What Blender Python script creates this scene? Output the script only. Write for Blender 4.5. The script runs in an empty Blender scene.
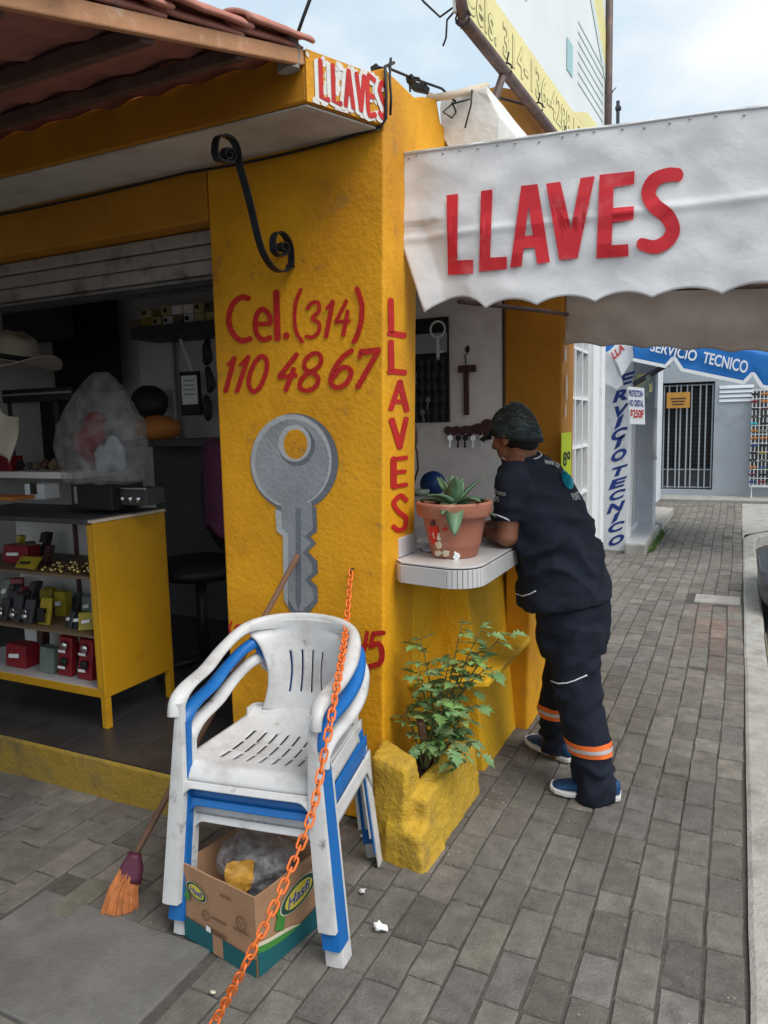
import bpy, bmesh, math, random
import numpy as np
from mathutils import Vector, Matrix, noise
from mathutils.bvhtree import BVHTree
random.seed(7)
R = math.radians
C = bpy.context.scene.collection
SC = bpy.context.scene

# ------------------------------------------------------------------ camera
FPX, CX, CY, EYE = 737.0, 384.0, 512.0, 1.5
def _cam(px, py): return Vector((px - CX, CY - py, FPX))
_y = _cam(741.0, 415.0).normalized()
_x = -_cam(-1150.0, 460.0); _x = (_x - _y * _x.dot(_y)).normalized()
_z = -_x.cross(_y)
if _z[1] < 0: _z = -_z
ROT = Matrix((_x, _y, _z))                      # world = ROT @ (right, up, forward)
def ray(px, py): return ROT @ _cam(px, py)
EYEP = Vector((0, 0, EYE))
def AY(px, py, y): d = ray(px, py); return EYEP + d * (y / d.y)
def AX(px, py, x): d = ray(px, py); return EYEP + d * (x / d.x)
def AZ(px, py, z=0.0): d = ray(px, py); return EYEP + d * ((z - EYE) / d.z)
cam = bpy.data.cameras.new('camera')
camo = bpy.data.objects.new('camera', cam); C.objects.link(camo)
cam.sensor_fit = 'VERTICAL'; cam.sensor_height = 36.0
cam.lens = 36.0 * FPX / 1024.0
cam.clip_start = 0.02; cam.clip_end = 2000
r_, u_, f_ = ROT.col[0], ROT.col[1], ROT.col[2]
M = Matrix.Identity(4)
for i in range(3):
    M[i][0] = r_[i]; M[i][1] = u_[i]; M[i][2] = -f_[i]; M[i][3] = EYEP[i]
camo.matrix_world = M
SC.camera = camo

# ------------------------------------------------------------------ sky and sun
w = bpy.data.worlds.new('World'); SC.world = w; w.use_nodes = True
nt = w.node_tree; nt.nodes.clear()
SUN_EL, SUN_AZ = 54.0, 112.0                     # azimuth measured from +Y towards +X
out = nt.nodes.new('ShaderNodeOutputWorld'); bg = nt.nodes.new('ShaderNodeBackground')
sky = nt.nodes.new('ShaderNodeTexSky'); sky.sky_type = 'NISHITA'; sky.sun_disc = False
sky.sun_elevation = R(SUN_EL); sky.sun_rotation = R(SUN_AZ); sky.air_density = 1.0; sky.dust_density = 2.5
tc = nt.nodes.new('ShaderNodeTexCoord'); mp = nt.nodes.new('ShaderNodeMapping'); mp.inputs['Scale'].default_value = (1, 1, 2.2)
mp.inputs['Location'].default_value = (0.35, 0.2, 0.4)
nz = nt.nodes.new('ShaderNodeTexNoise'); nz.inputs['Scale'].default_value = 2.3; nz.inputs['Detail'].default_value = 7; nz.inputs['Roughness'].default_value = 0.55
rp = nt.nodes.new('ShaderNodeValToRGB'); rp.color_ramp.elements[0].position = 0.40; rp.color_ramp.elements[1].position = 0.62
rp.color_ramp.elements[0].color = (0.25, 0.25, 0.25, 1); rp.color_ramp.elements[1].color = (0.97, 0.97, 0.97, 1)
mx = nt.nodes.new('ShaderNodeMix'); mx.data_type = 'RGBA'
mx.inputs[7].default_value = (6.2, 6.3, 6.35, 1)   # lit cloud
L = nt.links.new
L(tc.outputs['Generated'], mp.inputs['Vector']); L(mp.outputs[0], nz.inputs['Vector']); L(nz.outputs[0], rp.inputs[0])
L(rp.outputs[0], mx.inputs[0]); hz = nt.nodes.new('ShaderNodeMix'); hz.data_type = 'RGBA'; hz.inputs[0].default_value = 0.72; hz.inputs[7].default_value = (3.7, 5.05, 6.0, 1)   # thin high veil
L(sky.outputs[0], hz.inputs[6]); L(hz.outputs[2], mx.inputs[6]); L(mx.outputs[2], bg.inputs[0]); L(bg.outputs[0], out.inputs[0])
bg.inputs[1].default_value = 0.10
sl = bpy.data.lights.new('sun', 'SUN'); sl.energy = 1.6; sl.angle = R(34); sl.color = (1.0, 0.96, 0.9)
so = bpy.data.objects.new('sun', sl); C.objects.link(so)
sd = Vector((math.sin(R(SUN_AZ)) * math.cos(R(SUN_EL)), math.cos(R(SUN_AZ)) * math.cos(R(SUN_EL)), math.sin(R(SUN_EL))))
so.rotation_euler = sd.to_track_quat('Z', 'Y').to_euler(); so.location = sd * 20
SC.view_settings.view_transform = 'Standard'; SC.view_settings.look = 'None'
SC.view_settings.exposure = 0.76; SC.view_settings.gamma = 1.0; SC.view_settings.use_curve_mapping = False

# ------------------------------------------------------------------ materials
def mat(name, col, rough=0.8, var=0.12, vscale=6.0, bump=0.0, bscale=60.0, metal=0.0, dirt=None, dscale=3.0, dpos=(0.55, 0.75),
        bump2=0.0, b2scale=8.0, spec=0.4, attr=None, alpha=1.0, trans=0.0, coords='world', dirt2=None, d2scale=25.0, d2pos=(0.6, 0.7), dist=0.01, sub=0.0, tl=0.0):
    m = bpy.data.materials.new(name); m.use_nodes = True
    t = m.node_tree; b = t.nodes['Principled BSDF']; N = t.nodes.new; K = t.links.new
    b.inputs['Roughness'].default_value = rough; b.inputs['Metallic'].default_value = metal
    b.inputs['Specular IOR Level'].default_value = spec
    if alpha < 1: b.inputs['Alpha'].default_value = alpha
    if trans > 0: b.inputs['Transmission Weight'].default_value = trans
    if coords == 'world':
        g = N('ShaderNodeNewGeometry'); vec = g.outputs['Position']
    else:
        g = N('ShaderNodeTexCoord'); vec = g.outputs['Object']
    def nz(scale, detail=6, rough_=0.6):
        n = N('ShaderNodeTexNoise'); n.inputs['Scale'].default_value = scale; n.inputs['Detail'].default_value = detail
        n.inputs['Roughness'].default_value = rough_; K(vec, n.inputs['Vector']); return n.outputs[0]
    def mix(fac, a, bb, blend='MIX'):
        x = N('ShaderNodeMix'); x.data_type = 'RGBA'; x.blend_type = blend
        for s, v in ((0, fac), (6, a), (7, bb)):
            if hasattr(v, 'links') or hasattr(v, 'is_output'): K(v, x.inputs[s])
            elif isinstance(v, (int, float)): x.inputs[s].default_value = v
            else: x.inputs[s].default_value = (v[0], v[1], v[2], 1)
        return x.outputs[2]
    def ramp(v, a, bb):
        r = N('ShaderNodeMapRange'); r.inputs['From Min'].default_value = a; r.inputs['From Max'].default_value = bb; K(v, r.inputs['Value']); return r.outputs[0]
    lo = tuple(max(0, c * (1 - var)) for c in col); hi = tuple(min(1, c * (1 + var)) for c in col)
    c = mix(ramp(nz(vscale), 0.3, 0.7), lo, hi) if var > 0 else None
    if attr:
        a = N('ShaderNodeAttribute'); a.attribute_name = attr
        c = mix(1.0, c if c is not None else col, a.outputs['Color'], 'MULTIPLY')
    if dirt:
        c = mix(ramp(nz(dscale, 8, 0.65), dpos[0], dpos[1]), c if c is not None else col, dirt)
    if dirt2:
        c = mix(ramp(nz(d2scale, 8, 0.7), d2pos[0], d2pos[1]), c if c is not None else col, dirt2)
    if c is not None: K(c, b.inputs['Base Color'])
    else: b.inputs['Base Color'].default_value = (*col, 1)
    nrm = None
    for st, sc_ in ((bump2, b2scale), (bump, bscale)):
        if st > 0:
            bp = N('ShaderNodeBump'); bp.inputs['Strength'].default_value = st; bp.inputs['Distance'].default_value = dist
            K(nz(sc_, 5, 0.6), bp.inputs['Height'])
            if nrm is not None: K(nrm, bp.inputs['Normal'])
            nrm = bp.outputs[0]
    if nrm is not None: K(nrm, b.inputs['Normal'])
    if tl > 0:
        o = t.nodes['Material Output']; tr = N('ShaderNodeBsdfTranslucent'); ms = N('ShaderNodeMixShader'); ms.inputs[0].default_value = tl
        if c is not None: K(c, tr.inputs[0])
        else: tr.inputs[0].default_value = (*col, 1)
        K(b.outputs[0], ms.inputs[1]); K(tr.outputs[0], ms.inputs[2]); K(ms.outputs[0], o.inputs[0])
    return m
MT = {}
MT['yellow'] = mat('yellow_stucco_paint', (0.78, 0.362, 0.008), 0.62, 0.13, 3, bump=0.36, bscale=60, bump2=0.30, b2scale=14, dirt=(0.60, 0.25, 0.008), dscale=2.0, dpos=(0.44, 0.66), dirt2=(0.36, 0.20, 0.05), d2scale=8, d2pos=(0.60, 0.74))
MT['lemon'] = mat('worn_yellow_paint', (0.82, 0.46, 0.012), 0.7, 0.14, 5, bump=0.9, bscale=48, bump2=0.8, b2scale=14, dirt=(0.64, 0.35, 0.016), dscale=5, dpos=(0.5, 0.75), dirt2=(0.22, 0.17, 0.09), d2scale=14, d2pos=(0.63, 0.74))
MT['planter'] = mat('rough_dirty_yellow_masonry', (0.58, 0.36, 0.03), 0.85, 0.2, 6, bump=1.0, bscale=60, bump2=1.0, b2scale=20, dirt=(0.40, 0.25, 0.04), dscale=6, dpos=(0.45, 0.7), dirt2=(0.17, 0.135, 0.085), d2scale=11, d2pos=(0.58, 0.74))
MT['orange'] = mat('orange_ochre_paint', (0.52, 0.215, 0.012), 0.65, 0.10, 4, bump=0.3, bscale=45, bump2=0.3, b2scale=10, dirt=(0.40, 0.16, 0.012), dscale=2.5)
MT['step'] = mat('grimy_yellow_step', (0.36, 0.23, 0.03), 0.8, 0.2, 6, bump=0.6, bscale=45, bump2=0.5, b2scale=10, dirt=(0.16, 0.12, 0.05), dscale=6, dpos=(0.45, 0.7))
MT['red'] = mat('red_sign_paint', (0.52, 0.018, 0.014), 0.6, 0.16, 9, bump=0.3, bscale=60, bump2=0.28, b2scale=14)
MT['redaw'] = mat('red_canvas_paint', (0.66, 0.022, 0.035), 0.55, 0.12, 7, dirt=(0.70, 0.13, 0.14), dscale=9, dpos=(0.55, 0.75))
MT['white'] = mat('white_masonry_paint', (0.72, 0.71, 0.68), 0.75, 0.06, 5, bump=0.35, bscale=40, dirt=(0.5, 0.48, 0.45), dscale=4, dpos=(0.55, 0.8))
MT['dimwhite'] = mat('dim_interior_white', (0.56, 0.55, 0.54), 0.8, 0.06, 3, bump=0.1, bscale=30, dirt=(0.46, 0.45, 0.44), dscale=2.5)  # interior white greyed down to paint in the dark of the room
MT['soffit'] = mat('soffit_white_plaster', (0.66, 0.64, 0.60), 0.8, 0.08, 4, bump=0.4, bscale=35, dirt=(0.42, 0.37, 0.32), dscale=3.5, dpos=(0.5, 0.75), dirt2=(0.35, 0.24, 0.14), d2scale=16, d2pos=(0.66, 0.74))
MT['concrete'] = mat('raw_concrete', (0.34, 0.33, 0.31), 0.9, 0.2, 7, bump=0.6, bscale=50, dirt=(0.2, 0.19, 0.18), dscale=5)
MT['kerb'] = mat('kerb_concrete', (0.38, 0.365, 0.34), 0.9, 0.16, 9, bump=0.8, bscale=70, bump2=0.4, b2scale=12, dirt=(0.25, 0.23, 0.20), dscale=5, dpos=(0.5, 0.7), dirt2=(0.5, 0.48, 0.45), d2scale=30, d2pos=(0.6, 0.7))
MT['paver'] = mat('grey_paver', (0.168, 0.157, 0.143), 0.9, 0.26, 16, bump=1.0, bscale=210, bump2=1.0, b2scale=60, attr='tint', dirt=(0.098, 0.091, 0.083), dscale=3.2, dpos=(0.5, 0.78), dirt2=(0.26, 0.245, 0.225), d2scale=110, d2pos=(0.58, 0.70), dist=0.006)
MT['mortar'] = mat('joint_dirt', (0.085, 0.079, 0.07), 0.95, 0.25, 20, bump=0.8, bscale=90)
MT['slab'] = mat('smooth_concrete_slab', (0.15, 0.145, 0.138), 0.85, 0.16, 6, bump=0.4, bscale=80, dirt=(0.095, 0.09, 0.085), dscale=3.5, dpos=(0.45, 0.7), dirt2=(0.2, 0.2, 0.19), d2scale=35, d2pos=(0.64, 0.72))
MT['asphalt'] = mat('asphalt', (0.07, 0.07, 0.072), 0.9, 0.2, 20, bump=0.6, bscale=150)
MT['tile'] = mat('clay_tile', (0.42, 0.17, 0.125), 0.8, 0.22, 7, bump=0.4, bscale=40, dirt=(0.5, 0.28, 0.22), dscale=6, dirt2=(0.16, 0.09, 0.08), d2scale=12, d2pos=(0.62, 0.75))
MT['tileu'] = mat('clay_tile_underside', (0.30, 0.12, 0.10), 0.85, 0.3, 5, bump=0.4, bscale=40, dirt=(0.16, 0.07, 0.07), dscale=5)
MT['beam'] = mat('dark_timber', (0.10, 0.055, 0.045), 0.75, 0.3, 9, bump=0.3, bscale=50)
MT['rake'] = mat('weathered_orange_board', (0.48, 0.24, 0.12), 0.75, 0.2, 6, bump=0.3, bscale=50, dirt=(0.25, 0.12, 0.07), dscale=7, dirt2=(0.6, 0.42, 0.3), d2scale=12)
MT['iron'] = mat('black_iron', (0.022, 0.025, 0.032), 0.45, 0.2, 20, metal=0.3, bump=0.2, bscale=90)
MT['rust'] = mat('brown_steel_pipe', (0.13, 0.09, 0.085), 0.55, 0.35, 12, metal=0.2, bump=0.3, bscale=60, dirt=(0.25, 0.14, 0.09), dscale=10)
MT['cable'] = mat('black_cable', (0.012, 0.012, 0.014), 0.5, 0)
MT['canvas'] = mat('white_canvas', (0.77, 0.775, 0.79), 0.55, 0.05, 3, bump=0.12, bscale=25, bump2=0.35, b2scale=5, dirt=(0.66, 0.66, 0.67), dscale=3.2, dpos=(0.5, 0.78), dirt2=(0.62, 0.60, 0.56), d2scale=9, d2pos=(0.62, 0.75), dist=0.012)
MT['canvasr'] = mat('white_roof_canvas', (0.80, 0.79, 0.77), 0.6, 0.06, 3, tl=0.6)
MT['litwhite'] = mat('lit_white_paint', (0.86, 0.82, 0.82), 0.7, 0.04, 3, bump=0.1, bscale=30, dirt=(0.66, 0.62, 0.62), dscale=2.5)  # interior white lifted to paint in the light from the hatch
MT['canvas_shaded'] = mat('shade_brown_canvas', (0.60, 0.53, 0.49), 0.7, 0.12, 3, bump2=0.4, b2scale=5, dist=0.02, dirt=(0.48, 0.42, 0.385), dscale=3)  # white canvas browned to paint in the shade inside the awning
MT['wplastic'] = mat('white_plastic_dirty', (0.60, 0.60, 0.605), 0.42, 0.04, 6, bump=0.08, bscale=90, dirt=(0.40, 0.39, 0.37), dscale=9, dpos=(0.48, 0.74), dirt2=(0.17, 0.15, 0.125), d2scale=15, d2pos=(0.60, 0.74))
MT['bplastic'] = mat('blue_plastic', (0.008, 0.13, 0.42), 0.4, 0.1, 6, bump=0.05, bscale=90, dirt=(0.03, 0.17, 0.4), dscale=8)
MT['card'] = mat('cardboard', (0.36, 0.205, 0.115), 0.85, 0.08, 7, bump=0.12, bscale=60, dirt=(0.28, 0.155, 0.085), dscale=6)
MT['teal'] = mat('printed_teal', (0.008, 0.10, 0.115), 0.7, 0.1, 7)
MT['dgreen'] = mat('printed_dark_green', (0.015, 0.07, 0.05), 0.7, 0.1, 7)
MT['lgreen'] = mat('printed_green', (0.05, 0.22, 0.04), 0.7, 0.1, 7)
MT['cream'] = mat('printed_cream', (0.62, 0.56, 0.42), 0.7, 0.05, 7)
MT['pyellow'] = mat('printed_yellow', (0.60, 0.50, 0.06), 0.7, 0.05, 7)
MT['brownink'] = mat('brown_print', (0.17, 0.085, 0.045), 0.8, 0.1, 7)
MT['navyink'] = mat('navy_paint', (0.010, 0.035, 0.20), 0.6, 0.12, 9)
MT['blueaw'] = mat('blue_canvas', (0.012, 0.16, 0.50), 0.6, 0.08, 3, bump2=0.2, b2scale=6)
MT['paperw'] = mat('white_card', (0.80, 0.82, 0.84), 0.7, 0.03, 5)
MT['clearfilm'] = mat('clear_plastic_film', (0.62, 0.62, 0.64), 0.22, 0.1, 8, bump=1.0, bscale=16, spec=0.7, alpha=0.34, dist=0.02)
MT['bagfilm'] = mat('milky_plastic_film', (0.42, 0.40, 0.40), 0.3, 0.1, 8, bump=1.0, bscale=12, spec=0.6, alpha=0.5, dist=0.02)
MT['chain'] = mat('orange_plastic', (0.80, 0.185, 0.035), 0.45, 0.1, 20, dirt=(0.62, 0.13, 0.03), dscale=14)
MT['straw'] = mat('orange_bristles', (0.42, 0.145, 0.045), 0.8, 0.3, 40)
MT['plum'] = mat('plum_plastic', (0.10, 0.02, 0.045), 0.5, 0.1, 20)
MT['wood'] = mat('brown_stick', (0.15, 0.08, 0.05), 0.7, 0.2, 20, bump=0.2, bscale=60)
MT['dwood'] = mat('dark_red_wood', (0.075, 0.03, 0.025), 0.5, 0.2, 20)
MT['tilew'] = mat('pale_grey_tile', (0.56, 0.55, 0.55), 0.3, 0.05, 5, dirt=(0.43, 0.42, 0.41), dscale=5, spec=0.5)
MT['grout'] = mat('dark_grout', (0.06, 0.055, 0.055), 0.9, 0.1)
MT['terra'] = mat('terracotta', (0.35, 0.135, 0.085), 0.75, 0.14, 8, bump=0.25, bscale=60, dirt=(0.48, 0.24, 0.17), dscale=9, dpos=(0.55, 0.75))
MT['soil'] = mat('dark_soil', (0.05, 0.035, 0.025), 0.95, 0.3, 20, bump=1.0, bscale=50)
MT['agave'] = mat('succulent_leaf', (0.115, 0.21, 0.115), 0.5, 0.25, 14, dirt=(0.18, 0.28, 0.19), dscale=12)
MT['leaf'] = mat('weed_leaf', (0.15, 0.25, 0.085), 0.55, 0.35, 18, attr='tint')
MT['stem'] = mat('weed_stem', (0.12, 0.14, 0.06), 0.7, 0.2, 20)
MT['skin'] = mat('tanned_skin', (0.25, 0.105, 0.06), 0.5, 0.10, 14, bump=0.08, bscale=120)
MT['navy'] = mat('navy_cloth', (0.012, 0.0165, 0.029), 0.85, 0.25, 10, bump=0.25, bscale=260, bump2=0.5, b2scale=11, dist=0.012, spec=0.25)
MT['navyt'] = mat('navy_trouser_cloth', (0.010, 0.014, 0.026), 0.85, 0.25, 10, bump=0.25, bscale=260, bump2=0.6, b2scale=12, dist=0.014, spec=0.25)
MT['pipe'] = mat('white_piping', (0.72, 0.74, 0.78), 0.6, 0)
MT['hivis'] = mat('orange_band', (0.85, 0.17, 0.03), 0.6, 0.1, 30)
MT['silver'] = mat('silver_tape', (0.48, 0.46, 0.47), 0.4, 0.1, 30)
MT['shoe'] = mat('blue_mesh_shoe', (0.008, 0.055, 0.15), 0.7, 0.4, 60, bump=0.5, bscale=200)
MT['sole'] = mat('white_shoe_sole', (0.62, 0.62, 0.62), 0.6, 0.1, 20)
MT['violet'] = mat('violet_shoe_trim', (0.12, 0.06, 0.20), 0.6, 0.1, 20)
MT['hair'] = mat('black_hair', (0.008, 0.007, 0.007), 0.6, 0.2, 40, bump=0.6, bscale=200)
MT['cap'] = mat('dark_patterned_cap', (0.016, 0.02, 0.021), 0.8, 0.2, 20, dirt=(0.035, 0.06, 0.06), dscale=22, dpos=(0.5, 0.62))
MT['cyan'] = mat('cyan_print', (0.02, 0.42, 0.55), 0.6, 0.1, 20)
MT['black'] = mat('matt_black', (0.012, 0.012, 0.014), 0.6, 0.2, 10)
MT['dark'] = mat('dark_grey', (0.05, 0.05, 0.055), 0.6, 0.2, 10)
MT['tilef'] = mat('dark_floor_tile', (0.035, 0.033, 0.035), 0.35, 0.25, 6, dirt=(0.06, 0.055, 0.055), dscale=5)
MT['shutter'] = mat('dirty_shutter_steel', (0.40, 0.37, 0.34), 0.55, 0.12, 6, metal=0.1, dirt=(0.14, 0.115, 0.10), dscale=7, dpos=(0.5, 0.7), dirt2=(0.07, 0.06, 0.055), d2scale=14, d2pos=(0.62, 0.7))
MT['cabinet'] = mat('yellow_enamel', (0.58, 0.30, 0.012), 0.4, 0.08, 4, dirt=(0.42, 0.20, 0.012), dscale=6, dpos=(0.55, 0.8), dirt2=(0.12, 0.07, 0.02), d2scale=22, d2pos=(0.69, 0.75))
MT['shelfw'] = mat('brown_shelf_board', (0.17, 0.115, 0.07), 0.6, 0.2, 8)
MT['redpack'] = mat('red_packaging', (0.22, 0.012, 0.02), 0.35, 0.2, 14)
MT['yelpack'] = mat('yellow_packaging', (0.34, 0.26, 0.02), 0.4, 0.2, 14)
MT['grnpack'] = mat('grey_green_packaging', (0.16, 0.2, 0.17), 0.4, 0.3, 14)
MT['steel'] = mat('bright_steel', (0.6, 0.6, 0.6), 0.25, 0.1, 20, metal=1.0)
MT['brass'] = mat('brass', (0.42, 0.30, 0.12), 0.35, 0.2, 30, metal=0.9)
MT['straw_hat'] = mat('cream_felt', (0.62, 0.54, 0.44), 0.85, 0.06, 8)
MT['purple'] = mat('purple_cloth', (0.16, 0.04, 0.11), 0.85, 0.2, 8, bump2=0.6, b2scale=8, dist=0.03)
MT['boxy'] = mat('yellow_white_box', (0.48, 0.42, 0.20), 0.6, 0.2, 12)
MT['orangeobj'] = mat('orange_object', (0.52, 0.19, 0.04), 0.6, 0.15, 12)
MT['glass'] = mat('dark_window_glass', (0.08, 0.09, 0.10), 0.12, 0.3, 2, spec=0.6)
MT['wframe'] = mat('white_window_frame', (0.78, 0.79, 0.80), 0.5, 0.04, 5, dirt=(0.6, 0.6, 0.6), dscale=5)
MT['bluewhite'] = mat('pale_blue_white_wall', (0.62, 0.66, 0.70), 0.8, 0.06, 2.5, dirt=(0.45, 0.48, 0.52), dscale=2.2, dpos=(0.5, 0.75))
MT['farwall'] = mat('pale_grey_blue_wall', (0.36, 0.40, 0.44), 0.8, 0.06, 2, dirt=(0.26, 0.29, 0.33), dscale=1.6, dpos=(0.55, 0.75))
MT['pillarw'] = mat('peeling_white_pillar', (0.66, 0.68, 0.70), 0.8, 0.06, 3, dirt=(0.42, 0.40, 0.40), dscale=4, dpos=(0.55, 0.68), bump=0.3, bscale=20, dirt2=(0.3, 0.2, 0.2), d2scale=7, d2pos=(0.68, 0.75))
MT['lime'] = mat('fluorescent_yellow_card', (0.72, 0.85, 0.02), 0.7, 0.03)
MT['sunorange'] = mat('orange_sign', (0.52, 0.26, 0.05), 0.6, 0.1, 9)
MT['bbyellow'] = mat('pale_yellow_print', (0.80, 0.72, 0.34), 0.6, 0.08, 4)
MT['bbblue'] = mat('pale_blue_print', (0.76, 0.80, 0.81), 0.6, 0.06, 2)
MT['bbgreen'] = mat('pale_green_print', (0.66, 0.75, 0.71), 0.6, 0.06, 2)
MT['bbteal'] = mat('faded_teal_print', (0.36, 0.60, 0.62), 0.6, 0.06, 2)
MT['bbink'] = mat('faded_grey_ink', (0.30, 0.28, 0.14), 0.7, 0.1, 9)
MT['cream_pipe'] = mat('cream_pvc_pipe', (0.66, 0.56, 0.44), 0.5, 0.08, 9, dirt=(0.5, 0.33, 0.2), dscale=12)
MT['kdark'] = mat('dark_grey_sign_paint', (0.15, 0.17, 0.20), 0.6, 0.15, 9, bump=0.28, bscale=60, bump2=0.25, b2scale=14)
MT['kmid'] = mat('silver_grey_sign_paint', (0.29, 0.31, 0.34), 0.6, 0.15, 7, bump=0.28, bscale=60, bump2=0.25, b2scale=14, dirt=(0.22, 0.24, 0.27), dscale=6)
MT['klight'] = mat('pale_grey_sign_paint', (0.46, 0.48, 0.50), 0.6, 0.12, 9, bump=0.28, bscale=60, bump2=0.25, b2scale=14)
MT['carpaint'] = mat('dark_blue_car_paint', (0.010, 0.016, 0.028), 0.25, 0.05, 4, spec=0.6)
MT['rubber'] = mat('tyre_rubber', (0.02, 0.02, 0.02), 0.85, 0.1)
MT['tissue'] = mat('white_tissue', (0.82, 0.82, 0.82), 0.8, 0.03)
MT['kerbyellow'] = mat('worn_yellow_kerb_paint', (0.55, 0.38, 0.06), 0.8, 0.2, 9, dirt=(0.36, 0.34, 0.3), dscale=10, dpos=(0.45, 0.6))
MT['weedg'] = mat('moss_weed', (0.07, 0.13, 0.03), 0.8, 0.3, 20)
MT['bluelid'] = mat('blue_enamel', (0.015, 0.06, 0.22), 0.4, 0.1, 9)
MT['amber'] = mat('amber_wrapper', (0.45, 0.24, 0.04), 0.3, 0.4, 25)

def film(name, lo, hi, tint, bs, rough=0.14):
    m = bpy.data.materials.new(name); m.use_nodes = True; t = m.node_tree; N = t.nodes.new; K = t.links.new; b = t.nodes['Principled BSDF']
    b.inputs['Base Color'].default_value = (*tint, 1); b.inputs['Roughness'].default_value = rough; b.inputs['Specular IOR Level'].default_value = 0.9
    g = N('ShaderNodeNewGeometry'); n = N('ShaderNodeTexNoise'); n.inputs['Scale'].default_value = bs; n.inputs['Detail'].default_value = 7; n.inputs['Roughness'].default_value = 0.65; K(g.outputs['Position'], n.inputs['Vector'])
    v = N('ShaderNodeTexNoise'); v.noise_type = 'RIDGED_MULTIFRACTAL'; v.inputs['Scale'].default_value = bs * 0.7; v.inputs['Detail'].default_value = 4; K(g.outputs['Position'], v.inputs['Vector'])
    bp = N('ShaderNodeBump'); bp.inputs['Strength'].default_value = 0.5; bp.inputs['Distance'].default_value = 0.02; K(n.outputs[0], bp.inputs['Height'])
    bp2 = N('ShaderNodeBump'); bp2.inputs['Strength'].default_value = 0.8; bp2.inputs['Distance'].default_value = 0.012; K(v.outputs[0], bp2.inputs['Height']); K(bp.outputs[0], bp2.inputs['Normal']); K(bp2.outputs[0], b.inputs['Normal'])
    r = N('ShaderNodeMapRange'); r.inputs['From Min'].default_value = 0.38; r.inputs['From Max'].default_value = 0.66; r.inputs['To Min'].default_value = lo; r.inputs['To Max'].default_value = hi; K(n.outputs[0], r.inputs['Value'])
    tr = N('ShaderNodeBsdfTransparent'); tr.inputs[0].default_value = (0.95, 0.95, 0.95, 1); ms = N('ShaderNodeMixShader'); K(r.outputs[0], ms.inputs[0]); K(tr.outputs[0], ms.inputs[1]); K(b.outputs[0], ms.inputs[2]); K(ms.outputs[0], t.nodes['Material Output'].inputs[0])
    return m
MT['clearfilm'] = film('clear_plastic_film', 0.05, 0.42, (0.5, 0.5, 0.52), 26)
MT['bagfilm'] = film('milky_plastic_film', 0.12, 0.42, (0.42, 0.41, 0.41), 15, 0.25)

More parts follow.
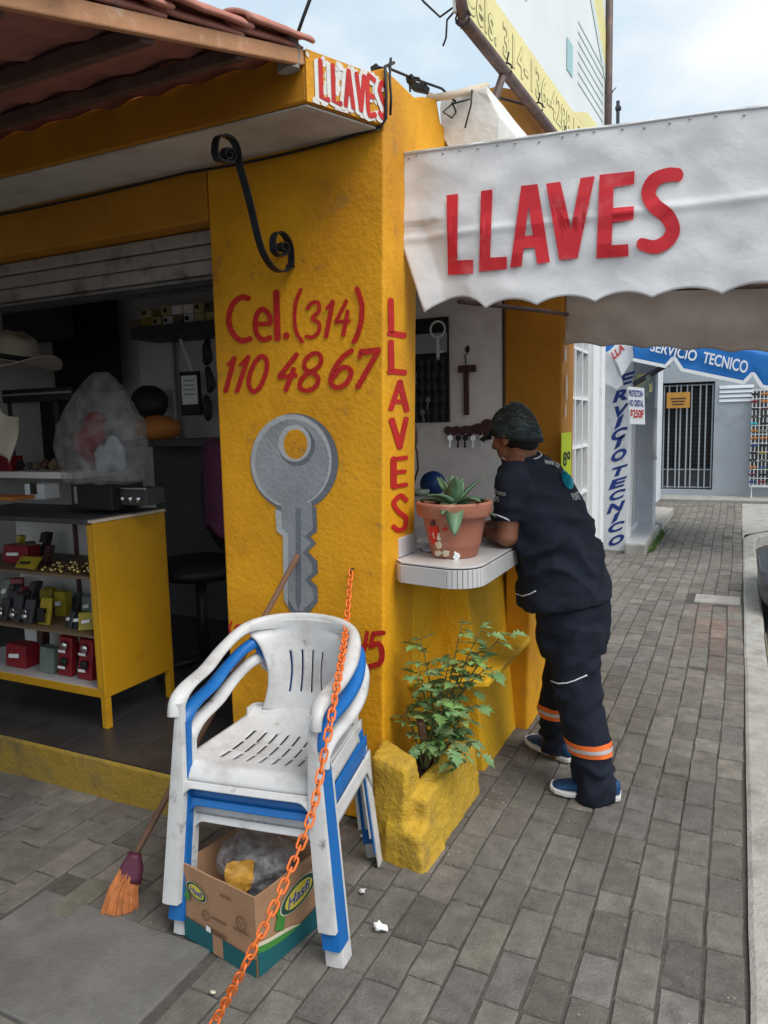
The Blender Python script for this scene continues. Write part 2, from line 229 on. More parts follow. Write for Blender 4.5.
# ------------------------------------------------------------------ mesh helpers
class MB:
    def __init__(self): self.bm = bmesh.new()
    def quad(self, *p):
        return self.bm.faces.new([self.bm.verts.new(q) for q in p])
    def hexa(self, b, t):
        bm = self.bm; vb = [bm.verts.new(p) for p in b]; vt = [bm.verts.new(p) for p in t]; n = len(b)
        bm.faces.new(vb[::-1]); bm.faces.new(vt)
        for i in range(n): bm.faces.new((vb[i], vb[(i + 1) % n], vt[(i + 1) % n], vt[i]))
        return self
    def box(self, x0, x1, y0, y1, z0, z1):
        return self.hexa([(x0, y0, z0), (x1, y0, z0), (x1, y1, z0), (x0, y1, z0)], [(x0, y0, z1), (x1, y0, z1), (x1, y1, z1), (x0, y1, z1)])
    def obox(self, c, ax, ay, az):
        c, ax, ay, az = map(Vector, (c, ax, ay, az))
        b = [c - ax - ay - az, c + ax - ay - az, c + ax + ay - az, c - ax + ay - az]
        return self.hexa(b, [p + 2 * az for p in b])
    def prism(self, poly, ext):
        e = Vector(ext); return self.hexa([Vector(p) for p in poly], [Vector(p) + e for p in poly])
    def loft(self, rings, closed=True, caps=True):
        bm = self.bm; V = [[bm.verts.new(p) for p in r] for r in rings]; n = len(rings[0])
        for a, b in zip(V[:-1], V[1:]):
            for i in range(n if closed else n - 1):
                j = (i + 1) % n; bm.faces.new((a[i], a[j], b[j], b[i]))
        if caps and closed: bm.faces.new(V[0][::-1]); bm.faces.new(V[-1])
        return self
    def tube(self, path, r, seg=10, closed=False, flat=None, up=None):
        path = [Vector(p) for p in path]; n = len(path); rings = []
        prev = None
        for i, p in enumerate(path):
            if closed: t = path[(i + 1) % n] - path[i - 1]
            else: t = path[min(i + 1, n - 1)] - path[max(i - 1, 0)]
            t.normalize()
            if up is not None: a = Vector(up) - t * t.dot(Vector(up)); a.normalize()
            elif prev is None:
                a = Vector((0, 0, 1)) if abs(t.z) < 0.9 else Vector((1, 0, 0)); a = (a - t * t.dot(a)).normalized()
            else: a = (prev - t * t.dot(prev)).normalized()
            prev = a; b = t.cross(a)
            rr = r[i] if isinstance(r, (list, tuple)) else r
            fa = flat if flat else 1.0
            rings.append([p + a * rr * math.cos(k * 2 * math.pi / seg) + b * rr * fa * math.sin(k * 2 * math.pi / seg) for k in range(seg)])
        if closed: rings.append(rings[0]); self.loft(rings, True, False); bmesh.ops.remove_doubles(self.bm, verts=self.bm.verts[:], dist=1e-5)
        else: self.loft(rings)
        return self
    def lathe(self, prof, c, seg=32, axis=(0, 0, 1), wob=0.0):
        c = Vector(c); z = Vector(axis).normalized(); x = Vector((1, 0, 0)) if abs(z.x) < 0.9 else Vector((0, 1, 0)); x = (x - z * z.dot(x)).normalized(); y = z.cross(x)
        rings = [[c + z * h + (x * math.cos(a) + y * math.sin(a)) * max(r, 1e-4) for a in [k * 2 * math.pi / seg for k in range(seg)]] for r, h in prof]
        return self.loft(rings)
    def ball(self, c, rx, ry=None, rz=None, rot=None, seg=16):
        ry = rx if ry is None else ry; rz = rx if rz is None else rz
        m = Matrix.Translation(Vector(c)) @ ((rot.to_4x4()) if rot is not None else Matrix.Identity(4)) @ Matrix.Diagonal((rx, ry, rz, 1))
        bmesh.ops.create_uvsphere(self.bm, u_segments=seg, v_segments=max(6, seg // 2 + 2), radius=1, matrix=m); return self
    def capsule(self, a, b, ra, rb, seg=14):
        a, b = Vector(a), Vector(b); t = (b - a).normalized(); n = 5
        path, rad = [], []
        for k in range(n): th = math.pi / 2 * (k + 0.02) / n; path.append(a - t * ra * math.cos(th)); rad.append(max(ra * math.sin(th), 1e-3))
        path += [a, b]; rad += [ra, rb]
        for k in range(n): th = math.pi / 2 * (k + 1) / n * 0.98; path.append(b + t * rb * math.sin(th)); rad.append(max(rb * math.cos(th), 1e-3))
        return self.tube(path, rad, seg)
    def grid(self, f, nu, nv, skip=None):
        bm = self.bm; V = [[bm.verts.new(f(i / nu, j / nv)) for j in range(nv + 1)] for i in range(nu + 1)]
        for i in range(nu):
            for j in range(nv):
                if skip and skip(i, j): continue
                bm.faces.new((V[i][j], V[i + 1][j], V[i + 1][j + 1], V[i][j + 1]))
        return self
    def poly(self, pts): self.bm.faces.new([self.bm.verts.new(p) for p in pts]); return self
    def ribbon(self, pts, w, nrm, lift=0.0, close=False):
        """one brush stroke: a flat strip of width w (or list) with round ends, on the plane with normal nrm"""
        nrm = Vector(nrm).normalized(); pts = [Vector(p) + nrm * lift for p in pts]
        q = []
        n = len(pts)
        if close: pts = pts + [pts[0]]; n += 1
        # Catmull-Rom refine for curves given with >3 points
        if n > 3:
            P = [pts[-2]] + pts + [pts[1]] if close else [2 * pts[0] - pts[1]] + pts + [2 * pts[-1] - pts[-2]]
            W0 = w if isinstance(w, (list, tuple)) else [w] * n
            if close and len(W0) < n: W0 = list(W0) + [W0[0]]
            ww = []
            for i in range(1, len(P) - 2):
                for k in range(5):
                    t = k / 5; a, b, c_, d = P[i - 1], P[i], P[i + 1], P[i + 2]
                    q.append(0.5 * ((2 * b) + (c_ - a) * t + (2 * a - 5 * b + 4 * c_ - d) * t * t + (3 * b - a - 3 * c_ + d) * t ** 3)); ww.append(W0[i - 1] * (1 - t) + W0[i] * t)
            q.append(P[-2]); ww.append(W0[-1])
        else: q = pts; ww = w if isinstance(w, (list, tuple)) else [w] * n
        bm = self.bm; prevp = None
        m = len(q)
        for i in range(m):
            if close: t = q[(i + 1) % (m - 1)] - q[(i - 1) % (m - 1)]
            else: t = q[min(i + 1, m - 1)] - q[max(i - 1, 0)]
            s = nrm.cross(t).normalized() * ww[i] / 2
            cur = (bm.verts.new(q[i] + s), bm.verts.new(q[i] - s))
            if prevp: bm.faces.new((prevp[1], cur[1], cur[0], prevp[0]))
            prevp = cur
        if not close:
            for e, o, wd in ((q[0], q[0] - q[1], ww[0]), (q[-1], q[-1] - q[-2], ww[-1])):
                o.normalize(); s = nrm.cross(o).normalized()
                arc = [e + nrm * 0.0002 + (s * math.cos(a) + o * math.sin(a) * 0.8) * wd / 2 for a in [math.pi * k / 8 for k in range(9)]]
                bm.faces.new([bm.verts.new(p) for p in arc])
        return self
    def jitter(self, amp, sc=8.0, seed=0.0):
        for v in self.bm.verts:
            v.co += Vector(noise.noise_vector(v.co * sc + Vector((seed, seed, seed)))) * amp
        return self
    def subdiv(self, cuts):
        bmesh.ops.subdivide_edges(self.bm, edges=self.bm.edges[:], cuts=cuts, use_grid_fill=True); return self

WL = {}
def wloc(o):
    v = Vector((0, 0, 0))
    while o is not None: v = v + o.location; o = o.parent
    return v
def tag(o, label=None, cat=None, group=None, kind=None):
    if label: o['label'] = label
    if cat: o['category'] = cat
    if group: o['group'] = group
    if kind: o['kind'] = kind
    return o
def thing(name, label, cat, loc, group=None):
    o = bpy.data.objects.new(name, None); C.objects.link(o); o.location = loc; o.empty_display_size = 0.1
    return tag(o, label, cat, group)
def obj(name, mb, m, parent=None, loc=None, smooth=False, bevel=0.0, bseg=2, solid=0.0, sub=0, disp=None, recalc=True, label=None):
    bm = mb.bm
    if recalc: bmesh.ops.recalc_face_normals(bm, faces=bm.faces[:])
    if loc is None and parent is None:
        xs = [v.co for v in bm.verts]; loc = (sum(c.x for c in xs) / len(xs), sum(c.y for c in xs) / len(xs), min(c.z for c in xs))
    off = wloc(parent) if parent is not None else Vector(loc)
    me = bpy.data.meshes.new(name)
    for v in bm.verts: v.co -= off
    if smooth:
        for f in bm.faces: f.smooth = True
    bm.to_mesh(me); bm.free(); me.materials.append(MT[m] if isinstance(m, str) else m)
    o = bpy.data.objects.new(name, me); C.objects.link(o)
    if parent is not None: o.parent = parent
    else: o.location = off
    if solid:
        x = o.modifiers.new('solid', 'SOLIDIFY'); x.thickness = solid; x.offset = 0
    if bevel:
        x = o.modifiers.new('bevel', 'BEVEL'); x.width = bevel; x.segments = bseg; x.limit_method = 'ANGLE'; x.angle_limit = R(35)
    if sub:
        x = o.modifiers.new('sub', 'SUBSURF'); x.levels = sub; x.render_levels = sub
    if label: o['label'] = label
    return o
def struct(name, mb, m, **k): o = obj(name, mb, m, **k); o['kind'] = 'structure'; return o
def bake(o, vox=None, smooth=0, disp=None, auto=True):
    """apply a voxel remesh (one continuous skin), smoothing and cloth folds, leaving a plain mesh"""
    if vox:
        x = o.modifiers.new('r', 'REMESH'); x.mode = 'VOXEL'; x.voxel_size = vox; x.use_smooth_shade = True
    if smooth:
        x = o.modifiers.new('s', 'SMOOTH'); x.factor = 0.5; x.iterations = smooth
    dg = bpy.context.evaluated_depsgraph_get(); dg.update()
    me = bpy.data.meshes.new_from_object(o.evaluated_get(dg), depsgraph=dg)
    o.modifiers.clear(); old = o.data; m = old.materials[0]; o.data = me
    if not me.materials: me.materials.append(m)
    for p in me.polygons: p.use_smooth = True
    if disp:
        me.update(); nr = [v.normal.copy() for v in me.vertices]; off = wloc(o)
        for v, nn in zip(me.vertices, nr):
            d = disp(v.co + off, nn)
            v.co += nn * d if isinstance(d, float) else d
    me.update(); return o
def dup(root, loc, label=None, group=None, rotz=None, m=None):
    r = root.copy(); C.objects.link(r); r.location = loc
    if rotz is not None: r.rotation_euler = (0, 0, rotz)
    if label: r['label'] = label
    if group: r['group'] = group
    for ch in list(root.children):
        c = ch.copy(); C.objects.link(c); c.parent = r
        for g in ch.children:
            d = g.copy(); C.objects.link(d); d.parent = c
    return r
_dg = None
def glyphs(s, bold=0.0, shear=0.0, spacing=1.0):
    """flat letter outlines of a string as (verts, faces), box-normalised to 0..1"""
    cu = bpy.data.curves.new('t', 'FONT'); cu.body = s; cu.offset = bold; cu.shear = shear; cu.fill_mode = 'FRONT'; cu.dimensions = '2D'; cu.space_character = spacing; cu.align_x = 'LEFT'
    cu.resolution_u = 6
    o = bpy.data.objects.new('t', cu); C.objects.link(o)
    dg = bpy.context.evaluated_depsgraph_get(); dg.update()
    me = bpy.data.meshes.new_from_object(o.evaluated_get(dg), depsgraph=dg)
    vs = [v.co.copy() for v in me.vertices]; fs = [list(p.vertices) for p in me.polygons]
    bpy.data.objects.remove(o); bpy.data.curves.remove(cu); bpy.data.meshes.remove(me)
    if not vs: return [], []
    x0, x1 = min(v.x for v in vs), max(v.x for v in vs); y0, y1 = min(v.y for v in vs), max(v.y for v in vs)
    return [((v.x - x0) / (x1 - x0), (v.y - y0) / (y1 - y0)) for v in vs], fs
def text(mb, s, bl, br, tr, tl, lift=0.003, bold=0.0, shear=0.0, spacing=1.0, warp=None):
    bl, br, tr, tl = map(Vector, (bl, br, tr, tl)); n = (br - bl).cross(tl - bl).normalized()
    vs, fs = glyphs(s, bold, shear, spacing); V = []
    for u, v in vs:
        p = bl * (1 - u) * (1 - v) + br * u * (1 - v) + tr * u * v + tl * (1 - u) * v + n * lift
        V.append(mb.bm.verts.new(warp(p) if warp else p))
    for f in fs:
        try: mb.bm.faces.new([V[i] for i in f])
        except ValueError: pass
    return mb
def arcpts(cx, cy, rx, ry, a0, a1, n): return [(cx + rx * math.cos(R(a0 + (a1 - a0) * k / n)), cy + ry * math.sin(R(a0 + (a1 - a0) * k / n))) for k in range(n + 1)]
# ------------------------------------------------------------------ ground, pavement, kerb, road
YF = 2.34
def XS(z): return -1.165 + 0.0275 * z
def ASIDE(px, py):
    p = AX(px, py, -1.13)
    for _ in range(4): p = AX(px, py, XS(p.z))
    return p
m = MB(); m.box(-120, 120, -60, 300, -0.30, -0.125); struct('ground', m, 'asphalt')
m = MB(); m.box(-6, 0.076, -3, 13.9, -0.12, -0.006); struct('pavement_bed', m, 'mortar')
m = MB(); bm = m.bm; tint = bm.verts.layers.float_color.new('tint')
SLAB = [AZ(53, 890), AZ(200, 955), AZ(142, 1024), AZ(-30, 990)]
def inslab(x, y): return -2.02 < x < -1.335 and 1.14 < y < 1.545
cols = 34; pw = 0.1045
for ci in range(cols):
    x1 = 0.060 - ci * pw; x0 = x1 - pw
    y = 0.45 - random.random() * 0.2; yend = 13.9 if x0 > -1.7 else 2.36
    k = 0
    while y < yend:
        ln = random.choice((0.2, 0.2, 0.195, 0.2, 0.18, 0.215, 0.105, 0.15))
        y0, y1 = y, min(y + ln, yend); y += ln; k += 1
        cx, cy = (x0 + x1) / 2, (y0 + y1) / 2
        if cx < -1.0 and cx > -1.8 and 2.36 < cy < 4.4: continue
        if inslab(cx, cy) or y1 - y0 < 0.03: continue
        if -0.31 < cx < 0.05 and 6.35 < cy < 6.66: continue
        wob = 0.008 * math.sin(cy * 1.7 + ci * 0.12) + 0.0012 * noise.noise(Vector((ci * 3.1, cy * 2, 0)))
        g = 0.0019 + 0.0012 * random.random(); h = random.gauss(0, 0.0024); tx, ty = random.gauss(0, 0.010), random.gauss(0, 0.010); chp = 0.009 if random.random() < 0.18 else 0.0045
        base = random.gauss(1.0, 0.12)
        c = Vector((base, base * random.gauss(0.985, 0.012), base * random.gauss(0.955, 0.02)))
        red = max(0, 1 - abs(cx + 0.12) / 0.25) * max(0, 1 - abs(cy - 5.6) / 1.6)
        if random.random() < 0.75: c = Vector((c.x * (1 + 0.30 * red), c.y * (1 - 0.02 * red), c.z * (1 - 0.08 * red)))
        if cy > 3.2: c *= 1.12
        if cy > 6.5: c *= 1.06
        def ring(inset, z):
            o = []
            for (sx, sy) in ((0, 0), (.33, 0), (.67, 0), (1, 0), (1, .5), (1, 1), (.67, 1), (.33, 1), (0, 1), (0, .5)):
                px = x0 + g + inset + (x1 - x0 - 2 * g - 2 * inset) * sx; py = y0 + g + inset + (y1 - y0 - 2 * g - 2 * inset) * sy
                q = Vector((px * 40, py * 40, 0)); px += chp * noise.noise(q); py += chp * noise.noise(q + Vector((9, 3, 1)))
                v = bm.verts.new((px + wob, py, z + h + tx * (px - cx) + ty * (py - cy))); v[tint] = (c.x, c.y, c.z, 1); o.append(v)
            return o
        ra, rb, rc = ring(0.0, -0.03), ring(0.0, -0.006), ring(0.0045, 0.0)
        for a, b in ((ra, rb), (rb, rc)):
            for i in range(10): bm.faces.new((a[i], a[(i + 1) % 10], b[(i + 1) % 10], b[i]))
        bm.faces.new(rc)
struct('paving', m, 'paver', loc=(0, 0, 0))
m = MB(); m.box(-2.02, -1.335, 1.135, 1.545, -0.02, 0.002); struct('concrete_slab', m, 'slab', bevel=0.006)
m = MB(); m.box(-0.30, 0.045, 6.36, 6.65, -0.02, 0.006); tag(obj('inspection_cover', m, 'kerb', bevel=0.008), 'pale rectangular concrete inspection cover set in the brick pavement near the kerb', 'cover')
# kerb: one long stone strip, slightly uneven, turning the far corner
m = MB()
ys = [-1.5 + 0.25 * k for k in range(46)]
rings = []
for y in ys:
    e = 0.006 * noise.noise(Vector((y * 2.3, 1, 4))); wd = 0.125 + 0.012 * noise.noise(Vector((y * 1.4, 7, 2))); hz = 0.004 * noise.noise(Vector((y * 3, 2, 2)))
    rings.append([(0.066 + e, y, -0.3), (0.066 + e, y, 0.006 + hz), (0.080 + e, y, 0.012 + hz), (0.05 + wd + e, y, 0.010 + hz), (0.068 + wd + e, y, -0.006 + hz), (0.085 + wd + e, y, -0.3)])
cxk, cyk = 1.10, 9.75 + 0.0
for k in range(1, 13):
    a = R(180 - 90 * k / 12)
    def q(r, z): return (1.066 + r * math.cos(a), 9.75 + 1.1 * r * math.sin(a) / 1.0, z)
    rings.append([q(1.0, -0.3), q(1.0, 0.006), q(0.986, 0.012), q(0.891, 0.010), q(0.873, -0.006), q(0.856, -0.3)])
m.loft(rings); struct('kerb', m, 'kerb', smooth=False)
m = MB(); m.grid(lambda u, v: Vector((0.1965 + 0.012 * v, 4.1 + 1.5 * u, 0.0035 - 0.10 * v * v)), 20, 3)
struct('kerb_paint', m, 'kerbyellow')
m = MB()
m.prism([(0.062, 9.75, -0.012), (0.09, 10.3, -0.012), (0.35, 10.72, -0.012), (1.06, 10.86, -0.012), (9, 10.9, -0.012), (9, 13.9, -0.012), (0.062, 13.9, -0.012)], (0, 0, 0.011))
struct('corner_pavement', m, 'kerb')

# ------------------------------------------------------------------ locksmith building
B = thing('locksmith_shop', 'yellow locksmith corner shop with red lettering, a big grey painted key and an open doorway', 'shop', (-1.5, 2.34, 0))
# front pillar
m = MB()
def pring(z): return [(-1.85 + 0.01 * (z / 2.6), YF, z), (XS(z), YF, z), (XS(z), 2.62, z), (-1.85 + 0.01 * (z / 2.6), 2.62, z)]
NZ = 40; rr = []
for k in range(NZ + 1):
    z = 2.665 * k / NZ; a, b, c, d = map(Vector, pring(z)); r = []
    n1 = 14; r += [a + (b - a) * (i / n1) for i in range(n1)]
    n2 = 8; r += [b + (c - b) * (i / n2) for i in range(n2)]
    r += [c, d]; rr.append(r)
for r in rr:
    for i, p in enumerate(r):
        ed = 1.0 if 13 <= i <= 15 else 0.25
        nn = noise.noise(p * 22) * 0.004 * ed + noise.noise(p * 5) * 0.004
        r[i] = p + Vector(((-abs(nn)) * (1 if i in (13, 14, 15) else 0.0), -abs(nn) * (0.3 if i > 15 else 0.5), 0))
m.loft(rr); obj('pillar', m, 'yellow', B, smooth=False, bevel=0.010, bseg=3)
# wall above door + upper side wall
m = MB(); m.box(-4.6, -1.846, YF + 0.002, 2.58, 2.28, 2.47); obj('door_lintel', m, 'orange', B, bevel=0.008)
m = MB()
top = [(-1.095, 2.60, 2.665), (-1.092, 2.66, 2.695), (-1.09, 2.80, 2.735), (-1.09, 2.84, 2.66), (-1.09, 4.147, 2.66), (-1.35, 4.147, 2.66), (-1.35, 2.60, 2.66)]
m.hexa([(x, y, 2.298) for x, y, z in top], top)
m.box(-4.6, -1.84, YF + 0.01, 2.60, 2.472, 2.65)
obj('upper_wall', m, 'yellow', B, bevel=0.010)
# canopy slab over door with lettered end
fr, wr = Vector((-1.222, 2.052, 0)), Vector((-1.093, YF, 0))
m = MB(); zs0, zs1 = 2.478, 2.632
pl = [(-4.6, 2.052), (fr.x, fr.y), (wr.x, wr.y), (-4.6, YF)]
m.hexa([(x, y, zs0) for x, y in pl], [(x, y, zs1) for x, y in pl]); obj('canopy_slab', m, 'orange', B, bevel=0.008)
m = MB(); m.hexa([(-4.6, 2.060, 2.470), (-1.228, 2.060, 2.470), (-1.112, YF - 0.004, 2.470), (-4.6, YF - 0.004, 2.470)], [(-4.6, 2.060, 2.4755), (-1.228, 2.060, 2.4755), (-1.112, YF - 0.004, 2.4755), (-4.6, YF - 0.004, 2.4755)])
obj('soffit', m, 'soffit', B)
# white ground and red letters on canopy end
en = Vector((wr.y - fr.y, -(wr.x - fr.x), 0)).normalized()
def EP(u, z, l=0.003): p = fr.lerp(wr, u); return Vector((p.x, p.y, z)) + en * l
m = MB(); m.grid(lambda u, v: EP(u, zs0 + 0.002 + 0.150 * v, 0.0025), 8, 4); obj('canopy_end_paint', m, 'yellow', B)
m = MB(); random.seed(3)
for i in range(5):
    u0 = 0.12 + i * 0.165
    for k in range(9):
        cz = zs0 + 0.02 + 0.125 * random.random(); cu = u0 + 0.06 + random.random() * 0.08
        m.poly([EP(cu + 0.035 * math.cos(a) * random.uniform(.5, 1.1), cz + 0.02 * math.sin(a) * random.uniform(.5, 1.2), 0.0028 + 0.00003 * (i * 9 + k)) for a in [j * 0.9 for j in range(7)]])
for k in range(26):
    cu = random.random() * 0.9; cz = random.choice((zs0 + 0.006 + 0.012 * random.random(), zs1 - 0.006 - 0.03 * random.random())); s = random.uniform(.5, 1.5)
    m.poly([EP(min(0.99, max(0, cu + 0.04 * s * math.cos(a) * random.uniform(.5, 1.1))), min(zs1 - 0.002, max(zs0 + 0.002, cz + 0.012 * s * math.sin(a) * random.uniform(.5, 1.2))), 0.0044 + 0.00003 * k) for a in [j * 0.9 for j in range(7)]])
obj('flaked_white_paint', m, 'white', B)
def endletters(mat_, lw, du, dz, lift):
    m = MB()
    segs = {'L': [[(0, 1), (0, 0), (.8, 0)]], 'A': [[(0, 0), (.45, 1)], [(.45, 1), (.9, 0)], [(.2, .38), (.7, .38)]], 'V': [[(0, 1), (.45, 0)], [(.45, 0), (.9, 1)]], 'E': [[(.8, 1), (0, 1), (0, 0), (.8, 0)], [(0, .5), (.65, .5)]], 'S': [[(.8, .92), (.35, 1), (.05, .75), (.4, .5), (.78, .25), (.4, 0), (0, .1)]]}
    for i, ch in enumerate('LLAVES'):
        for j, s in enumerate(segs[ch]):
            m.ribbon([EP(0.155 + 0.148 * i + 0.108 * a + du, zs0 + 0.024 + 0.106 * b + dz, 0) for a, b in s], lw, en, lift + 0.00008 * (i * 3 + j))
    return obj('canopy_lettering', m, mat_, B)
endletters('white', 0.026, -0.022, -0.006, 0.0054); endletters('red', 0.017, 0.01, 0, 0.0070)
# step and floor, room
m = MB(); m.box(-4.6, -1.852, 2.07, 2.36, -0.02, 0.165); o = obj('door_step', m, 'step', B, bevel=0.012)
m = MB(); m.box(-4.6, -1.852, 2.078, 2.6, 0.166, 0.172); m.box(-4.6, -1.16, 2.601, 4.15, 0.166, 0.172)
obj('floor', m, 'tilef', B)
m = MB()
for k in range(8): m.box(-4.55 + 0.33 * k, -4.544 + 0.33 * k, 2.08, 4.14, 0.1722, 0.1726)
for k in range(7): m.box(-4.6, -1.9, 2.25 + 0.33 * k, 2.255 + 0.33 * k, 0.1728, 0.1732)
obj('floor_joints', m, 'dark', B)
m = MB(); m.box(-4.75, -1.20, 4.152, 4.30, 0.10, 2.45); obj('back_wall', m, 'dimwhite', B)
m = MB(); m.box(-1.98, -1.226, 4.144, 4.1505, 0.6, 2.42); obj('hatch_lit_wall', m, 'litwhite', B)  # paler sheet over the back wall, painting in the hatch light
m = MB(); m.box(-4.75, -4.6, 2.34, 4.15, 0.1, 2.45); obj('room_side_wall', m, 'dimwhite', B)
m = MB(); m.box(-4.75, -1.15, 2.585, 4.30, 2.425, 2.468); obj('ceiling', m, 'dimwhite', B)
# side wall under the hatch, buttress, jamb pier, ledge
m = MB(); m.hexa([(-1.20, 2.90, -0.02), (-0.950, 2.90, -0.02), (-0.950, 4.15, -0.02), (-1.20, 4.15, -0.02)], [(-1.20, 2.90, 0.92), (-1.03, 2.90, 0.92), (-1.03, 4.15, 0.92), (-1.20, 4.15, 0.92)])
m.box(-1.24, -1.142, 2.60, 2.91, -0.02, 0.921)
m.subdiv(5); m.jitter(0.0025, 7); obj('hatch_wall', m, 'lemon', B, bevel=0.01)
m = MB(); m.hexa([(-1.0, 3.39, -0.02), (-0.895, 3.39, -0.02), (-0.895, 3.95, -0.02), (-1.0, 3.95, -0.02)], [(-1.0, 3.39, 0.915), (-0.87, 3.39, 0.915), (-0.87, 3.95, 0.915), (-1.0, 3.95, 0.915)])
m.subdiv(5); m.jitter(0.006, 7, 3); obj('buttress', m, 'yellow', B, bevel=0.012)
m = MB(); m.hexa([(-1.16, 2.55, 0.462), (-0.872, 2.72, 0.445), (-0.872, 3.388, 0.445), (-1.0, 3.388, 0.455)], [(-1.16, 2.55, 0.492), (-0.872, 2.72, 0.475), (-0.872, 3.388, 0.475), (-1.0, 3.388, 0.487)])
obj('ledge', m, 'lemon', B, bevel=0.008)
m = MB(); m.hexa([(-1.225, 4.148, -0.02), (-0.915, 4.148, -0.02), (-0.915, 4.47, -0.02), (-1.225, 4.47, -0.02)], [(-1.225, 4.148, 2.70), (-0.885, 4.148, 2.70), (-0.885, 4.47, 2.70), (-1.225, 4.47, 2.70)])
m.subdiv(6); m.jitter(0.004, 9, 5); obj('jamb_pier', m, 'orange', B, bevel=0.012)
m = MB(); random.seed(5)
for (a, b, c, s) in ((566, 355, 2, 9), (567, 385, 2, 16), (566, 410, 1.6, 10), (566.5, 335, 1.6, 7)):
    p = AX(a, b, -0.882); m.poly([Vector((-0.882 - 0.0115 * 0, p.y + c * 0.012 * math.cos(t) * random.uniform(.5, 1), p.z + s * 0.0058 * math.sin(t) * random.uniform(.6, 1))) for t in [k * 0.7 for k in range(9)]])
obj('peeled_paint_patch', m, 'white', B)
m = MB(); m.box(-1.232, -1.221, 4.138, 4.1475, 1.0, 2.29); obj('jamb_edge_strip', m, 'dark', B)
# planter: rough masonry, one skin
m = MB()
m.hexa([(-1.125, 2.165, -0.02), (-0.985, 2.125, -0.02), (-0.985, 2.35, -0.02), (-1.15, 2.36, -0.02)], [(-1.13, 2.185, 0.345), (-0.985, 2.155, 0.335), (-0.985, 2.26, 0.335), (-1.16, 2.345, 0.345)])
m.hexa([(-1.06, 2.135, -0.02), (-0.905, 2.115, -0.02), (-0.905, 2.30, -0.02), (-1.06, 2.30, -0.02)], [(-1.06, 2.14, 0.135), (-0.925, 2.125, 0.125), (-0.925, 2.30, 0.13), (-1.06, 2.30, 0.13)])
m.hexa([(-1.015, 2.20, -0.02), (-0.91, 2.20, -0.02), (-0.905, 2.72, -0.02), (-1.0, 2.72, -0.02)], [(-1.015, 2.205, 0.225), (-0.935, 2.205, 0.215), (-0.93, 2.72, 0.215), (-1.00, 2.72, 0.24)])
m.box(-1.15, -0.97, 2.25, 2.70, -0.02, 0.19)
m.hexa([(-1.155, 2.155, -0.02), (-0.895, 2.095, -0.02), (-0.885, 2.30, -0.02), (-1.16, 2.36, -0.02)], [(-1.10, 2.19, 0.05), (-0.95, 2.15, 0.04), (-0.93, 2.30, 0.04), (-1.12, 2.34, 0.05)])
o = obj('planter', m, 'planter', B)
bake(o, 0.011, 3, lambda p, n: 0.003 * noise.noise(p * 11) + 0.0028 * noise.noise(p * 34) + 0.0034 * noise.noise(p * 80))
m = MB(); m.grid(lambda u, v: Vector((-1.13 + 0.17 * u, 2.27 + 0.42 * v, 0.205 + 0.03 * noise.noise(Vector((u * 4, v * 6, 0))))), 14, 24); obj('planter_soil', m, 'soil', B, smooth=True)
# counter
arc = [(-0.905 + 0.105 * math.sin(R(a)), 2.465 - 0.105 * math.cos(R(a))) for a in range(0, 91, 10)]
cpl = [(-1.142, 2.452), (-1.10, 2.400)] + arc + [(-0.80, 4.14), (-1.235, 4.14), (-1.235, 2.63), (-1.142, 2.63)]
def shr(pl, d): return [(x - d if x > -0.95 else x, y + d if y < 2.6 else y) for x, y in pl]
m = MB(); m.hexa([(x, y, 0.925) for x, y in shr(cpl, 0.004)], [(x, y, 0.992) for x, y in shr(cpl, 0.004)]); ctr = obj('counter', m, 'grout', B)
m = MB(); m.hexa([(x, y, 0.9925) for x, y in shr(cpl, 0.0015)], [(x, y, 1.0) for x, y in shr(cpl, 0.0015)]); obj('counter_top_tiles', m, 'tilew', ctr, bevel=0.002)
m = MB()
def strip(p, q, gap=0.0012, z0=0.923, z1=0.9885):
    p, q = Vector((*p, 0)), Vector((*q, 0)); t = (q - p).normalized(); n = Vector((t.y, -t.x, 0)); p = p + t * gap; q = q - t * gap
    b = [p + n * 0.003, q + n * 0.003, q - n * 0.004, p - n * 0.004]
    m.hexa([(v.x, v.y, z0) for v in b], [(v.x, v.y, z1) for v in b])
strip(cpl[0], cpl[1]); strip(cpl[1], cpl[2])
for a, b in zip(arc[:-1], arc[1:]): strip(a, b, 0.0009)
y = 2.466
while y < 4.1: strip((-0.80, y), (-0.80, min(y + 0.30, 4.14))); y += 0.30
obj('counter_edge_tiles', m, 'tilew', ctr, bevel=0.0012)
m = MB(); m.box(-1.155, -1.128, 2.462, 2.62, 1.002, 1.075); obj('upstand_tile', m, 'tilew', ctr, bevel=0.003)

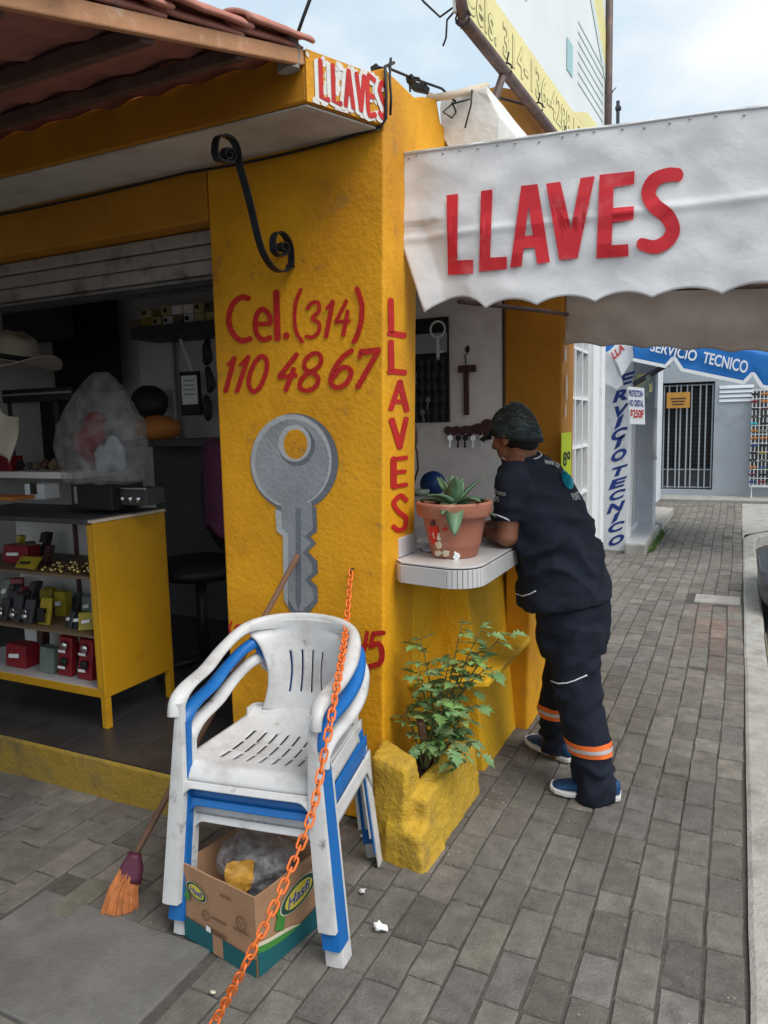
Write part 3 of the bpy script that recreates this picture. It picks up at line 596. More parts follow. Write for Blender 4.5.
# painted lettering on the pillar
FN = Vector((0, -1, 0))
def scale_at(p): return (p - EYEP).dot(ROT.col[2]) / FPX
def strokes(mb, data, conv, sc, nrm, lift=0.0036):
    for i, (pts, wd) in enumerate(data):
        cl = False
        if pts[-1] == 'c': cl = True; pts = pts[:-1]
        t = MB(); t.ribbon([(a, b, 0) for a, b in pts], wd, (0, 0, 1), 0, cl)
        mp_ = {}
        for v in t.bm.verts: mp_[v] = mb.bm.verts.new(conv(v.co.x, v.co.y) + Vector(nrm) * (lift + 0.0002 * i + v.co.z))
        for f in t.bm.faces: mb.bm.faces.new([mp_[v] for v in f.verts])
        t.bm.free()
k1 = 4.518
cv = lambda a, b: AY(220 + a / k1, 280 + b / k1, YF)
D = [([(132, 84), (100, 78), (62, 108), (42, 172), (56, 234), (96, 274), (140, 266)], 25), ([(166, 199), (200, 199), (232, 196)], 20), ([(231, 190), (224, 158), (198, 132), (172, 150), (161, 200), (171, 248), (198, 270), (230, 260)], 23),
     ([(257, 56), (263, 266)], 29), ([(300, 252), (305, 252)], 30), ([(368, 44), (346, 100), (340, 180), (350, 240), (375, 280)], 17),
     ([(398, 130), (415, 105), (445, 103), (450, 140), (420, 172), (450, 195), (448, 235), (420, 258), (392, 255)], 17), ([(512, 98), (482, 256)], 21), ([(486, 128), (508, 104)], 15),
     ([(575, 94), (527, 188)], 17), ([(527, 190), (588, 186)], 17), ([(580, 142), (560, 250)], 19), ([(622, 40), (644, 110), (640, 190), (624, 248), (608, 280)], 23),
     ([(68, 352), (28, 502)], 22), ([(38, 384), (62, 356)], 14), ([(130, 347), (80, 502)], 22), ([(94, 384), (122, 354)], 14), ([(186, 345), (152, 388), (132, 456), (150, 504), (184, 482), (212, 412), (212, 360), 'c'], 21),
     ([(350, 336), (272, 434)], 22), ([(272, 440), (346, 430)], 20), ([(336, 402), (300, 496)], 23), ([(425, 332), (388, 362), (388, 402), (416, 412), (456, 382), (456, 342), 'c'], 20), ([(412, 418), (372, 448), (365, 485), (396, 500), (436, 480), (446, 442), 'c'], 21),
     ([(600, 318), (552, 354), (512, 418), (504, 464), (530, 486), (570, 470), (596, 424), (580, 396), (546, 402), (516, 440)], 22), ([(640, 326), (720, 318)], 28), ([(634, 350), (640, 328)], 18), ([(714, 328), (625, 484)], 24)]
m = MB(); strokes(m, D[:13], cv, k1, FN); obj('area_code_lettering', m, 'red', B)
m = MB(); strokes(m, D[13:], cv, k1, FN)
obj('phone_lettering', m, 'red', B); m = MB()
k2 = 3.49; cv2 = lambda a, b: AY(170 + a / k2, 600 + b / k2, YF)
D = [([(217, 75), (209, 95), (214, 120)], 7), ([(228, 97), (240, 86), (248, 96), (240, 108), (230, 118), (250, 117)], 7), ([(264, 84), (262, 118)], 8), ([(690, 112), (678, 178)], 14), ([(662, 160), (690, 156)], 10), ([(748, 114), (712, 116)], 17), ([(710, 118), (702, 160)], 15), ([(702, 160), (730, 152), (742, 180), (735, 218), (696, 232)], 19)]
strokes(m, D[:3], cv2, k2, FN); obj('second_phone_start', m, 'red', B); m = MB(); strokes(m, D[3:], cv2, k2, FN); obj('hidden_phone_end', m, 'red', B)
k3 = 3.2; cv3 = lambda a, b: ASIDE(380 + a / k3, 280 + b / k3)
D = [([(34, 64), (36, 164)], 19), ([(30, 170), (76, 178)], 20), ([(34, 198), (36, 286)], 19), ([(30, 292), (78, 296)], 19), ([(62, 326), (34, 412)], 17), ([(62, 326), (84, 416)], 19), ([(46, 388), (76, 390)], 14), ([(36, 448), (62, 534)], 20), ([(82, 444), (62, 534)], 17),
     ([(42, 572), (42, 660)], 20), ([(42, 574), (82, 568)], 14), ([(42, 616), (78, 612)], 13), ([(42, 662), (82, 654)], 14), ([(82, 704), (64, 690), (42, 712), (56, 740), (80, 760), (76, 792), (56, 800), (40, 788)], 15)]
m = MB(); strokes(m, D, cv3, k3, Vector((1, 0, 0)), 0.0012); obj('vertical_lettering', m, 'red', B)
# painted key mural
k4 = 2.277; kp = lambda a, b, l=0.005: AY(200 + a / k4, 250 + b / k4, YF) + FN * l
def ell(cx, cy, rx, ry, l, n=48, a0=0, a1=360): return [kp(cx + rx * math.cos(R(a0 + (a1 - a0) * i / n)), cy + ry * math.sin(R(a0 + (a1 - a0) * i / n)), l) for i in range(n)]
shaft = [(175, 585), (178, 640), (192, 652), (194, 800), (215, 836), (238, 840), (270, 800), (268, 765), (252, 750), (270, 735), (268, 708), (246, 686), (266, 668), (252, 652), (268, 640), (266, 585)]
m = MB(); m.poly(ell(216, 483, 100, 111, 0.0034)); m.poly([kp(a, b, 0.0036) for a, b in shaft]); km = obj('painted_key', m, 'kdark', B)
m = MB(); m.poly(ell(209, 480, 92, 106, 0.0038)); m.poly([kp(a, b, 0.0039) for a, b in [(172, 590), (176, 640), (190, 652), (192, 796), (202, 812), (202, 600)]]); obj('key_rim', m, 'klight', km)
m = MB(); m.poly(ell(211, 484, 84, 98, 0.0041)); m.poly([kp(a, b, 0.0043) for a, b in [(186, 575), (188, 632), (202, 646), (203, 796), (218, 820), (234, 822), (260, 796), (258, 772), (240, 752), (258, 732), (256, 714), (236, 688), (254, 668), (240, 652), (258, 634), (256, 575)]]); obj('key_face', m, 'kmid', km)
m = MB(); m.poly([kp(a, b, 0.0047) for a, b in [(219, 588), (231, 588), (232, 800), (226, 822), (219, 800)]]); m.poly(ell(222, 446, 41, 46, 0.0045)); obj('key_groove', m, 'kdark', km)
m = MB(); m.poly(ell(217, 440, 37, 42, 0.0048)); obj('key_hole_rim', m, 'klight', km)
m = MB(); m.poly(ell(219, 442, 27, 34, 0.0050)); obj('key_hole', m, 'yellow', km)

# roller shutter box in the doorway
m = MB()
z = 2.275
for i, (h, d) in enumerate([(0.055, 0), (0.06, 0.008), (0.06, 0.0), (0.02, 0.012)]):
    m.box(-4.59, -1.86, 2.42 + d, 2.46, z - h + 0.004, z); z -= h
sh = obj('roller_shutter', m, 'shutter', B, bevel=0.012)
m = MB(); m.box(-4.59, -1.86, 2.405, 2.47, z - 0.018, z - 0.002); obj('shutter_bottom_rail', m, 'dark', sh, bevel=0.004)

# tile lean-to roof, sloping down towards the street
RT = Vector((0, 2.046, 2.592)); _p = AX(0, 3, -1.235); RB = RT + (Vector((0, _p.y, _p.z)) - RT) * 1.75; sl_ = (RB - RT); sln = sl_.length; sd_ = sl_.normalized(); rn = Vector((1, 0, 0)).cross(sd_).normalized()  # slope lengthened past the view to shade the doorway
if rn.z < 0: rn = -rn
def RP(x, s, h=0.0): return Vector((x, 0, 0)) + RT + sd_ * s + rn * h
ROOF = thing('tile_roof', 'pink clay tile lean-to roof on dark beams, sloping out over the shop doorway', 'roof', (-2.8, 1.4, 2.2))
m = MB()
ncr = 6; L_ = sln / ncr
for c_ in range(ncr):
    s0, s1 = c_ * L_ - 0.02, (c_ + 1) * L_ + 0.03
    def fz(u, v, c_=c_, s0=s0, s1=s1):
        x = -4.7 + 3.47 * u; s = s0 + (s1 - s0) * v
        wv = abs(math.sin(math.pi * (x + 1.23) / 0.20)) ** 0.8 * 0.045
        return RP(x, s + 0.010 * noise.noise(Vector((round((x + 1.23) / 0.2) * 3, c_, 0))), 0.035 + wv + 0.016 * (v) + 0.004 * noise.noise(Vector((x * 5, s * 5, 0))))
    m.grid(fz, 140, 4)
obj('clay_tiles', m, 'tile', ROOF, smooth=True, solid=0.012)
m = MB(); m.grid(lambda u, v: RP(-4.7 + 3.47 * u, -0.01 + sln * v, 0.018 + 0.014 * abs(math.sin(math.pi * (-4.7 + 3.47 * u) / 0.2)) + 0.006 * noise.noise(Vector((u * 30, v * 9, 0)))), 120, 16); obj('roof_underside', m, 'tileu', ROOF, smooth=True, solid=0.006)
for s, hh in ((0.30, 0.055), (0.68, 0.06), (1.10, 0.06), (1.6, 0.06)):
    m = MB(); m.obox(RP(-2.99, s, 0.000), (1.742, 0, 0), sd_ * 0.026, rn * hh / 3.3); obj('purlin', m, 'beam', ROOF, bevel=0.004)
m = MB(); m.obox(RP(-1.235, sln / 2 - 0.01, 0.012), (0.011, 0, 0), sd_ * (sln / 2), rn * 0.021); obj('rake_board', m, 'rake', ROOF, bevel=0.004)
random.seed(11)
for k in range(6):
    s0 = sln - (k + 1) * 0.33 + 0.02; a0 = random.uniform(-0.02, 0.02)
    m = MB()
    def bt(u, v, s0=s0, k=k, a0=a0):
        th = math.pi * (0.02 + 0.96 * u); r = 0.066 - 0.012 * v
        return RP(-1.262 + r * math.cos(th) + a0 * v, s0 + 0.36 * (1 - v), 0.048 + 0.016 * (1 - v) + 0.5 * r * math.sin(th) + 0.004 * noise.noise(Vector((u * 3, v * 4, k * 5))))
    m.grid(bt, 14, 8); obj('rake_tile', m, 'tile', ROOF, smooth=True, solid=0.011)
m = MB(); m.jitter(0); 
rr = []
for k in range(7):
    a = k * 0.9; rr.append(RP(-1.255 + 0.035 * math.cos(a) * (1 + 0.3 * math.sin(k * 3)), 0.03 + 0.028 * math.sin(a), 0.0))
m.hexa([p + Vector((0, 0, -0.02)) for p in rr], [p + Vector((0, 0, 0.07)) for p in rr]); m.subdiv(2); m.jitter(0.012, 25); obj('mortar_lump', m, 'concrete', ROOF)
# added wall outside the view, shading the doorway from the left
m = MB(); m.box(-4.0, -3.85, 0.2, 2.3, -0.02, 2.3); tag(obj('side_wall', m, 'concrete'), 'added grey wall out of view under the left of the tile roof, shading the doorway', 'wall')
# ------------------------------------------------------------------ awning over the hatch
AW = thing('awning', 'white canvas awning with scalloped edge and red lettering over the key hatch', 'awning', (-1.1, 3.3, 1.9))
def aw_top(x):
    z = 2.442 + (x + 1.125) * (2.380 - 2.442) / 1.095
    if x > -0.03: z = 2.380 - 0.55 * (x + 0.03) ** 2 - 0.05 * (x + 0.03)
    return z
cusps = [-1.028, -0.805, -0.625, -0.437, -0.262, -0.063, 0.135, 0.33]
def aw_bot(x):
    if x <= cusps[0]: return 1.882
    for a, b in zip(cusps[:-1], cusps[1:]):
        if a <= x <= b:
            t = (x - a) / (b - a); zl = 1.888 + (x + 1.0) * (-0.028)
            big = 0.062 if a < -0.9 else 0.026
            return zl + big * math.sin(math.pi * t) ** 0.75 * (1 if a > -0.9 else (0.55 + 0.45 * t))
    return 1.86
def aw_y(x, z):
    tz = (aw_top(x) - z) / 0.55
    return 2.5 + 0.010 * noise.noise(Vector((x * 3.0, z * 5, 1))) + 0.004 * abs(noise.noise(Vector((x * 5 + z * 7, z * 4 - x * 3, 8)))) + 0.006 * noise.noise(Vector((x * 9, z * 12, 4))) - 0.012 * tz * math.sin(x * 16.5) * max(0, tz - 0.5) + 0.016 * max(0, 1 - abs((x + 1.02 + (2.15 - z) * -0.3)) / 0.1) * (1 if z < 2.2 else 0.2) - 0.006 * math.exp(-((z - 2.13 + 0.02 * x) / 0.012) ** 2)
def aw_left(z):
    return -1.125 if z > 2.17 else -1.125 + (2.17 - z) / (2.17 - 1.885) * 0.097
m = MB()
def awp(u, v):
    x = -1.125 + u * (0.36 + 1.125); zt, zb = aw_top(x), aw_bot(x); z = zt + (zb - zt) * v
    xl = aw_left(z); x = xl + u * (0.36 - xl)
    zt, zb = aw_top(x), aw_bot(x); z = zt + (zb - zt) * v
    return Vector((x, aw_y(x, z), z))
m.grid(awp, 180, 60); npn = obj('near_panel', m, 'canvas', AW, smooth=True, solid=0.003)
m = MB(); m.grid(lambda u, v: Vector((-1.125 + 1.485 * u, 2.495 + 1.76 * v, aw_top(-1.125 + 1.485 * u) + 0.004 - 0.02 * math.sin(math.pi * v) * math.sin(math.pi * min(1, u * 1.2)))), 40, 30); obj('roof_canvas', m, 'canvasr', AW, smooth=True, solid=0.003)
m = MB(); m.grid(lambda u, v: Vector((0.36 + 0.02 * math.sin(v * 3), 2.5 + 1.75 * u, aw_top(0.36) - (aw_top(0.36) - 1.86 - 0.02 * abs(math.sin(u * math.pi * 8))) * v)), 60, 10); obj('street_panel', m, 'canvas', AW, smooth=True, solid=0.003)
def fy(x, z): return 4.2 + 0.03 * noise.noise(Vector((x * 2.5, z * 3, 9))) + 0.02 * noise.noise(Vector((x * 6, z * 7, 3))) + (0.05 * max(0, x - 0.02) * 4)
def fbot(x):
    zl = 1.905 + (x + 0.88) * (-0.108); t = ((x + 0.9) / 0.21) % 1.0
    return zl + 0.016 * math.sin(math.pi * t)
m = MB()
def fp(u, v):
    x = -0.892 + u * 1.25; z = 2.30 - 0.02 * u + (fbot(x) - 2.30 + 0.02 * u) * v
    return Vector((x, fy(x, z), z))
m.grid(fp, 110, 30); obj('far_panel', m, 'canvas_shaded', AW, smooth=True, solid=0.003)
m = MB()
m.tube([(-1.10, 2.52, 2.43), (-0.03, 2.52, 2.365), (0.34, 2.52, 2.22)], 0.011); m.tube([(-1.10, 4.17, 2.43), (-0.03, 4.17, 2.36), (0.34, 4.17, 2.20)], 0.011)
m.tube([(0.34, 2.52, 2.22), (0.34, 4.17, 2.20)], 0.011); m.tube([(-0.89, 4.16, 2.192), (0.34, 4.16, 2.105)], 0.012)
m.tube([(-1.08, 3.0, 2.0), (-0.88, 3.6, 2.02), (-0.86, 4.1, 2.06)], 0.010)
obj('awning_frame', m, 'rust', AW, smooth=True)
random.seed(2)
for k in range(22):
    x = -1.10 + 1.42 * k / 21 + random.uniform(-.02, .02); z = aw_top(x) - random.uniform(0.008, 0.016); m = MB(); m.ball((x, aw_y(x, z) - 0.004, z), 0.0042, 0.003, 0.0036, seg=8); obj('eyelet', m, 'silver', npn, smooth=True)
m = MB()
for x in np.linspace(-1.12, 0.34, 60):
    pass
m.tube([(x, aw_y(x, aw_top(x)) - 0.003, aw_top(x) + 0.001) for x in np.linspace(-1.125, 0.35, 50)], 0.0042, 8); obj('top_hem', m, 'canvas', AW, smooth=True)
# red letters on the canvas: polygons in picture space laid on the panel's own surface
def awl(px, py, l): p = AY(px, py, 2.5); p = AY(px, py, aw_y(p.x, p.z)); return Vector((p.x, p.y - 0.0095 - l, p.z))
def aw_poly(pts, conv, i):
    m = MB()
    m.poly([(conv(a, b)[0], conv(a, b)[1], 0) for a, b in pts])
    for f in m.bm.faces: f.normal_update()
    bmesh.ops.triangulate(m.bm, faces=m.bm.faces[:]); bmesh.ops.subdivide_edges(m.bm, edges=m.bm.edges[:], cuts=5, use_grid_fill=True)
    for v in m.bm.verts: v.co = awl(v.co.x, v.co.y, 0.0002 * i)
    return m
c4 = lambda a, b: (340 + a / 3.49, 120 + b / 3.49); c2 = lambda a, b: (380 + a / 1.979, b / 1.979); c8 = lambda a, b: (560 + a / 3.2, b / 3.2)
LT = [(c4, [[(375, 265), (415, 260), (412, 492), (468, 489), (468, 537), (380, 542)]]), (c4, [[(495, 250), (535, 245), (527, 482), (585, 479), (585, 522), (488, 530)]]),
      (c4, [[(635, 232), (668, 229), (636, 512), (597, 517)], [(650, 231), (692, 226), (735, 498), (690, 503)], [(642, 407), (684, 403), (690, 446), (636, 451)]]),
      (c2, [[(330, 365), (358, 361), (383, 470), (378, 514), (356, 515)], [(398, 354), (426, 350), (392, 512), (372, 514), (376, 470)]]),
      (c8, [[(128, 562), (175, 557), (165, 825), (118, 828)], [(170, 558), (240, 550), (238, 592), (170, 602)], [(168, 668), (238, 662), (236, 705), (164, 715)], [(160, 787), (220, 783), (220, 822), (158, 826)]])]
for conv, ps in LT:
    mm = MB()
    for i, p in enumerate(ps):
        q = aw_poly(p, conv, i); d = {v: mm.bm.verts.new(v.co) for v in q.bm.verts}
        for f in q.bm.faces: mm.bm.faces.new([d[v] for v in f.verts])
        q.bm.free()
    obj('letter', mm, 'redaw', npn)
m = MB(); t = MB(); t.ribbon([(378, 562, 0), (345, 562, 0), (302, 580, 0), (284, 622, 0), (305, 662, 0), (342, 692, 0), (362, 735, 0), (345, 772, 0), (305, 792, 0), (262, 783, 0)], [44, 44, 44, 46, 50, 50, 46, 44, 44, 40], (0, 0, 1))
d = {v: m.bm.verts.new(awl(*c8(v.co.x, v.co.y), v.co.z)) for v in t.bm.verts}
for f in t.bm.faces: m.bm.faces.new([d[v] for v in f.verts])
t.bm.free(); obj('letter', m, 'redaw', npn)

# ------------------------------------------------------------------ iron scroll, cables, hooks on the facade
def spiral(c, r0, r1, a0, a1, n=40): return [(c[0] + (r0 + (r1 - r0) * k / n) * math.cos(R(a0 + (a1 - a0) * k / n)), c[1] + (r0 + (r1 - r0) * k / n) * math.sin(R(a0 + (a1 - a0) * k / n))) for k in range(n + 1)]
k5 = 6.024; XB = AY(292, 266, YF).x; sc = lambda a, b: AX(190 + a / k5, 120 + b / k5, XB)
pts = [(215, 205), (222, 215), (232, 205), (222, 180), (198, 178), (192, 215), (215, 255), (245, 240), (252, 205), (232, 190)]
path2 = [(226, 214), (236, 200), (222, 180), (196, 190), (194, 228), (222, 258), (252, 232), (240, 170)]
up_ = [(222, 212), (233, 203), (226, 186), (206, 186), (200, 212), (216, 246), (240, 236), (250, 206)]
A_ = spiral((224, 208), 6, 46, 0, 540, 46)
strap = [(235, 206), (226, 190), (206, 190), (200, 216), (218, 252), (244, 246), (258, 214), (240, 150), (200, 100)]
main = [(205, 250), (165, 235), (150, 180), (162, 110), (205, 92), (255, 120), (285, 180), (300, 280), (340, 420), (375, 560), (405, 690), (440, 800), (490, 880), (540, 912), (590, 900), (612, 840), (600, 750), (560, 685), (520, 680), (500, 720), (505, 790), (545, 820), (578, 790), (572, 745), (545, 745), (540, 775), (560, 790)]
main = [(228, 212), (236, 196), (216, 184), (196, 208), (212, 250), (245, 250), (252, 215), (236, 175)][:0] + [(226, 218), (238, 204), (230, 180), (206, 182), (196, 212), (214, 254)][:0] + main
st = Vector((1, 0, 0))
m = MB(); n = len(main); P = [sc(a, b) for a, b in main]
Q = []
PP = [2 * P[0] - P[1]] + P + [2 * P[-1] - P[-2]]
for i in range(1, n):
    for k in range(6):
        t = k / 6; a, b, c, d = PP[i - 1], PP[i], PP[i + 1], PP[i + 2]
        Q.append(0.5 * ((2 * b) + (c - a) * t + (2 * a - 5 * b + 4 * c - d) * t * t + (3 * b - a - 3 * c + d) * t ** 3))
rings = []
for i, q in enumerate(Q):
    t = (Q[min(i + 1, len(Q) - 1)] - Q[max(i - 1, 0)]).normalized(); nn = t.cross(st).normalized() * 0.0028; w_ = st * 0.013
    rings.append([q + nn + w_, q + nn - w_, q - nn - w_, q - nn + w_])
m.loft(rings)
e = Q[0]
curl = [(205, 250), (240, 258), (262, 225), (245, 180), (212, 172), (196, 205), (212, 238), (236, 228), (238, 200), (220, 195)]
P = [sc(a, b) for a, b in curl]; rings = []
for i, q in enumerate(P):
    t = (P[min(i + 1, len(P) - 1)] - P[max(i - 1, 0)]).normalized(); nn = t.cross(st).normalized() * 0.0028; w_ = st * 0.013
    rings.append([q + nn + w_, q + nn - w_, q - nn - w_, q - nn + w_])
m.loft(rings)
a = sc(600, 880); m.box(a.x - 0.013, a.x + 0.013, min(a.y, YF - 0.01) - 0.004, YF + 0.01, a.z - 0.004, a.z + 0.004)

tag(obj('scroll_bracket', m, 'iron', smooth=False), 'black wrought iron scroll bracket fixed to the yellow wall above the phone number', 'bracket')
def sag(a, b, d, n=14):
    a, b = Vector(a), Vector(b); return [a.lerp(b, k / n) + Vector((0, 0, -d * 4 * (k / n) * (1 - k / n))) for k in range(n + 1)]
m = MB(); z_ = 2.462
c1 = sag((-3.4, YF - 0.02, z_), (-1.9, YF - 0.03, z_ - 0.006), 0.012) + sag((-1.9, YF - 0.03, z_ - 0.006), (-1.105, YF - 0.015, z_ + 0.012), 0.015)[1:]
c1 += [(-1.085, YF - 0.012, 2.50), (-1.082, YF - 0.012, 2.58), (-1.085, YF - 0.01, 2.66), (-1.085, 2.40, 2.70)]
m.tube(c1, 0.0055, 8); tag(obj('cable', m, 'cable', smooth=True), 'black cable clipped along the soffit and up beside the red canopy letters', 'cable')
m = MB(); m.tube([(-1.078, YF + 0.008, 2.515), (-1.074, YF + 0.008, 2.57), (-1.078, YF + 0.008, 2.63), (-1.082, YF + 0.03, 2.70), (-1.13, 2.46, 2.715), (-1.10, 2.62, 2.735), (-1.06, 2.78, 2.755), (-1.04, 2.9, 2.74)], 0.0045, 8)
tag(obj('cable', m, 'cable', smooth=True), 'black cable running over the top of the yellow wall towards the cream pipe', 'cable')
def conn(px, py, y, lab):
    p = AY(px, py, y); m = MB()
    m.obox(p, (0.012, 0, 0.004), (0, 0.018, 0), (-0.002, 0, 0.010)); m.tube([p + Vector((0.012, 0, 0.006)), p + Vector((0.03, 0, 0.0)), p + Vector((0.04, 0.01, -0.02))], 0.004, 8); m.tube([p + Vector((-0.006, 0, 0)), p + Vector((-0.004, 0, -0.04))], 0.004, 8)
    tag(obj('cable_clamp', m, 'black', bevel=0.003), lab, 'clamp', 'clamps on the wall top')
conn(376, 70, 2.42, 'small black cable clamp on the wall top above the last canopy letter')
conn(411, 80, 2.60, 'small black cable clamp on the wall top just left of the cream pipe')
m = MB(); p = AY(420, 88, 2.70); m.obox(p, (0.03, 0, -0.012), (0, 0.02, 0), (0.004, 0, 0.012)); tag(obj('cable_joint', m, 'black', bevel=0.004), 'black taped cable joint lying where the cream pipe leaves the wall', 'cable joint')
m = MB(); m.tube([AY(294, 44, 2.3), AY(303, 18, 2.3), AY(312, -6, 2.3), AY(322, -40, 2.3)], 0.006, 8); tag(obj('stay_cable', m, 'iron', smooth=True), 'thin dark stay rod rising into the sky above the tile roof corner', 'rod')
m = MB(); p = AX(214, 20, -1.30); m.tube([p + Vector((0, 0, -0.05)), p, p + Vector((0.012, 0, 0.012))], 0.004, 6); m.ball(p, 0.007, seg=8); tag(obj('roof_hook', m, 'black'), 'small black wire hook on the edge tiles of the roof', 'hook')
m = MB(); p = AY(22, 60, 1.7); m.tube([p + Vector((0.01, 0, 0.12)), p + Vector((-0.005, 0, 0)), p + Vector((0.01, 0, -0.13))], 0.004, 6); tag(obj('hanging_wire', m, 'cable'), 'loose dark wire hanging under the tile roof at upper left', 'wire')
# cream pipe, stub of concrete beam, wires by the billboard
m = MB(); pA = AY(437, 97, 2.80); pB = AY(430, 97, 2.80); pC = AY(430, 165, 2.80); pD = AY(492, 85, 3.15)
m.tube([pC, pB], 0.014, 12); m.tube([AY(427, 99, 2.80), AY(452, 95, 2.80), AY(487, 86, 2.95)], 0.014, 12); m.ball(pB, 0.017, seg=10)
tag(obj('cream_pipe', m, 'cream_pipe', smooth=True), 'cream plastic pipe with an elbow going down behind the white awning', 'pipe')
m = MB()
q = [AY(440, 99, 2.88), AY(487, 86, 2.88), AY(500, 118, 2.88), AY(497, 150, 2.88), AY(462, 165, 2.88), AY(440, 135, 2.88)]
m.hexa(q, [p + Vector((0.02, 0.75, -0.01)) for p in q]); m.subdiv(3); m.jitter(0.008, 14)
tag(obj('concrete_beam_end', m, 'white', bevel=0.006), 'broken white concrete beam end sticking out above the awning', 'beam')
m = MB(); q = [AY(497, 86, 3.25), AY(520, 90, 3.6), AY(552, 135, 4.2), AY(552, 190, 4.2), AY(497, 190, 3.25)]
m.hexa(q, [p + Vector((-0.16, 0.02, 0)) for p in q]); tag(obj('parapet', m, 'orange', bevel=0.006), 'ochre parapet wall rising behind the awning under the billboard', 'wall')
m = MB(); m.tube([AX(478, 88, -1.0), AX(500, 98, -0.97), AX(530, 106, -0.93), AX(560, 114, -0.9), AX(600, 128, -0.86)], 0.006, 8); tag(obj('cable', m, 'cable', smooth=True), 'long black cable stretched from the concrete beam end along to the billboard post', 'cable')
m = MB(); m.tube([AY(472, 90, 2.86), AY(471, 105, 2.86), AY(465, 128, 2.86)], 0.0035, 6); m.tube([AY(470, 99, 2.86), AY(452, 104, 2.85), AY(443, 112, 2.85), AY(452, 118, 2.85), AY(456, 112, 2.85), AY(452, 102, 2.85)], 0.0035, 6); tag(obj('loose_wire', m, 'cable', smooth=True), 'looped loose black wire hanging on the white concrete beam end', 'wire')

# ------------------------------------------------------------------ billboard on the roof
bx0 = AZ(455, 20, 2.93); bx1 = AZ(550, 133, 2.93); bd = (bx1 - bx0); bd.z = 0; bdn = bd.normalized(); bn = Vector((bdn.y, -bdn.x, 0))
Lb = 2.45
def BP(s, h, l=0.0): return bx0 + bdn * s + Vector((0, 0, h)) + bn * l
BB = thing('billboard', 'faded pale yellow and blue advertising billboard with a phone number on a brown pipe frame', 'billboard', BP(1.0, 0))
m = MB(); m.hexa([BP(-0.02, 0.02, 0.0), BP(Lb, 0.02, 0.0), BP(Lb, 1.7, 0.0), BP(-0.02, 1.7, 0.0)], [BP(-0.02, 0.02, 0.012), BP(Lb, 0.02, 0.012), BP(Lb, 1.7, 0.012), BP(-0.02, 1.7, 0.012)]); bp_ = obj('board', m, 'bbblue', BB)
def bq(s0, s1, h0, h1, mt, l, nm='print'):
    m = MB(); m.quad(BP(s0, h0, l), BP(s1, h0, l), BP(s1, h1, l), BP(s0, h1, l)); return obj(nm, m, mt, bp_)
bq(-0.015, Lb - 0.01, 0.03, 0.235, 'bbyellow', 0.0145, 'yellow_strip')
m = MB(); m.poly([BP(1.62, 0.235, 0.015), BP(Lb - .01, 0.235, 0.015), BP(Lb - .01, 0.36, 0.015), BP(1.95, 0.34, 0.015)]); obj('yellow_wedge', m, 'bbyellow', bp_)
m = MB(); m.poly([BP(1.3, 1.69, 0.015), BP(1.75, 1.25, 0.015), BP(2.43, 0.75, 0.015), BP(2.43, 0.95, 0.015), BP(1.9, 1.69, 0.015)]); obj('yellow_swoosh', m, 'bbyellow', bp_)
m = MB(); m.poly([BP(1.2, 1.69, 0.0155), BP(1.65, 1.22, 0.0155), BP(2.43, 0.66, 0.0155), BP(2.43, 0.75, 0.0155), BP(1.75, 1.25, 0.0155), BP(1.3, 1.69, 0.0155)]); obj('green_swoosh', m, 'bbgreen', bp_)
bq(1.48, 1.6, 0.40, 0.56, 'bbteal', 0.0155, 'teal_square')
m = MB()
for k in range(7): m.quad(BP(1.72, 0.42 + 0.052 * k, 0.0155), BP(2.36, 0.42 + 0.052 * k, 0.0155), BP(2.36, 0.435 + 0.052 * k, 0.0155), BP(1.72, 0.435 + 0.052 * k, 0.0155))
obj('faded_text_lines', m, 'bbgreen', bp_)
m = MB()
for (s, h, ls) in ((0.62, 0.5, .10), (0.75, 0.42, .12), (0.86, 0.52, .12)): m.quad(BP(s, h, 0.0155), BP(s + 0.05, h, 0.0155), BP(s + 0.07, h + ls * 2, 0.0155), BP(s + 0.03, h + ls * 2, 0.0155))
obj('faded_figures', m, 'bbgreen', bp_)
for st_, s0, s1 in (('Cels.', 0.05, 0.40), ('314-136-4288', 0.47, 1.56), ('|', 1.62, 1.635)):
    m = MB(); text(m, st_, BP(s0, 0.065), BP(s1, 0.065), BP(s1, 0.205), BP(s0, 0.205), 0.0160, bold=0.032, spacing=1.08); tx = obj('phone_number', m, 'bbink', bp_)
    m = MB(); text(m, st_, BP(s0 + .004, 0.068), BP(s1 - .004, 0.068), BP(s1 - .004, 0.202), BP(s0 + .004, 0.202), 0.0166, bold=0.003, spacing=1.08); obj('phone_number_fill', m, 'bbyellow', bp_)
m = MB(); text(m, '314 872', BP(1.72, 0.10), BP(2.36, 0.10), BP(2.36, 0.20), BP(1.72, 0.20), 0.0160, bold=0.01); obj('second_number', m, 'bbink', bp_)
m = MB(); m.tube([BP(-0.02, 1.9, 0.03), BP(-0.02, 0.06, 0.03), BP(0.03, -0.02, 0.03)], 0.021, 12); m.tube([BP(0.0, -0.005, 0.03), BP(0.5, -0.012, 0.03), BP(1.5, -0.03, 0.03), BP(Lb, -0.03, 0.03)], 0.023, 12); obj('pipe_frame', m, 'rust', BB, smooth=True)
m = MB(); m.tube([BP(Lb - 0.02, -0.25, 0.03), BP(Lb - 0.03, 0.6, 0.035), BP(Lb - 0.02, 1.9, 0.03)], 0.021, 12); obj('end_post', m, 'rust', BB, smooth=True)
m = MB(); m.tube([BP(0.42, -0.04, 0.03), BP(0.40, -0.14, 0.0), BP(0.36, -0.28, -0.02)], 0.016, 10); obj('brace', m, 'rust', BB, smooth=True)
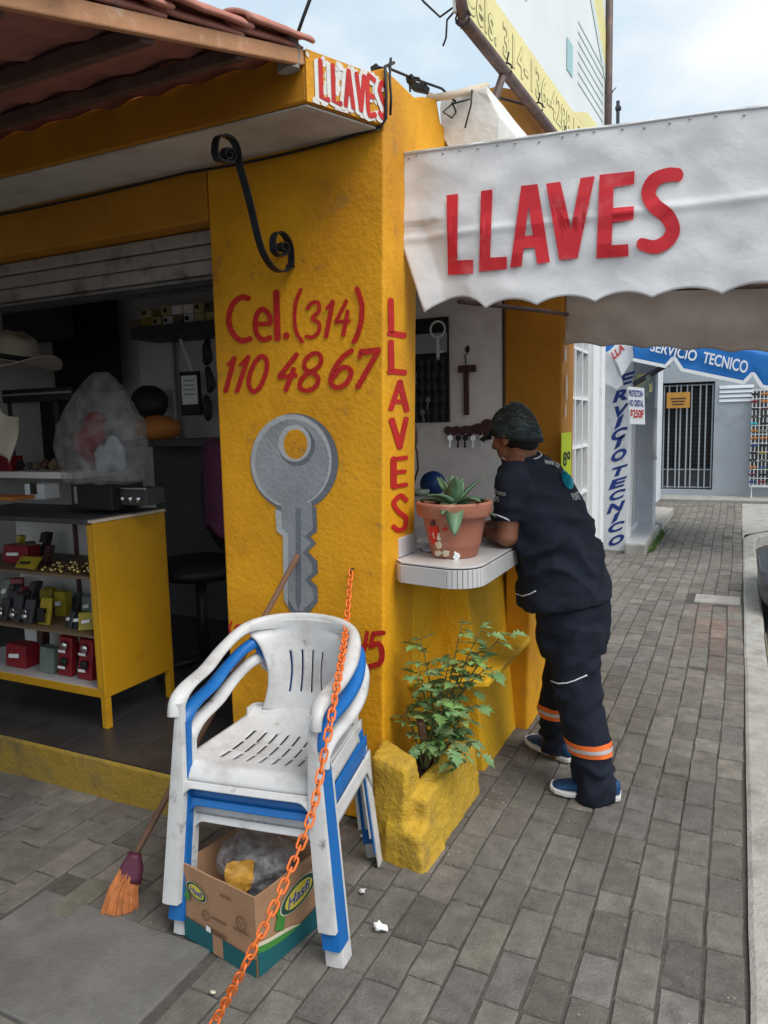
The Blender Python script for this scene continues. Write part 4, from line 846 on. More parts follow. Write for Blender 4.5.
for s in (0.0, 0.46, 0.9, 1.35, 1.8):
    m = MB(); m.tube([BP(s, 0.0, 0.03) + Vector((0.027 * math.cos(a), 0.0, 0.027 * math.sin(a))) for a in [k * 0.6 for k in range(11)]], 0.004, 6); m.tube([BP(s, 0.025, 0.035), BP(s + 0.01, 0.07, 0.04)], 0.004, 6); obj('wire_tie', m, 'cable', BB)
for h in (0.3, 0.62):
    m = MB(); m.tube([BP(Lb - 0.02, h, 0.03) + Vector((0.026 * math.cos(a), 0.026 * math.sin(a), 0)) for a in [k * 0.6 for k in range(11)]], 0.004, 6); m.tube([BP(Lb - 0.02, h, 0.055), BP(Lb + 0.06, h + 0.05, 0.06)], 0.004, 6); obj('wire_tie', m, 'cable', BB)
m = MB(); m.hexa([BP(Lb + 0.02, -0.2, -0.05), BP(Lb + 0.16, -0.2, -0.05), BP(Lb + 0.16, -0.2, 0.02), BP(Lb + 0.02, -0.2, 0.02)], [BP(Lb + 0.02, 0.85, -0.05), BP(Lb + 0.05, 0.85, -0.05), BP(Lb + 0.05, 0.85, 0.02), BP(Lb + 0.02, 0.85, 0.02)]); obj('back_flap', m, 'farwall', BB)
m = MB(); a = BP(0.0, 0.06, 0.04); m.tube([a, AY(447, 20, a.y), AY(446, 38, a.y), AY(443, 46, a.y)], 0.004, 6); m.tube([a, AY(440, 17, a.y), AY(424, 2, a.y), AY(410, -16, a.y)], 0.004, 6); tag(obj('cable', m, 'cable', smooth=True), 'thin black cable tied to the lower near corner of the billboard frame', 'cable')
m = MB(); p = AY(618, 128, 9.3); m.tube([p + Vector((0, 0, -0.8)), AY(618, 101, 9.3)], 0.02, 8); m.box(p.x - 0.03, p.x + 0.03, p.y - 0.03, p.y + 0.03, AY(618, 110, 9.3).z, AY(618, 107, 9.3).z); tag(obj('thin_pole', m, 'dark', smooth=False), 'short thin pole top showing above the awning edge', 'pole')
# ------------------------------------------------------------------ stacked plastic armchairs
def make_chair(name, label, mt, loc, rz, dz=0.0, group=None, slots_dark=True):
    T = thing(name, label, 'chair', (0, 0, 0), group)
    # seat with slots and rolled front lip
    nx, ny = 51, 44
    def hw(v): return 0.222 - 0.030 * v                    # half width, v=0 front
    def seat(u, v):
        y = -0.235 + 0.43 * v; x = (2 * u - 1) * hw(v); a = abs(2 * u - 1)
        z = 0.415 - 0.024 * math.sin(math.pi * min(1, v * 1.05)) * (1 - a ** 3) + 0.006 * a ** 4 - 0.010 * v
        if v < 0.10: t = (0.10 - v) / 0.10; z -= 0.055 * t * t; y -= 0.004 * math.sin(t * math.pi)
        if v > 0.9: t = (v - 0.9) / 0.1; z += 0.035 * t * t * (1 - 0.4 * a)
        return Vector((x, y, z))
    def skip(i, j):
        if i < 9 or i > 43 or (i - 9) % 5 != 0: return False
        jj = j + int((i - 26) * 0.0)
        return 10 <= jj <= 15 or 17 <= jj <= 23 or 25 <= jj <= 31
    m = MB(); m.grid(seat, nx, ny, skip); s = obj('seat', m, mt, T, smooth=True, solid=0.005)
    m = MB()
    def apron(u, v):
        a = (2 * u - 1); x = a * 0.232; arch = max(0, abs(a) - 0.72) / 0.28
        return Vector((x, -0.240 - 0.010 * v - 0.004 * (1 - a * a), 0.362 + 0.012 * (1 - v) - v * (0.006 + 0.10 * arch ** 1.6)))
    m.grid(apron, 40, 6); obj('seat_apron', m, mt, T, smooth=True, solid=0.005)
    for sgn in (-1, 1):
        m = MB()
        def sa(u, v, sgn=sgn):
            y = -0.235 + 0.45 * u; arch = max(0, abs(2 * u - 1) - 0.7) / 0.3
            return Vector((sgn * (0.223 - 0.03 * u + 0.008 * v), y, 0.412 - v * (0.05 + 0.09 * arch)))
        m.grid(sa, 20, 5); obj('side_apron', m, mt, T, smooth=True, solid=0.005)
    # back panel with four slots, flaring into the rim
    bx, by = 41, 40
    def rim(t):                                            # t in [-1,1]: left arm front .. back .. right arm front
        K = [(-0.212, -0.238, 0.560), (-0.213, -0.222, 0.606), (-0.217, -0.165, 0.630), (-0.222, -0.05, 0.642), (-0.222, 0.06, 0.676), (-0.195, 0.165, 0.718), (-0.12, 0.232, 0.736), (0, 0.255, 0.742)]
        pts = K + [(-x, y, z) for x, y, z in K[-2::-1]]
        f = (t + 1) / 2 * (len(pts) - 1); i = min(int(f), len(pts) - 2); q = f - i
        P = [Vector(pts[max(0, i - 1)]), Vector(pts[i]), Vector(pts[i + 1]), Vector(pts[min(len(pts) - 1, i + 2)])]
        a, b, c, d = P
        return 0.5 * ((2 * b) + (c - a) * q + (2 * a - 5 * b + 4 * c - d) * q * q + (3 * b - a - 3 * c + d) * q ** 3)
    def back(u, v):
        a = 2 * u - 1
        low = Vector((a * 0.165, 0.180 + 0.012 * (1 - a * a), 0.425))
        e = rim(a * 0.25); e = e + Vector((0, -0.016, -0.006))
        wmid = 0.122 + 0.05 * abs(v - 0.45) ** 1.5
        p = low.lerp(e, v)
        if v < 0.86:
            k = math.sin(math.pi * min(1, (v + 0.04) / 0.90)) ** 0.4
            p.x = a * ((1 - k) * abs(p.x / a if a else 0) + k * wmid) if a else 0
        p.y += 0.018 * math.sin(math.pi * v) * (1 - a * a) + 0.004
        return p
    def bskip(i, j): return 8 <= j <= 25 and i in (11, 17, 23, 29)
    m = MB(); m.grid(back, bx, by, bskip); obj('backrest', m, mt, T, smooth=True, solid=0.005)
    # rim: armrests and top rail, a rolled strip
    n = 72; rings = []
    for i in range(n + 1):
        t = -1 + 2 * i / n; p = rim(t); tg = (rim(min(1, t + 0.02)) - rim(max(-1, t - 0.02))).normalized()
        outw = Vector((p.x, p.y * 0.9 + 0.02, 0)); outw = (outw - tg * outw.dot(tg)); outw.normalize()
        upv = tg.cross(outw); 
        if upv.z < 0: upv = -upv
        bk = max(0, 1 - abs(t) / 0.55); bk = bk * bk * (3 - 2 * bk)
        wd = 0.023 * (1 - bk) + 0.011 * bk; dp = 0.016 * (1 - bk) + 0.050 * bk
        inn = p - outw * wd; o_ = p + outw * wd
        prof = [inn - upv * (0.004 + dp * (0.2 + 0.8 * bk)), inn + upv * 0.001, p - outw * wd * 0.4 + upv * 0.008, p + outw * wd * 0.4 + upv * 0.009, o_ + upv * 0.002, o_ - upv * dp * 0.9]
        rings.append(prof)
    m = MB(); m.loft(rings, closed=False, caps=False); obj('armrest_rim', m, mt, T, smooth=True, solid=0.005, sub=1)
    # legs: open channels
    for sgn in (-1, 1):
        rings = []
        for k in range(15):
            v = k / 14; z = 0.600 * (1 - v)
            x = sgn * (0.214 + 0.058 * v); y = -0.232 - 0.040 * v
            wi = 0.018 + 0.026 * min(1, v * 2.2) + 0.010 * v; wb = 0.050 + 0.004 * v
            if v < 0.12: wb *= 0.75 + 2 * v
            rings.append([Vector((x - sgn * wi, y + 0.016, z)), Vector((x - sgn * wi * 0.92, y - 0.003, z)), Vector((x - sgn * wi * 0.35, y - 0.005, z)), Vector((x - sgn * 0.002, y - 0.003, z)), Vector((x, y + 0.014, z)), Vector((x + sgn * 0.002, y + wb, z))])
        m = MB(); m.loft(rings, closed=False, caps=False); lg0 = obj('leg', m, mt, T, smooth=True, solid=0.0045); es = lg0.modifiers.new('es', 'EDGE_SPLIT'); es.split_angle = R(32)
        rings = []
        for k in range(13):
            v = k / 12; z = 0.44 * (1 - v) + 0.0
            x = sgn * (0.178 + 0.030 * v); y = 0.195 + 0.050 * v; wi = 0.034 + 0.010 * v
            rings.append([Vector((x - sgn * wi, y - 0.004, z)), Vector((x - sgn * wi * 0.6, y + 0.008, z)), Vector((x, y + 0.008, z)), Vector((x + sgn * 0.010, y - 0.004, z)), Vector((x + sgn * 0.012, y - 0.048, z))])
        m = MB(); m.loft(rings, closed=False, caps=False); lg0 = obj('leg', m, mt, T, smooth=True, solid=0.0045); es = lg0.modifiers.new('es', 'EDGE_SPLIT'); es.split_angle = R(32)
    T.location = Vector(loc) + Vector((0, 0, dz)); T.rotation_euler = (0, 0, rz)
    return T
CH = Vector((-1.255, 1.865, 0.0)); crz = R(8)
make_chair('plastic_armchair', 'grimy white plastic armchair at the bottom of the stack, its legs around the cardboard box', 'wplastic', CH, crz, 0.0, 'stacked plastic armchairs')
make_chair('plastic_armchair', 'blue plastic armchair wedged between the two white ones in the stack', 'bplastic', CH + Vector((-0.004, -0.014, 0)), crz + R(0.5), 0.056, 'stacked plastic armchairs')
make_chair('plastic_armchair', 'grimy white plastic armchair on top of the stack, its slotted seat in view', 'wplastic', CH + Vector((-0.012, -0.028, 0)), crz + R(1), 0.114, 'stacked plastic armchairs')

# ------------------------------------------------------------------ cardboard box under the chairs
b0, b1, b2 = AZ(258, 978), AZ(186, 936), AZ(322, 922)
ex = (b1 - b0); ey = (b2 - b0); b3 = b1 + ey
ch_ = 0.235
BX = thing('cardboard_box', 'open brown cardboard box with teal base and oval green logo under the stacked chairs', 'box', (b0 + b3) / 2)
def wallq(p, q, inn, h0=0.0, h1=ch_):
    m = MB(); n = Vector(inn).normalized() * 0.005
    m.hexa([p + Vector((0, 0, h0)), q + Vector((0, 0, h0)), q + n + Vector((0, 0, h0)), p + n + Vector((0, 0, h0))], [p + Vector((0, 0, h1)), q + Vector((0, 0, h1)), q + n + Vector((0, 0, h1)), p + n + Vector((0, 0, h1))]); m.subdiv(4); m.jitter(0.0025, 12); return m
f1 = obj('front_panel', wallq(b0, b1, ey), 'card', BX); f2 = obj('side_panel', wallq(b0, b2, ex), 'card', BX)
obj('back_panel', wallq(b2, b3, -ey), 'card', BX); f4 = obj('side_panel', wallq(b1, b3, -ex), 'card', BX)
m = MB(); m.hexa([b0, b1, b3, b2], [p + Vector((0, 0, 0.006)) for p in (b0, b1, b3, b2)]); obj('bottom_panel', m, 'card', BX)
n1 = -ey.normalized(); n2 = -ex.normalized()
n1 = Vector((ex.y, -ex.x, 0)).normalized(); n1 = n1 if n1.dot(ey) < 0 else -n1
n2 = Vector((ey.y, -ey.x, 0)).normalized(); n2 = n2 if n2.dot(ex) < 0 else -n2
def S1(u, h, l=0.004): return b1 + (b0 - b1) * u + Vector((0, 0, h * ch_)) + n1 * l      # front-left face, u left to right
def S2(u, h, l=0.004): return b0 + (b2 - b0) * u + Vector((0, 0, h * ch_)) + n2 * l
def flat(S, pts, mt, l, par, nm='print'):
    m = MB(); m.poly([S(u, h, l) for u, h in pts]); return obj(nm, m, mt, par)
flat(S1, [(0.004, 0.004), (0.996, 0.004), (0.996, 0.23), (0.004, 0.30)], 'teal', 0.0042, f1, 'teal_band')
flat(S1, [(0.42, 0.004), (0.56, 0.004), (0.56, 0.262), (0.42, 0.272)], 'card', 0.0048, f1, 'packing_tape')
flat(S2, [(0.004, 0.004), (0.996, 0.004), (0.996, 0.33)] + [(0.996 - 0.992 * t, 0.33 - 0.17 * math.sin(t * math.pi * 0.62) + 0.14 * t * t) for t in [k / 14 for k in range(1, 15)]], 'teal', 0.0042, f2, 'teal_band')
def curve2(t, o): return (0.004 + 0.992 * (1 - t), 0.33 - 0.17 * math.sin(t * math.pi * 0.62) + 0.14 * t * t + o)
ts = [k / 20 for k in range(7, 21)]
flat(S2, [curve2(t, 0.0) for t in ts] + [curve2(t, 0.085 * math.sin(min(1, (t - 0.35) / 0.4) * math.pi / 2)) for t in ts[::-1]], 'lgreen', 0.0046, f2, 'green_swoosh')
flat(S2, [curve2(t, 0.085 * math.sin(min(1, (t - 0.35) / 0.4) * math.pi / 2)) for t in ts] + [curve2(t, 0.135 * math.sin(min(1, (t - 0.35) / 0.35) * math.pi / 2)) for t in ts[::-1]], 'cream', 0.0050, f2, 'cream_swoosh')
def logo(S, cu, ch, ru, rh, tilt, par, l, tail=True, sgn=1):
    def E(k, cu=cu, ch=ch): return [(cu + k * ru * math.cos(a) , ch + k * rh * math.sin(a) + tilt * k * math.cos(a) * sgn) for a in [j * math.pi / 24 for j in range(48)]]
    if tail:
        flat(S, [(cu - ru * 1.25, ch + 0.28 * sgn * 0.3), (cu - ru * 1.05, ch - 0.02), (cu - ru * 0.7, ch - rh * 0.8), (cu - ru * 0.85, ch - rh * 1.9), (cu - ru * 1.3, ch - rh * 1.3), (cu - ru * 1.12, ch - rh * 0.6)], 'lgreen', l, par, 'leaf_mark')
    flat(S, E(1.0), 'cream', l + 0.0004, par, 'logo_outline'); flat(S, E(0.95), 'dgreen', l + 0.0008, par, 'logo_oval'); flat(S, E(0.74), 'pyellow', l + 0.0012, par, 'logo_centre')
    w_ = ru * 0.62; h_ = rh * 0.40
    for bold, mt, dl in ((0.05, 'cream', 0.0016), (0.015, 'navyink', 0.0021)):
        m = MB(); text(m, 'Hasfi', S(cu - w_, ch - h_ - tilt * 0.6 * sgn, l), S(cu + w_, ch - h_ + tilt * 0.6 * sgn, l), S(cu + w_, ch + h_ + tilt * 0.6 * sgn, l), S(cu - w_, ch + h_ - tilt * 0.6 * sgn, l), dl, bold=bold, shear=0.25); obj('logo_word', m, mt, par)
logo(S2, 0.62, 0.66, 0.29, 0.17, 0.05, f2, 0.0055)
logo(S1, 0.22, 0.72, 0.145, 0.105, -0.03, f1, 0.0050, True)
def S4(u, h, l=0.004): return b1 + (b3 - b1) * u + Vector((0, 0, h * ch_)) - n2 * (0.006 + l)
logo(lambda u, h, l: S4(1 - u, h, l), 0.72, 0.80, 0.20, 0.15, 0.02, f4, 0.003, False)
for (u, h, r) in ((0.33, 0.46, .045), (0.82, 0.60, .06)):
    m = MB(); P = [S1(u + r * math.cos(a), h + 1.4 * r * math.sin(a), 0.0) for a in [j * math.pi / 12 for j in range(24)]]
    m.ribbon(P, 0.003, n1, 0.0048, True); m.ribbon([S1(u - r * .5, h), S1(u, h + r * .8), S1(u + r * .5, h - r * .3)], 0.004, n1, 0.0050); obj('brown_symbol', m, 'brownink', f1)
for (u0, u1, h, ln) in ((0.42, 0.62, 0.47, 0), (0.40, 0.62, 0.30, 0), (0.56, 0.70, 0.83, 0), (0.72, 0.92, 0.49, 0), (0.30, 0.60, 0.27, 1)):
    m = MB(); q = u0
    while q < u1:
        ww = random.uniform(0.01, 0.03); m.quad(S1(q, h, 0.0056), S1(min(q + ww, u1), h, 0.0056), S1(min(q + ww, u1), h + 0.028, 0.0056), S1(q, h + 0.028, 0.0056)); q += ww + 0.008
    obj('small_print', m, 'brownink', f1)
m = MB(); m.quad(S1(0.335, 0.265, 0.0058), S1(0.40, 0.262, 0.0058), S1(0.40, 0.335, 0.0058), S1(0.335, 0.338, 0.0058)); obj('white_label', m, 'paperw', f1)
m = MB(); text(m, 'No.15', S2(0.80, 0.86), S2(0.96, 0.89), S2(0.96, 0.97), S2(0.80, 0.94), 0.0048, bold=0.03); obj('box_mark', m, 'brownink', f2)
# clear bag of rubbish inside
m = MB(); c = (b0 + b3) / 2 + (b2 - b0) * 0.12 + Vector((0, 0, 0.20))
m.ball(c, 0.125, 0.10, 0.09, seg=90); 
for v in m.bm.verts:
    d = (v.co - c); k = 1.05 + 0.25 * noise.noise(v.co * 12) - 0.30 * abs(noise.noise(v.co * 20)) - 0.10 * abs(noise.noise(v.co * 50)); v.co = c + d * k
tag(obj('plastic_bag', m, 'clearfilm', smooth=True), 'crumpled clear plastic bag stuffed in the cardboard box', 'bag')
m = MB(); c2_ = AZ(240, 876, 0.215); m.obox(c2_ + Vector((0, 0, 0.0)), (0.030, 0.01, 0), (0.004, 0.008, 0.0), (-0.004, 0.01, 0.036)); m.subdiv(5); m.jitter(0.012, 30); tag(obj('snack_wrapper', m, 'amber'), 'small shiny amber wrapper sticking up at the front of the cardboard box', 'wrapper')
m = MB(); c3 = (b0 + b3) / 2 + Vector((0.0, 0.0, 0.10)); m.ball(c3, 0.115, 0.095, 0.07, seg=24); m.jitter(0.02, 14); tag(obj('rubbish_bag', m, 'dark'), 'dark crumpled rubbish filling the bottom of the cardboard box', 'rubbish')

# ------------------------------------------------------------------ orange chain: links one by one along a hanging line
hk = AY(351, 571, YF - 0.02)
pr = [hk, AY(347, 618, 2.12), AY(343, 650, 1.90), AY(333, 708, 1.64), AY(322, 765, 1.555), AY(310, 820, 1.475), AY(277, 900, 1.37), AY(245, 965, 1.30), AZ(215, 1022, 0.03), AZ(196, 1058, 0.014)]
CHN = thing('plastic_chain', 'orange plastic link chain hanging from the yellow pillar across the chairs to the pavement', 'chain', pr[-1])
PP = [2 * pr[0] - pr[1]] + pr + [2 * pr[-1] - pr[-2]]; fine = []
for i in range(1, len(pr)):
    for k in range(24):
        t = k / 24; a, b, c, d = PP[i - 1], PP[i], PP[i + 1], PP[i + 2]
        fine.append(0.5 * ((2 * b) + (c - a) * t + (2 * a - 5 * b + 4 * c - d) * t * t + (3 * b - a - 3 * c + d) * t ** 3))
acc = [0.0]
for a, b in zip(fine[:-1], fine[1:]): acc.append(acc[-1] + (b - a).length)
pit = 0.0265
def along(s):
    i = int(np.searchsorted(acc, s)); i = min(max(i, 1), len(acc) - 1); t = (s - acc[i - 1]) / max(1e-9, acc[i] - acc[i - 1]); return fine[i - 1].lerp(fine[i], min(1, t))
hl, hwk, rr_ = 0.0125, 0.0062, 0.0031
lp = [(hl * 0.0 + hwk * 0 + (hl - hwk) * 1 + hwk * math.cos(a), hwk * math.sin(a) * 1.25, 0) for a in [-math.pi / 2 + math.pi * k / 8 for k in range(9)]] + [(-(hl - hwk) - hwk * math.sin(b), hwk * math.cos(b) * 1.25, 0) for b in [math.pi * k / 8 for k in range(9)]]
lp = [(x * 1.45, y * 1.2, z) for x, y, z in lp]
m = MB(); m.tube(lp, rr_, 8, closed=True); bmesh.ops.recalc_face_normals(m.bm, faces=m.bm.faces[:]); me = bpy.data.meshes.new('link')
for f in m.bm.faces: f.smooth = True
m.bm.to_mesh(me); m.bm.free(); me.materials.append(MT['chain'])
nl = int(acc[-1] / pit)
for k in range(min(nl, 98)):
    p, q = along(k * pit), along(k * pit + pit); t = (q - p).normalized(); side = t.cross(Vector((0, 0, 1))).normalized(); nn = side.cross(t)
    roll = R(45 + 90 * (k % 2) + random.uniform(-14, 14)); s2 = side * math.cos(roll) + nn * math.sin(roll); n2_ = t.cross(s2)
    o = bpy.data.objects.new('link', me); C.objects.link(o); o.parent = CHN
    mm = Matrix.Identity(4)
    for i in range(3): mm[i][0], mm[i][1], mm[i][2], mm[i][3] = t[i], s2[i], n2_[i], ((p + q) / 2 - CHN.location)[i]
    o.matrix_local = mm
m = MB(); m.tube([hk + Vector((0, 0.03, 0.006)), hk + Vector((0, 0.0, 0.006)), hk + Vector((0, -0.006, 0.0)), hk + Vector((0, 0.0, -0.008))], 0.003, 8); obj('wall_hook', m, 'iron', CHN, smooth=True)

# ------------------------------------------------------------------ broom
h0 = AZ(139, 848, 0.16); h1 = AY(298, 555, YF - 0.03)
BR = thing('broom', 'orange bristle broom with plum cap, its brown stick leaning behind the stacked chairs', 'broom', AZ(128, 905))
m = MB(); m.tube([h0 + (h0 - h1).normalized() * 0.05, h0, h1], 0.0105, 10); obj('stick', m, 'wood', BR, smooth=True)
bt = AZ(124, 908, 0.005); t0_ = AZ(135, 853, 0.155)
dn = (bt - t0_).normalized(); sd2 = Vector((-0.85, -0.35, 0.0)); sd2 = (sd2 - dn * sd2.dot(dn)).normalized(); th = dn.cross(sd2)
m = MB(); rings = []
for k in range(7):
    v = k / 6; c = t0_.lerp(t0_ + dn * 0.085, v); w_ = 0.020 + 0.018 * min(1, v * 2); d_ = 0.017 + 0.004 * v
    rings.append([c + sd2 * w_ * math.cos(a) + th * d_ * math.sin(a) for a in [j * math.pi / 10 for j in range(20)]])
m.loft(rings); obj('cap', m, 'plum', BR, smooth=True)
m = MB(); random.seed(8)
for k in range(520):
    a = random.random() * 2 * math.pi; r = math.sqrt(random.random()); u = r * math.cos(a); v = r * math.sin(a)
    p0 = t0_ + dn * 0.045 + sd2 * (0.034 * u) + th * 0.016 * v
    ln = random.uniform(0.148, 0.168) + 0.02 * u ; tip = t0_ + dn * (0.03 + ln) + sd2 * (0.050 * u + 0.008 + 0.006 * random.uniform(-1, 1)) + th * (0.032 * v)
    if tip.z < 0.003: tip.z = 0.003 + 0.004 * random.random()
    m.tube([p0, p0.lerp(tip, 0.5) + sd2 * 0.008, tip], [0.0018, 0.0018, 0.0012], 4)
obj('bristles', m, 'straw', BR)

# ------------------------------------------------------------------ litter
def crumple(px, py, s, lab):
    p = AZ(px, py, 0.0); m = MB(); m.ball(p + Vector((0, 0, s * 0.7)), s, s * 0.8, s * 0.7, seg=14)
    for v in m.bm.verts: v.co += Vector(noise.noise_vector(v.co * 60)) * s * 0.9
    for v in m.bm.verts: v.co.z = max(v.co.z, 0.001)
    tag(obj('crumpled_tissue', m, 'tissue'), lab, 'litter', 'litter on the pavement')
crumple(363, 893, 0.012, 'small crumpled white paper scrap on the pavement nearest the planter foot'); crumple(380, 931, 0.017, 'larger crumpled white paper scrap on the pavement in front of the planter')
crumple(363, 838, 0.010, 'tiny white scrap lying at the pillar base behind the chair legs')
m = MB(); p = AZ(213, 992, 0.004); m.ball(p, 0.009, 0.006, 0.002, seg=10); tag(obj('bottle_cap', m, 'cream'), 'small flat cream scrap on the pavement in front of the cardboard box', 'litter')

m = MB(); random.seed(90)
for k in range(420):
    if random.random() < 0.45: x, y = -0.90 + abs(random.gauss(0, 0.06)), random.uniform(2.1, 4.4)
    elif random.random() < 0.5: x, y = 0.05 - abs(random.gauss(0, 0.03)), random.uniform(1.6, 7)
    else: x, y = random.uniform(-1.9, 0.03), random.uniform(1.25, 3.6)
    if x < -1.0 and y > 2.05: continue
    s = random.uniform(0.0008, 0.0028); m.ball((x, y, 0.001), s * 1.4, s, s * .8, seg=5)
tag(obj('pavement_grit', m, 'kerb'), 'pale grit and dust specks scattered over the brick pavement', 'grit', kind='stuff')
# ------------------------------------------------------------------ terracotta pot with succulent on the counter
pc = AZ(458, 558, 1.0); pc = Vector((pc.x, pc.y + 0.115, 1.0))
pc = Vector((-0.958, 2.585, 1.0))
PT = thing('flower_pot', 'chipped terracotta flower pot with red and white fragments, standing on the tiled counter', 'flower pot', pc)
m = MB(); m.lathe([(0.0, 0.001), (0.083, 0.001), (0.087, 0.008), (0.094, 0.04), (0.098, 0.046), (0.098, 0.052), (0.118, 0.145), (0.121, 0.150), (0.137, 0.153), (0.140, 0.160), (0.143, 0.200), (0.138, 0.207), (0.128, 0.206), (0.122, 0.175), (0.0, 0.17)], pc, 48); obj('pot', m, 'terra', PT, smooth=True, bevel=0.002)
m = MB(); m.lathe([(0.0, 0.18), (0.121, 0.176)], pc, 24); obj('soil', m, 'soil', PT)
def onpot(a, h, l=0.0): r = 0.094 + (h - 0.04) * 0.23 + l; return pc + Vector((r * math.cos(a), r * math.sin(a), h))
random.seed(21)
aC = math.atan2(-pc.y, -pc.x)                              # towards the street corner
def chip(a, h, s, mt, nm, l, el=1.0):
    m = MB(); c = onpot(a, h, l); tx = Vector((-math.sin(a), math.cos(a), 0)); k = 9
    P = [c + tx * s * math.cos(j * 2 * math.pi / k) * random.uniform(.55, 1.1) + Vector((math.cos(a) * 0.2 * s, math.sin(a) * 0.2 * s, s)) * el * math.sin(j * 2 * math.pi / k) * random.uniform(.55, 1.1) for j in range(k)]
    on = Vector((math.cos(a), math.sin(a), -0.2)); m.prism([p - on * 0.004 for p in P], on * 0.010); obj(nm, m, mt, PT, bevel=0.002)
for (da, h, s, mt, el) in ((-0.72, 0.10, 0.030, 'red', 1.2), (-0.82, 0.075, 0.022, 'red', 1.0), (-0.64, 0.088, 0.018, 'cream', 1.3), (-0.62, 0.055, 0.016, 'cream', 1.2), (-0.72, 0.135, 0.014, 'dwood', 1.0), (-0.74, 0.02, 0.017, 'cream', 1.0), (-0.36, 0.022, 0.018, 'cream', 0.7), (0.05, 0.014, 0.015, 'paperw', 1.3), (-0.3, 0.115, 0.012, 'red', 0.6)):
    chip(aC + da, h, s, mt, 'stuck_fragment', 0.002, el)
def leafblade(mb, base, d, ln, wd, droop, fold=0.35, seg=9):
    d = Vector(d).normalized(); hz = Vector((d.x, d.y, 0)); hz = hz.normalized() if hz.length > 1e-3 else Vector((1, 0, 0)); sdv = Vector((-hz.y, hz.x, 0))
    p = Vector(base); cur = d.copy(); rings = []
    for k in range(seg + 1):
        t = k / seg; w_ = wd * (math.sin(math.pi * (0.14 + 0.86 * t) ** 1.0) ** 0.85 + 0.02); upn = sdv.cross(cur); upn = upn if upn.z > 0 else -upn
        th = 0.007 * (1 - t) + 0.0015
        rings.append([p - sdv * w_ + upn * w_ * fold, p - upn * 0.0 + upn * th * 0.3, p + sdv * w_ + upn * w_ * fold, p - upn * th])
        cur = (cur + Vector((0, 0, -1)) * droop / seg).normalized(); p = p + cur * ln / seg
    mb.loft(rings)
AG = thing('succulent', 'pale green rosette succulent growing in the terracotta pot', 'plant', pc + Vector((0, 0, 0.176)))
random.seed(5)
for k in range(15):
    a = k * 2.399; el = 18 + 60 * (k / 14) ; m = MB()
    leafblade(m, pc + Vector((0, 0, 0.182)), (math.cos(a) * math.cos(R(el)), math.sin(a) * math.cos(R(el)), math.sin(R(el))), random.uniform(0.15, 0.185) - 0.045 * (k / 14), 0.029, 0.95 if k < 8 else 0.3)
    obj('leaf', m, 'agave', AG, smooth=True)
m = MB(); d = (Vector((0, 0, 0)) - Vector((pc.x, pc.y, 0))).normalized()
leafblade(m, pc + Vector((0, 0, 0.19)) + d * 0.05, (d.x, d.y, 0.42), 0.19, 0.033, 1.9); obj('leaf', m, 'agave', AG, smooth=True)

# ------------------------------------------------------------------ weed in the planter
WD = thing('leafy_weed', 'straggly green leafy plant growing out of the yellow planter', 'plant', (-1.03, 2.47, 0.2))
random.seed(13)
def weed_leaf(mb, lay, p, d, nrm, ln, tint_):
    d = d.normalized(); s = nrm.cross(d).normalized(); nrm = d.cross(s)
    out = [(0, 0), (0.10, .10), (0.2, .32), (0.30, .16), (0.42, .42), (0.52, .2), (0.66, .34), (0.76, .13), (1, 0)]
    fold = 0.28; droop = random.uniform(0.05, 0.35)
    def pt(u, w): return p + d * ln * u + s * ln * w + nrm * (abs(w) * fold * ln) + Vector((0, 0, -droop * ln * u * u))
    mid = [mb.bm.verts.new(pt(u, 0)) for u, _ in out]
    for sg in (1, -1):
        ed = [mb.bm.verts.new(pt(u, w * sg)) for u, w in out]
        for a in range(len(out) - 1):
            fs = [mid[a], mid[a + 1], ed[a + 1], ed[a]]
            if a == 0: fs = [mid[0], mid[1], ed[1]]
            elif a == len(out) - 2: fs = [mid[a], mid[a + 1], ed[a]]
            mb.bm.faces.new(fs if sg == 1 else fs[::-1])
        for v in ed: v[lay] = tint_
    for v in mid: v[lay] = tint_
lm = MB(); lay = lm.bm.verts.layers.float_color.new('tint'); sm = MB()
ends = [(404, 712, 2.40), (420, 640, 2.42), (418, 668, 2.40), (440, 690, 2.38), (462, 625, 2.47), (480, 632, 2.50), (502, 636, 2.52), (468, 660, 2.45), (488, 668, 2.48), (455, 720, 2.42), (462, 765, 2.36), (470, 745, 2.42), (450, 660, 2.43), (432, 745, 2.32), (476, 705, 2.48), (445, 710, 2.36)]
roots = [Vector((-1.03, 2.42, 0.2)), Vector((-1.0, 2.46, 0.2)), Vector((-1.05, 2.50, 0.2))]
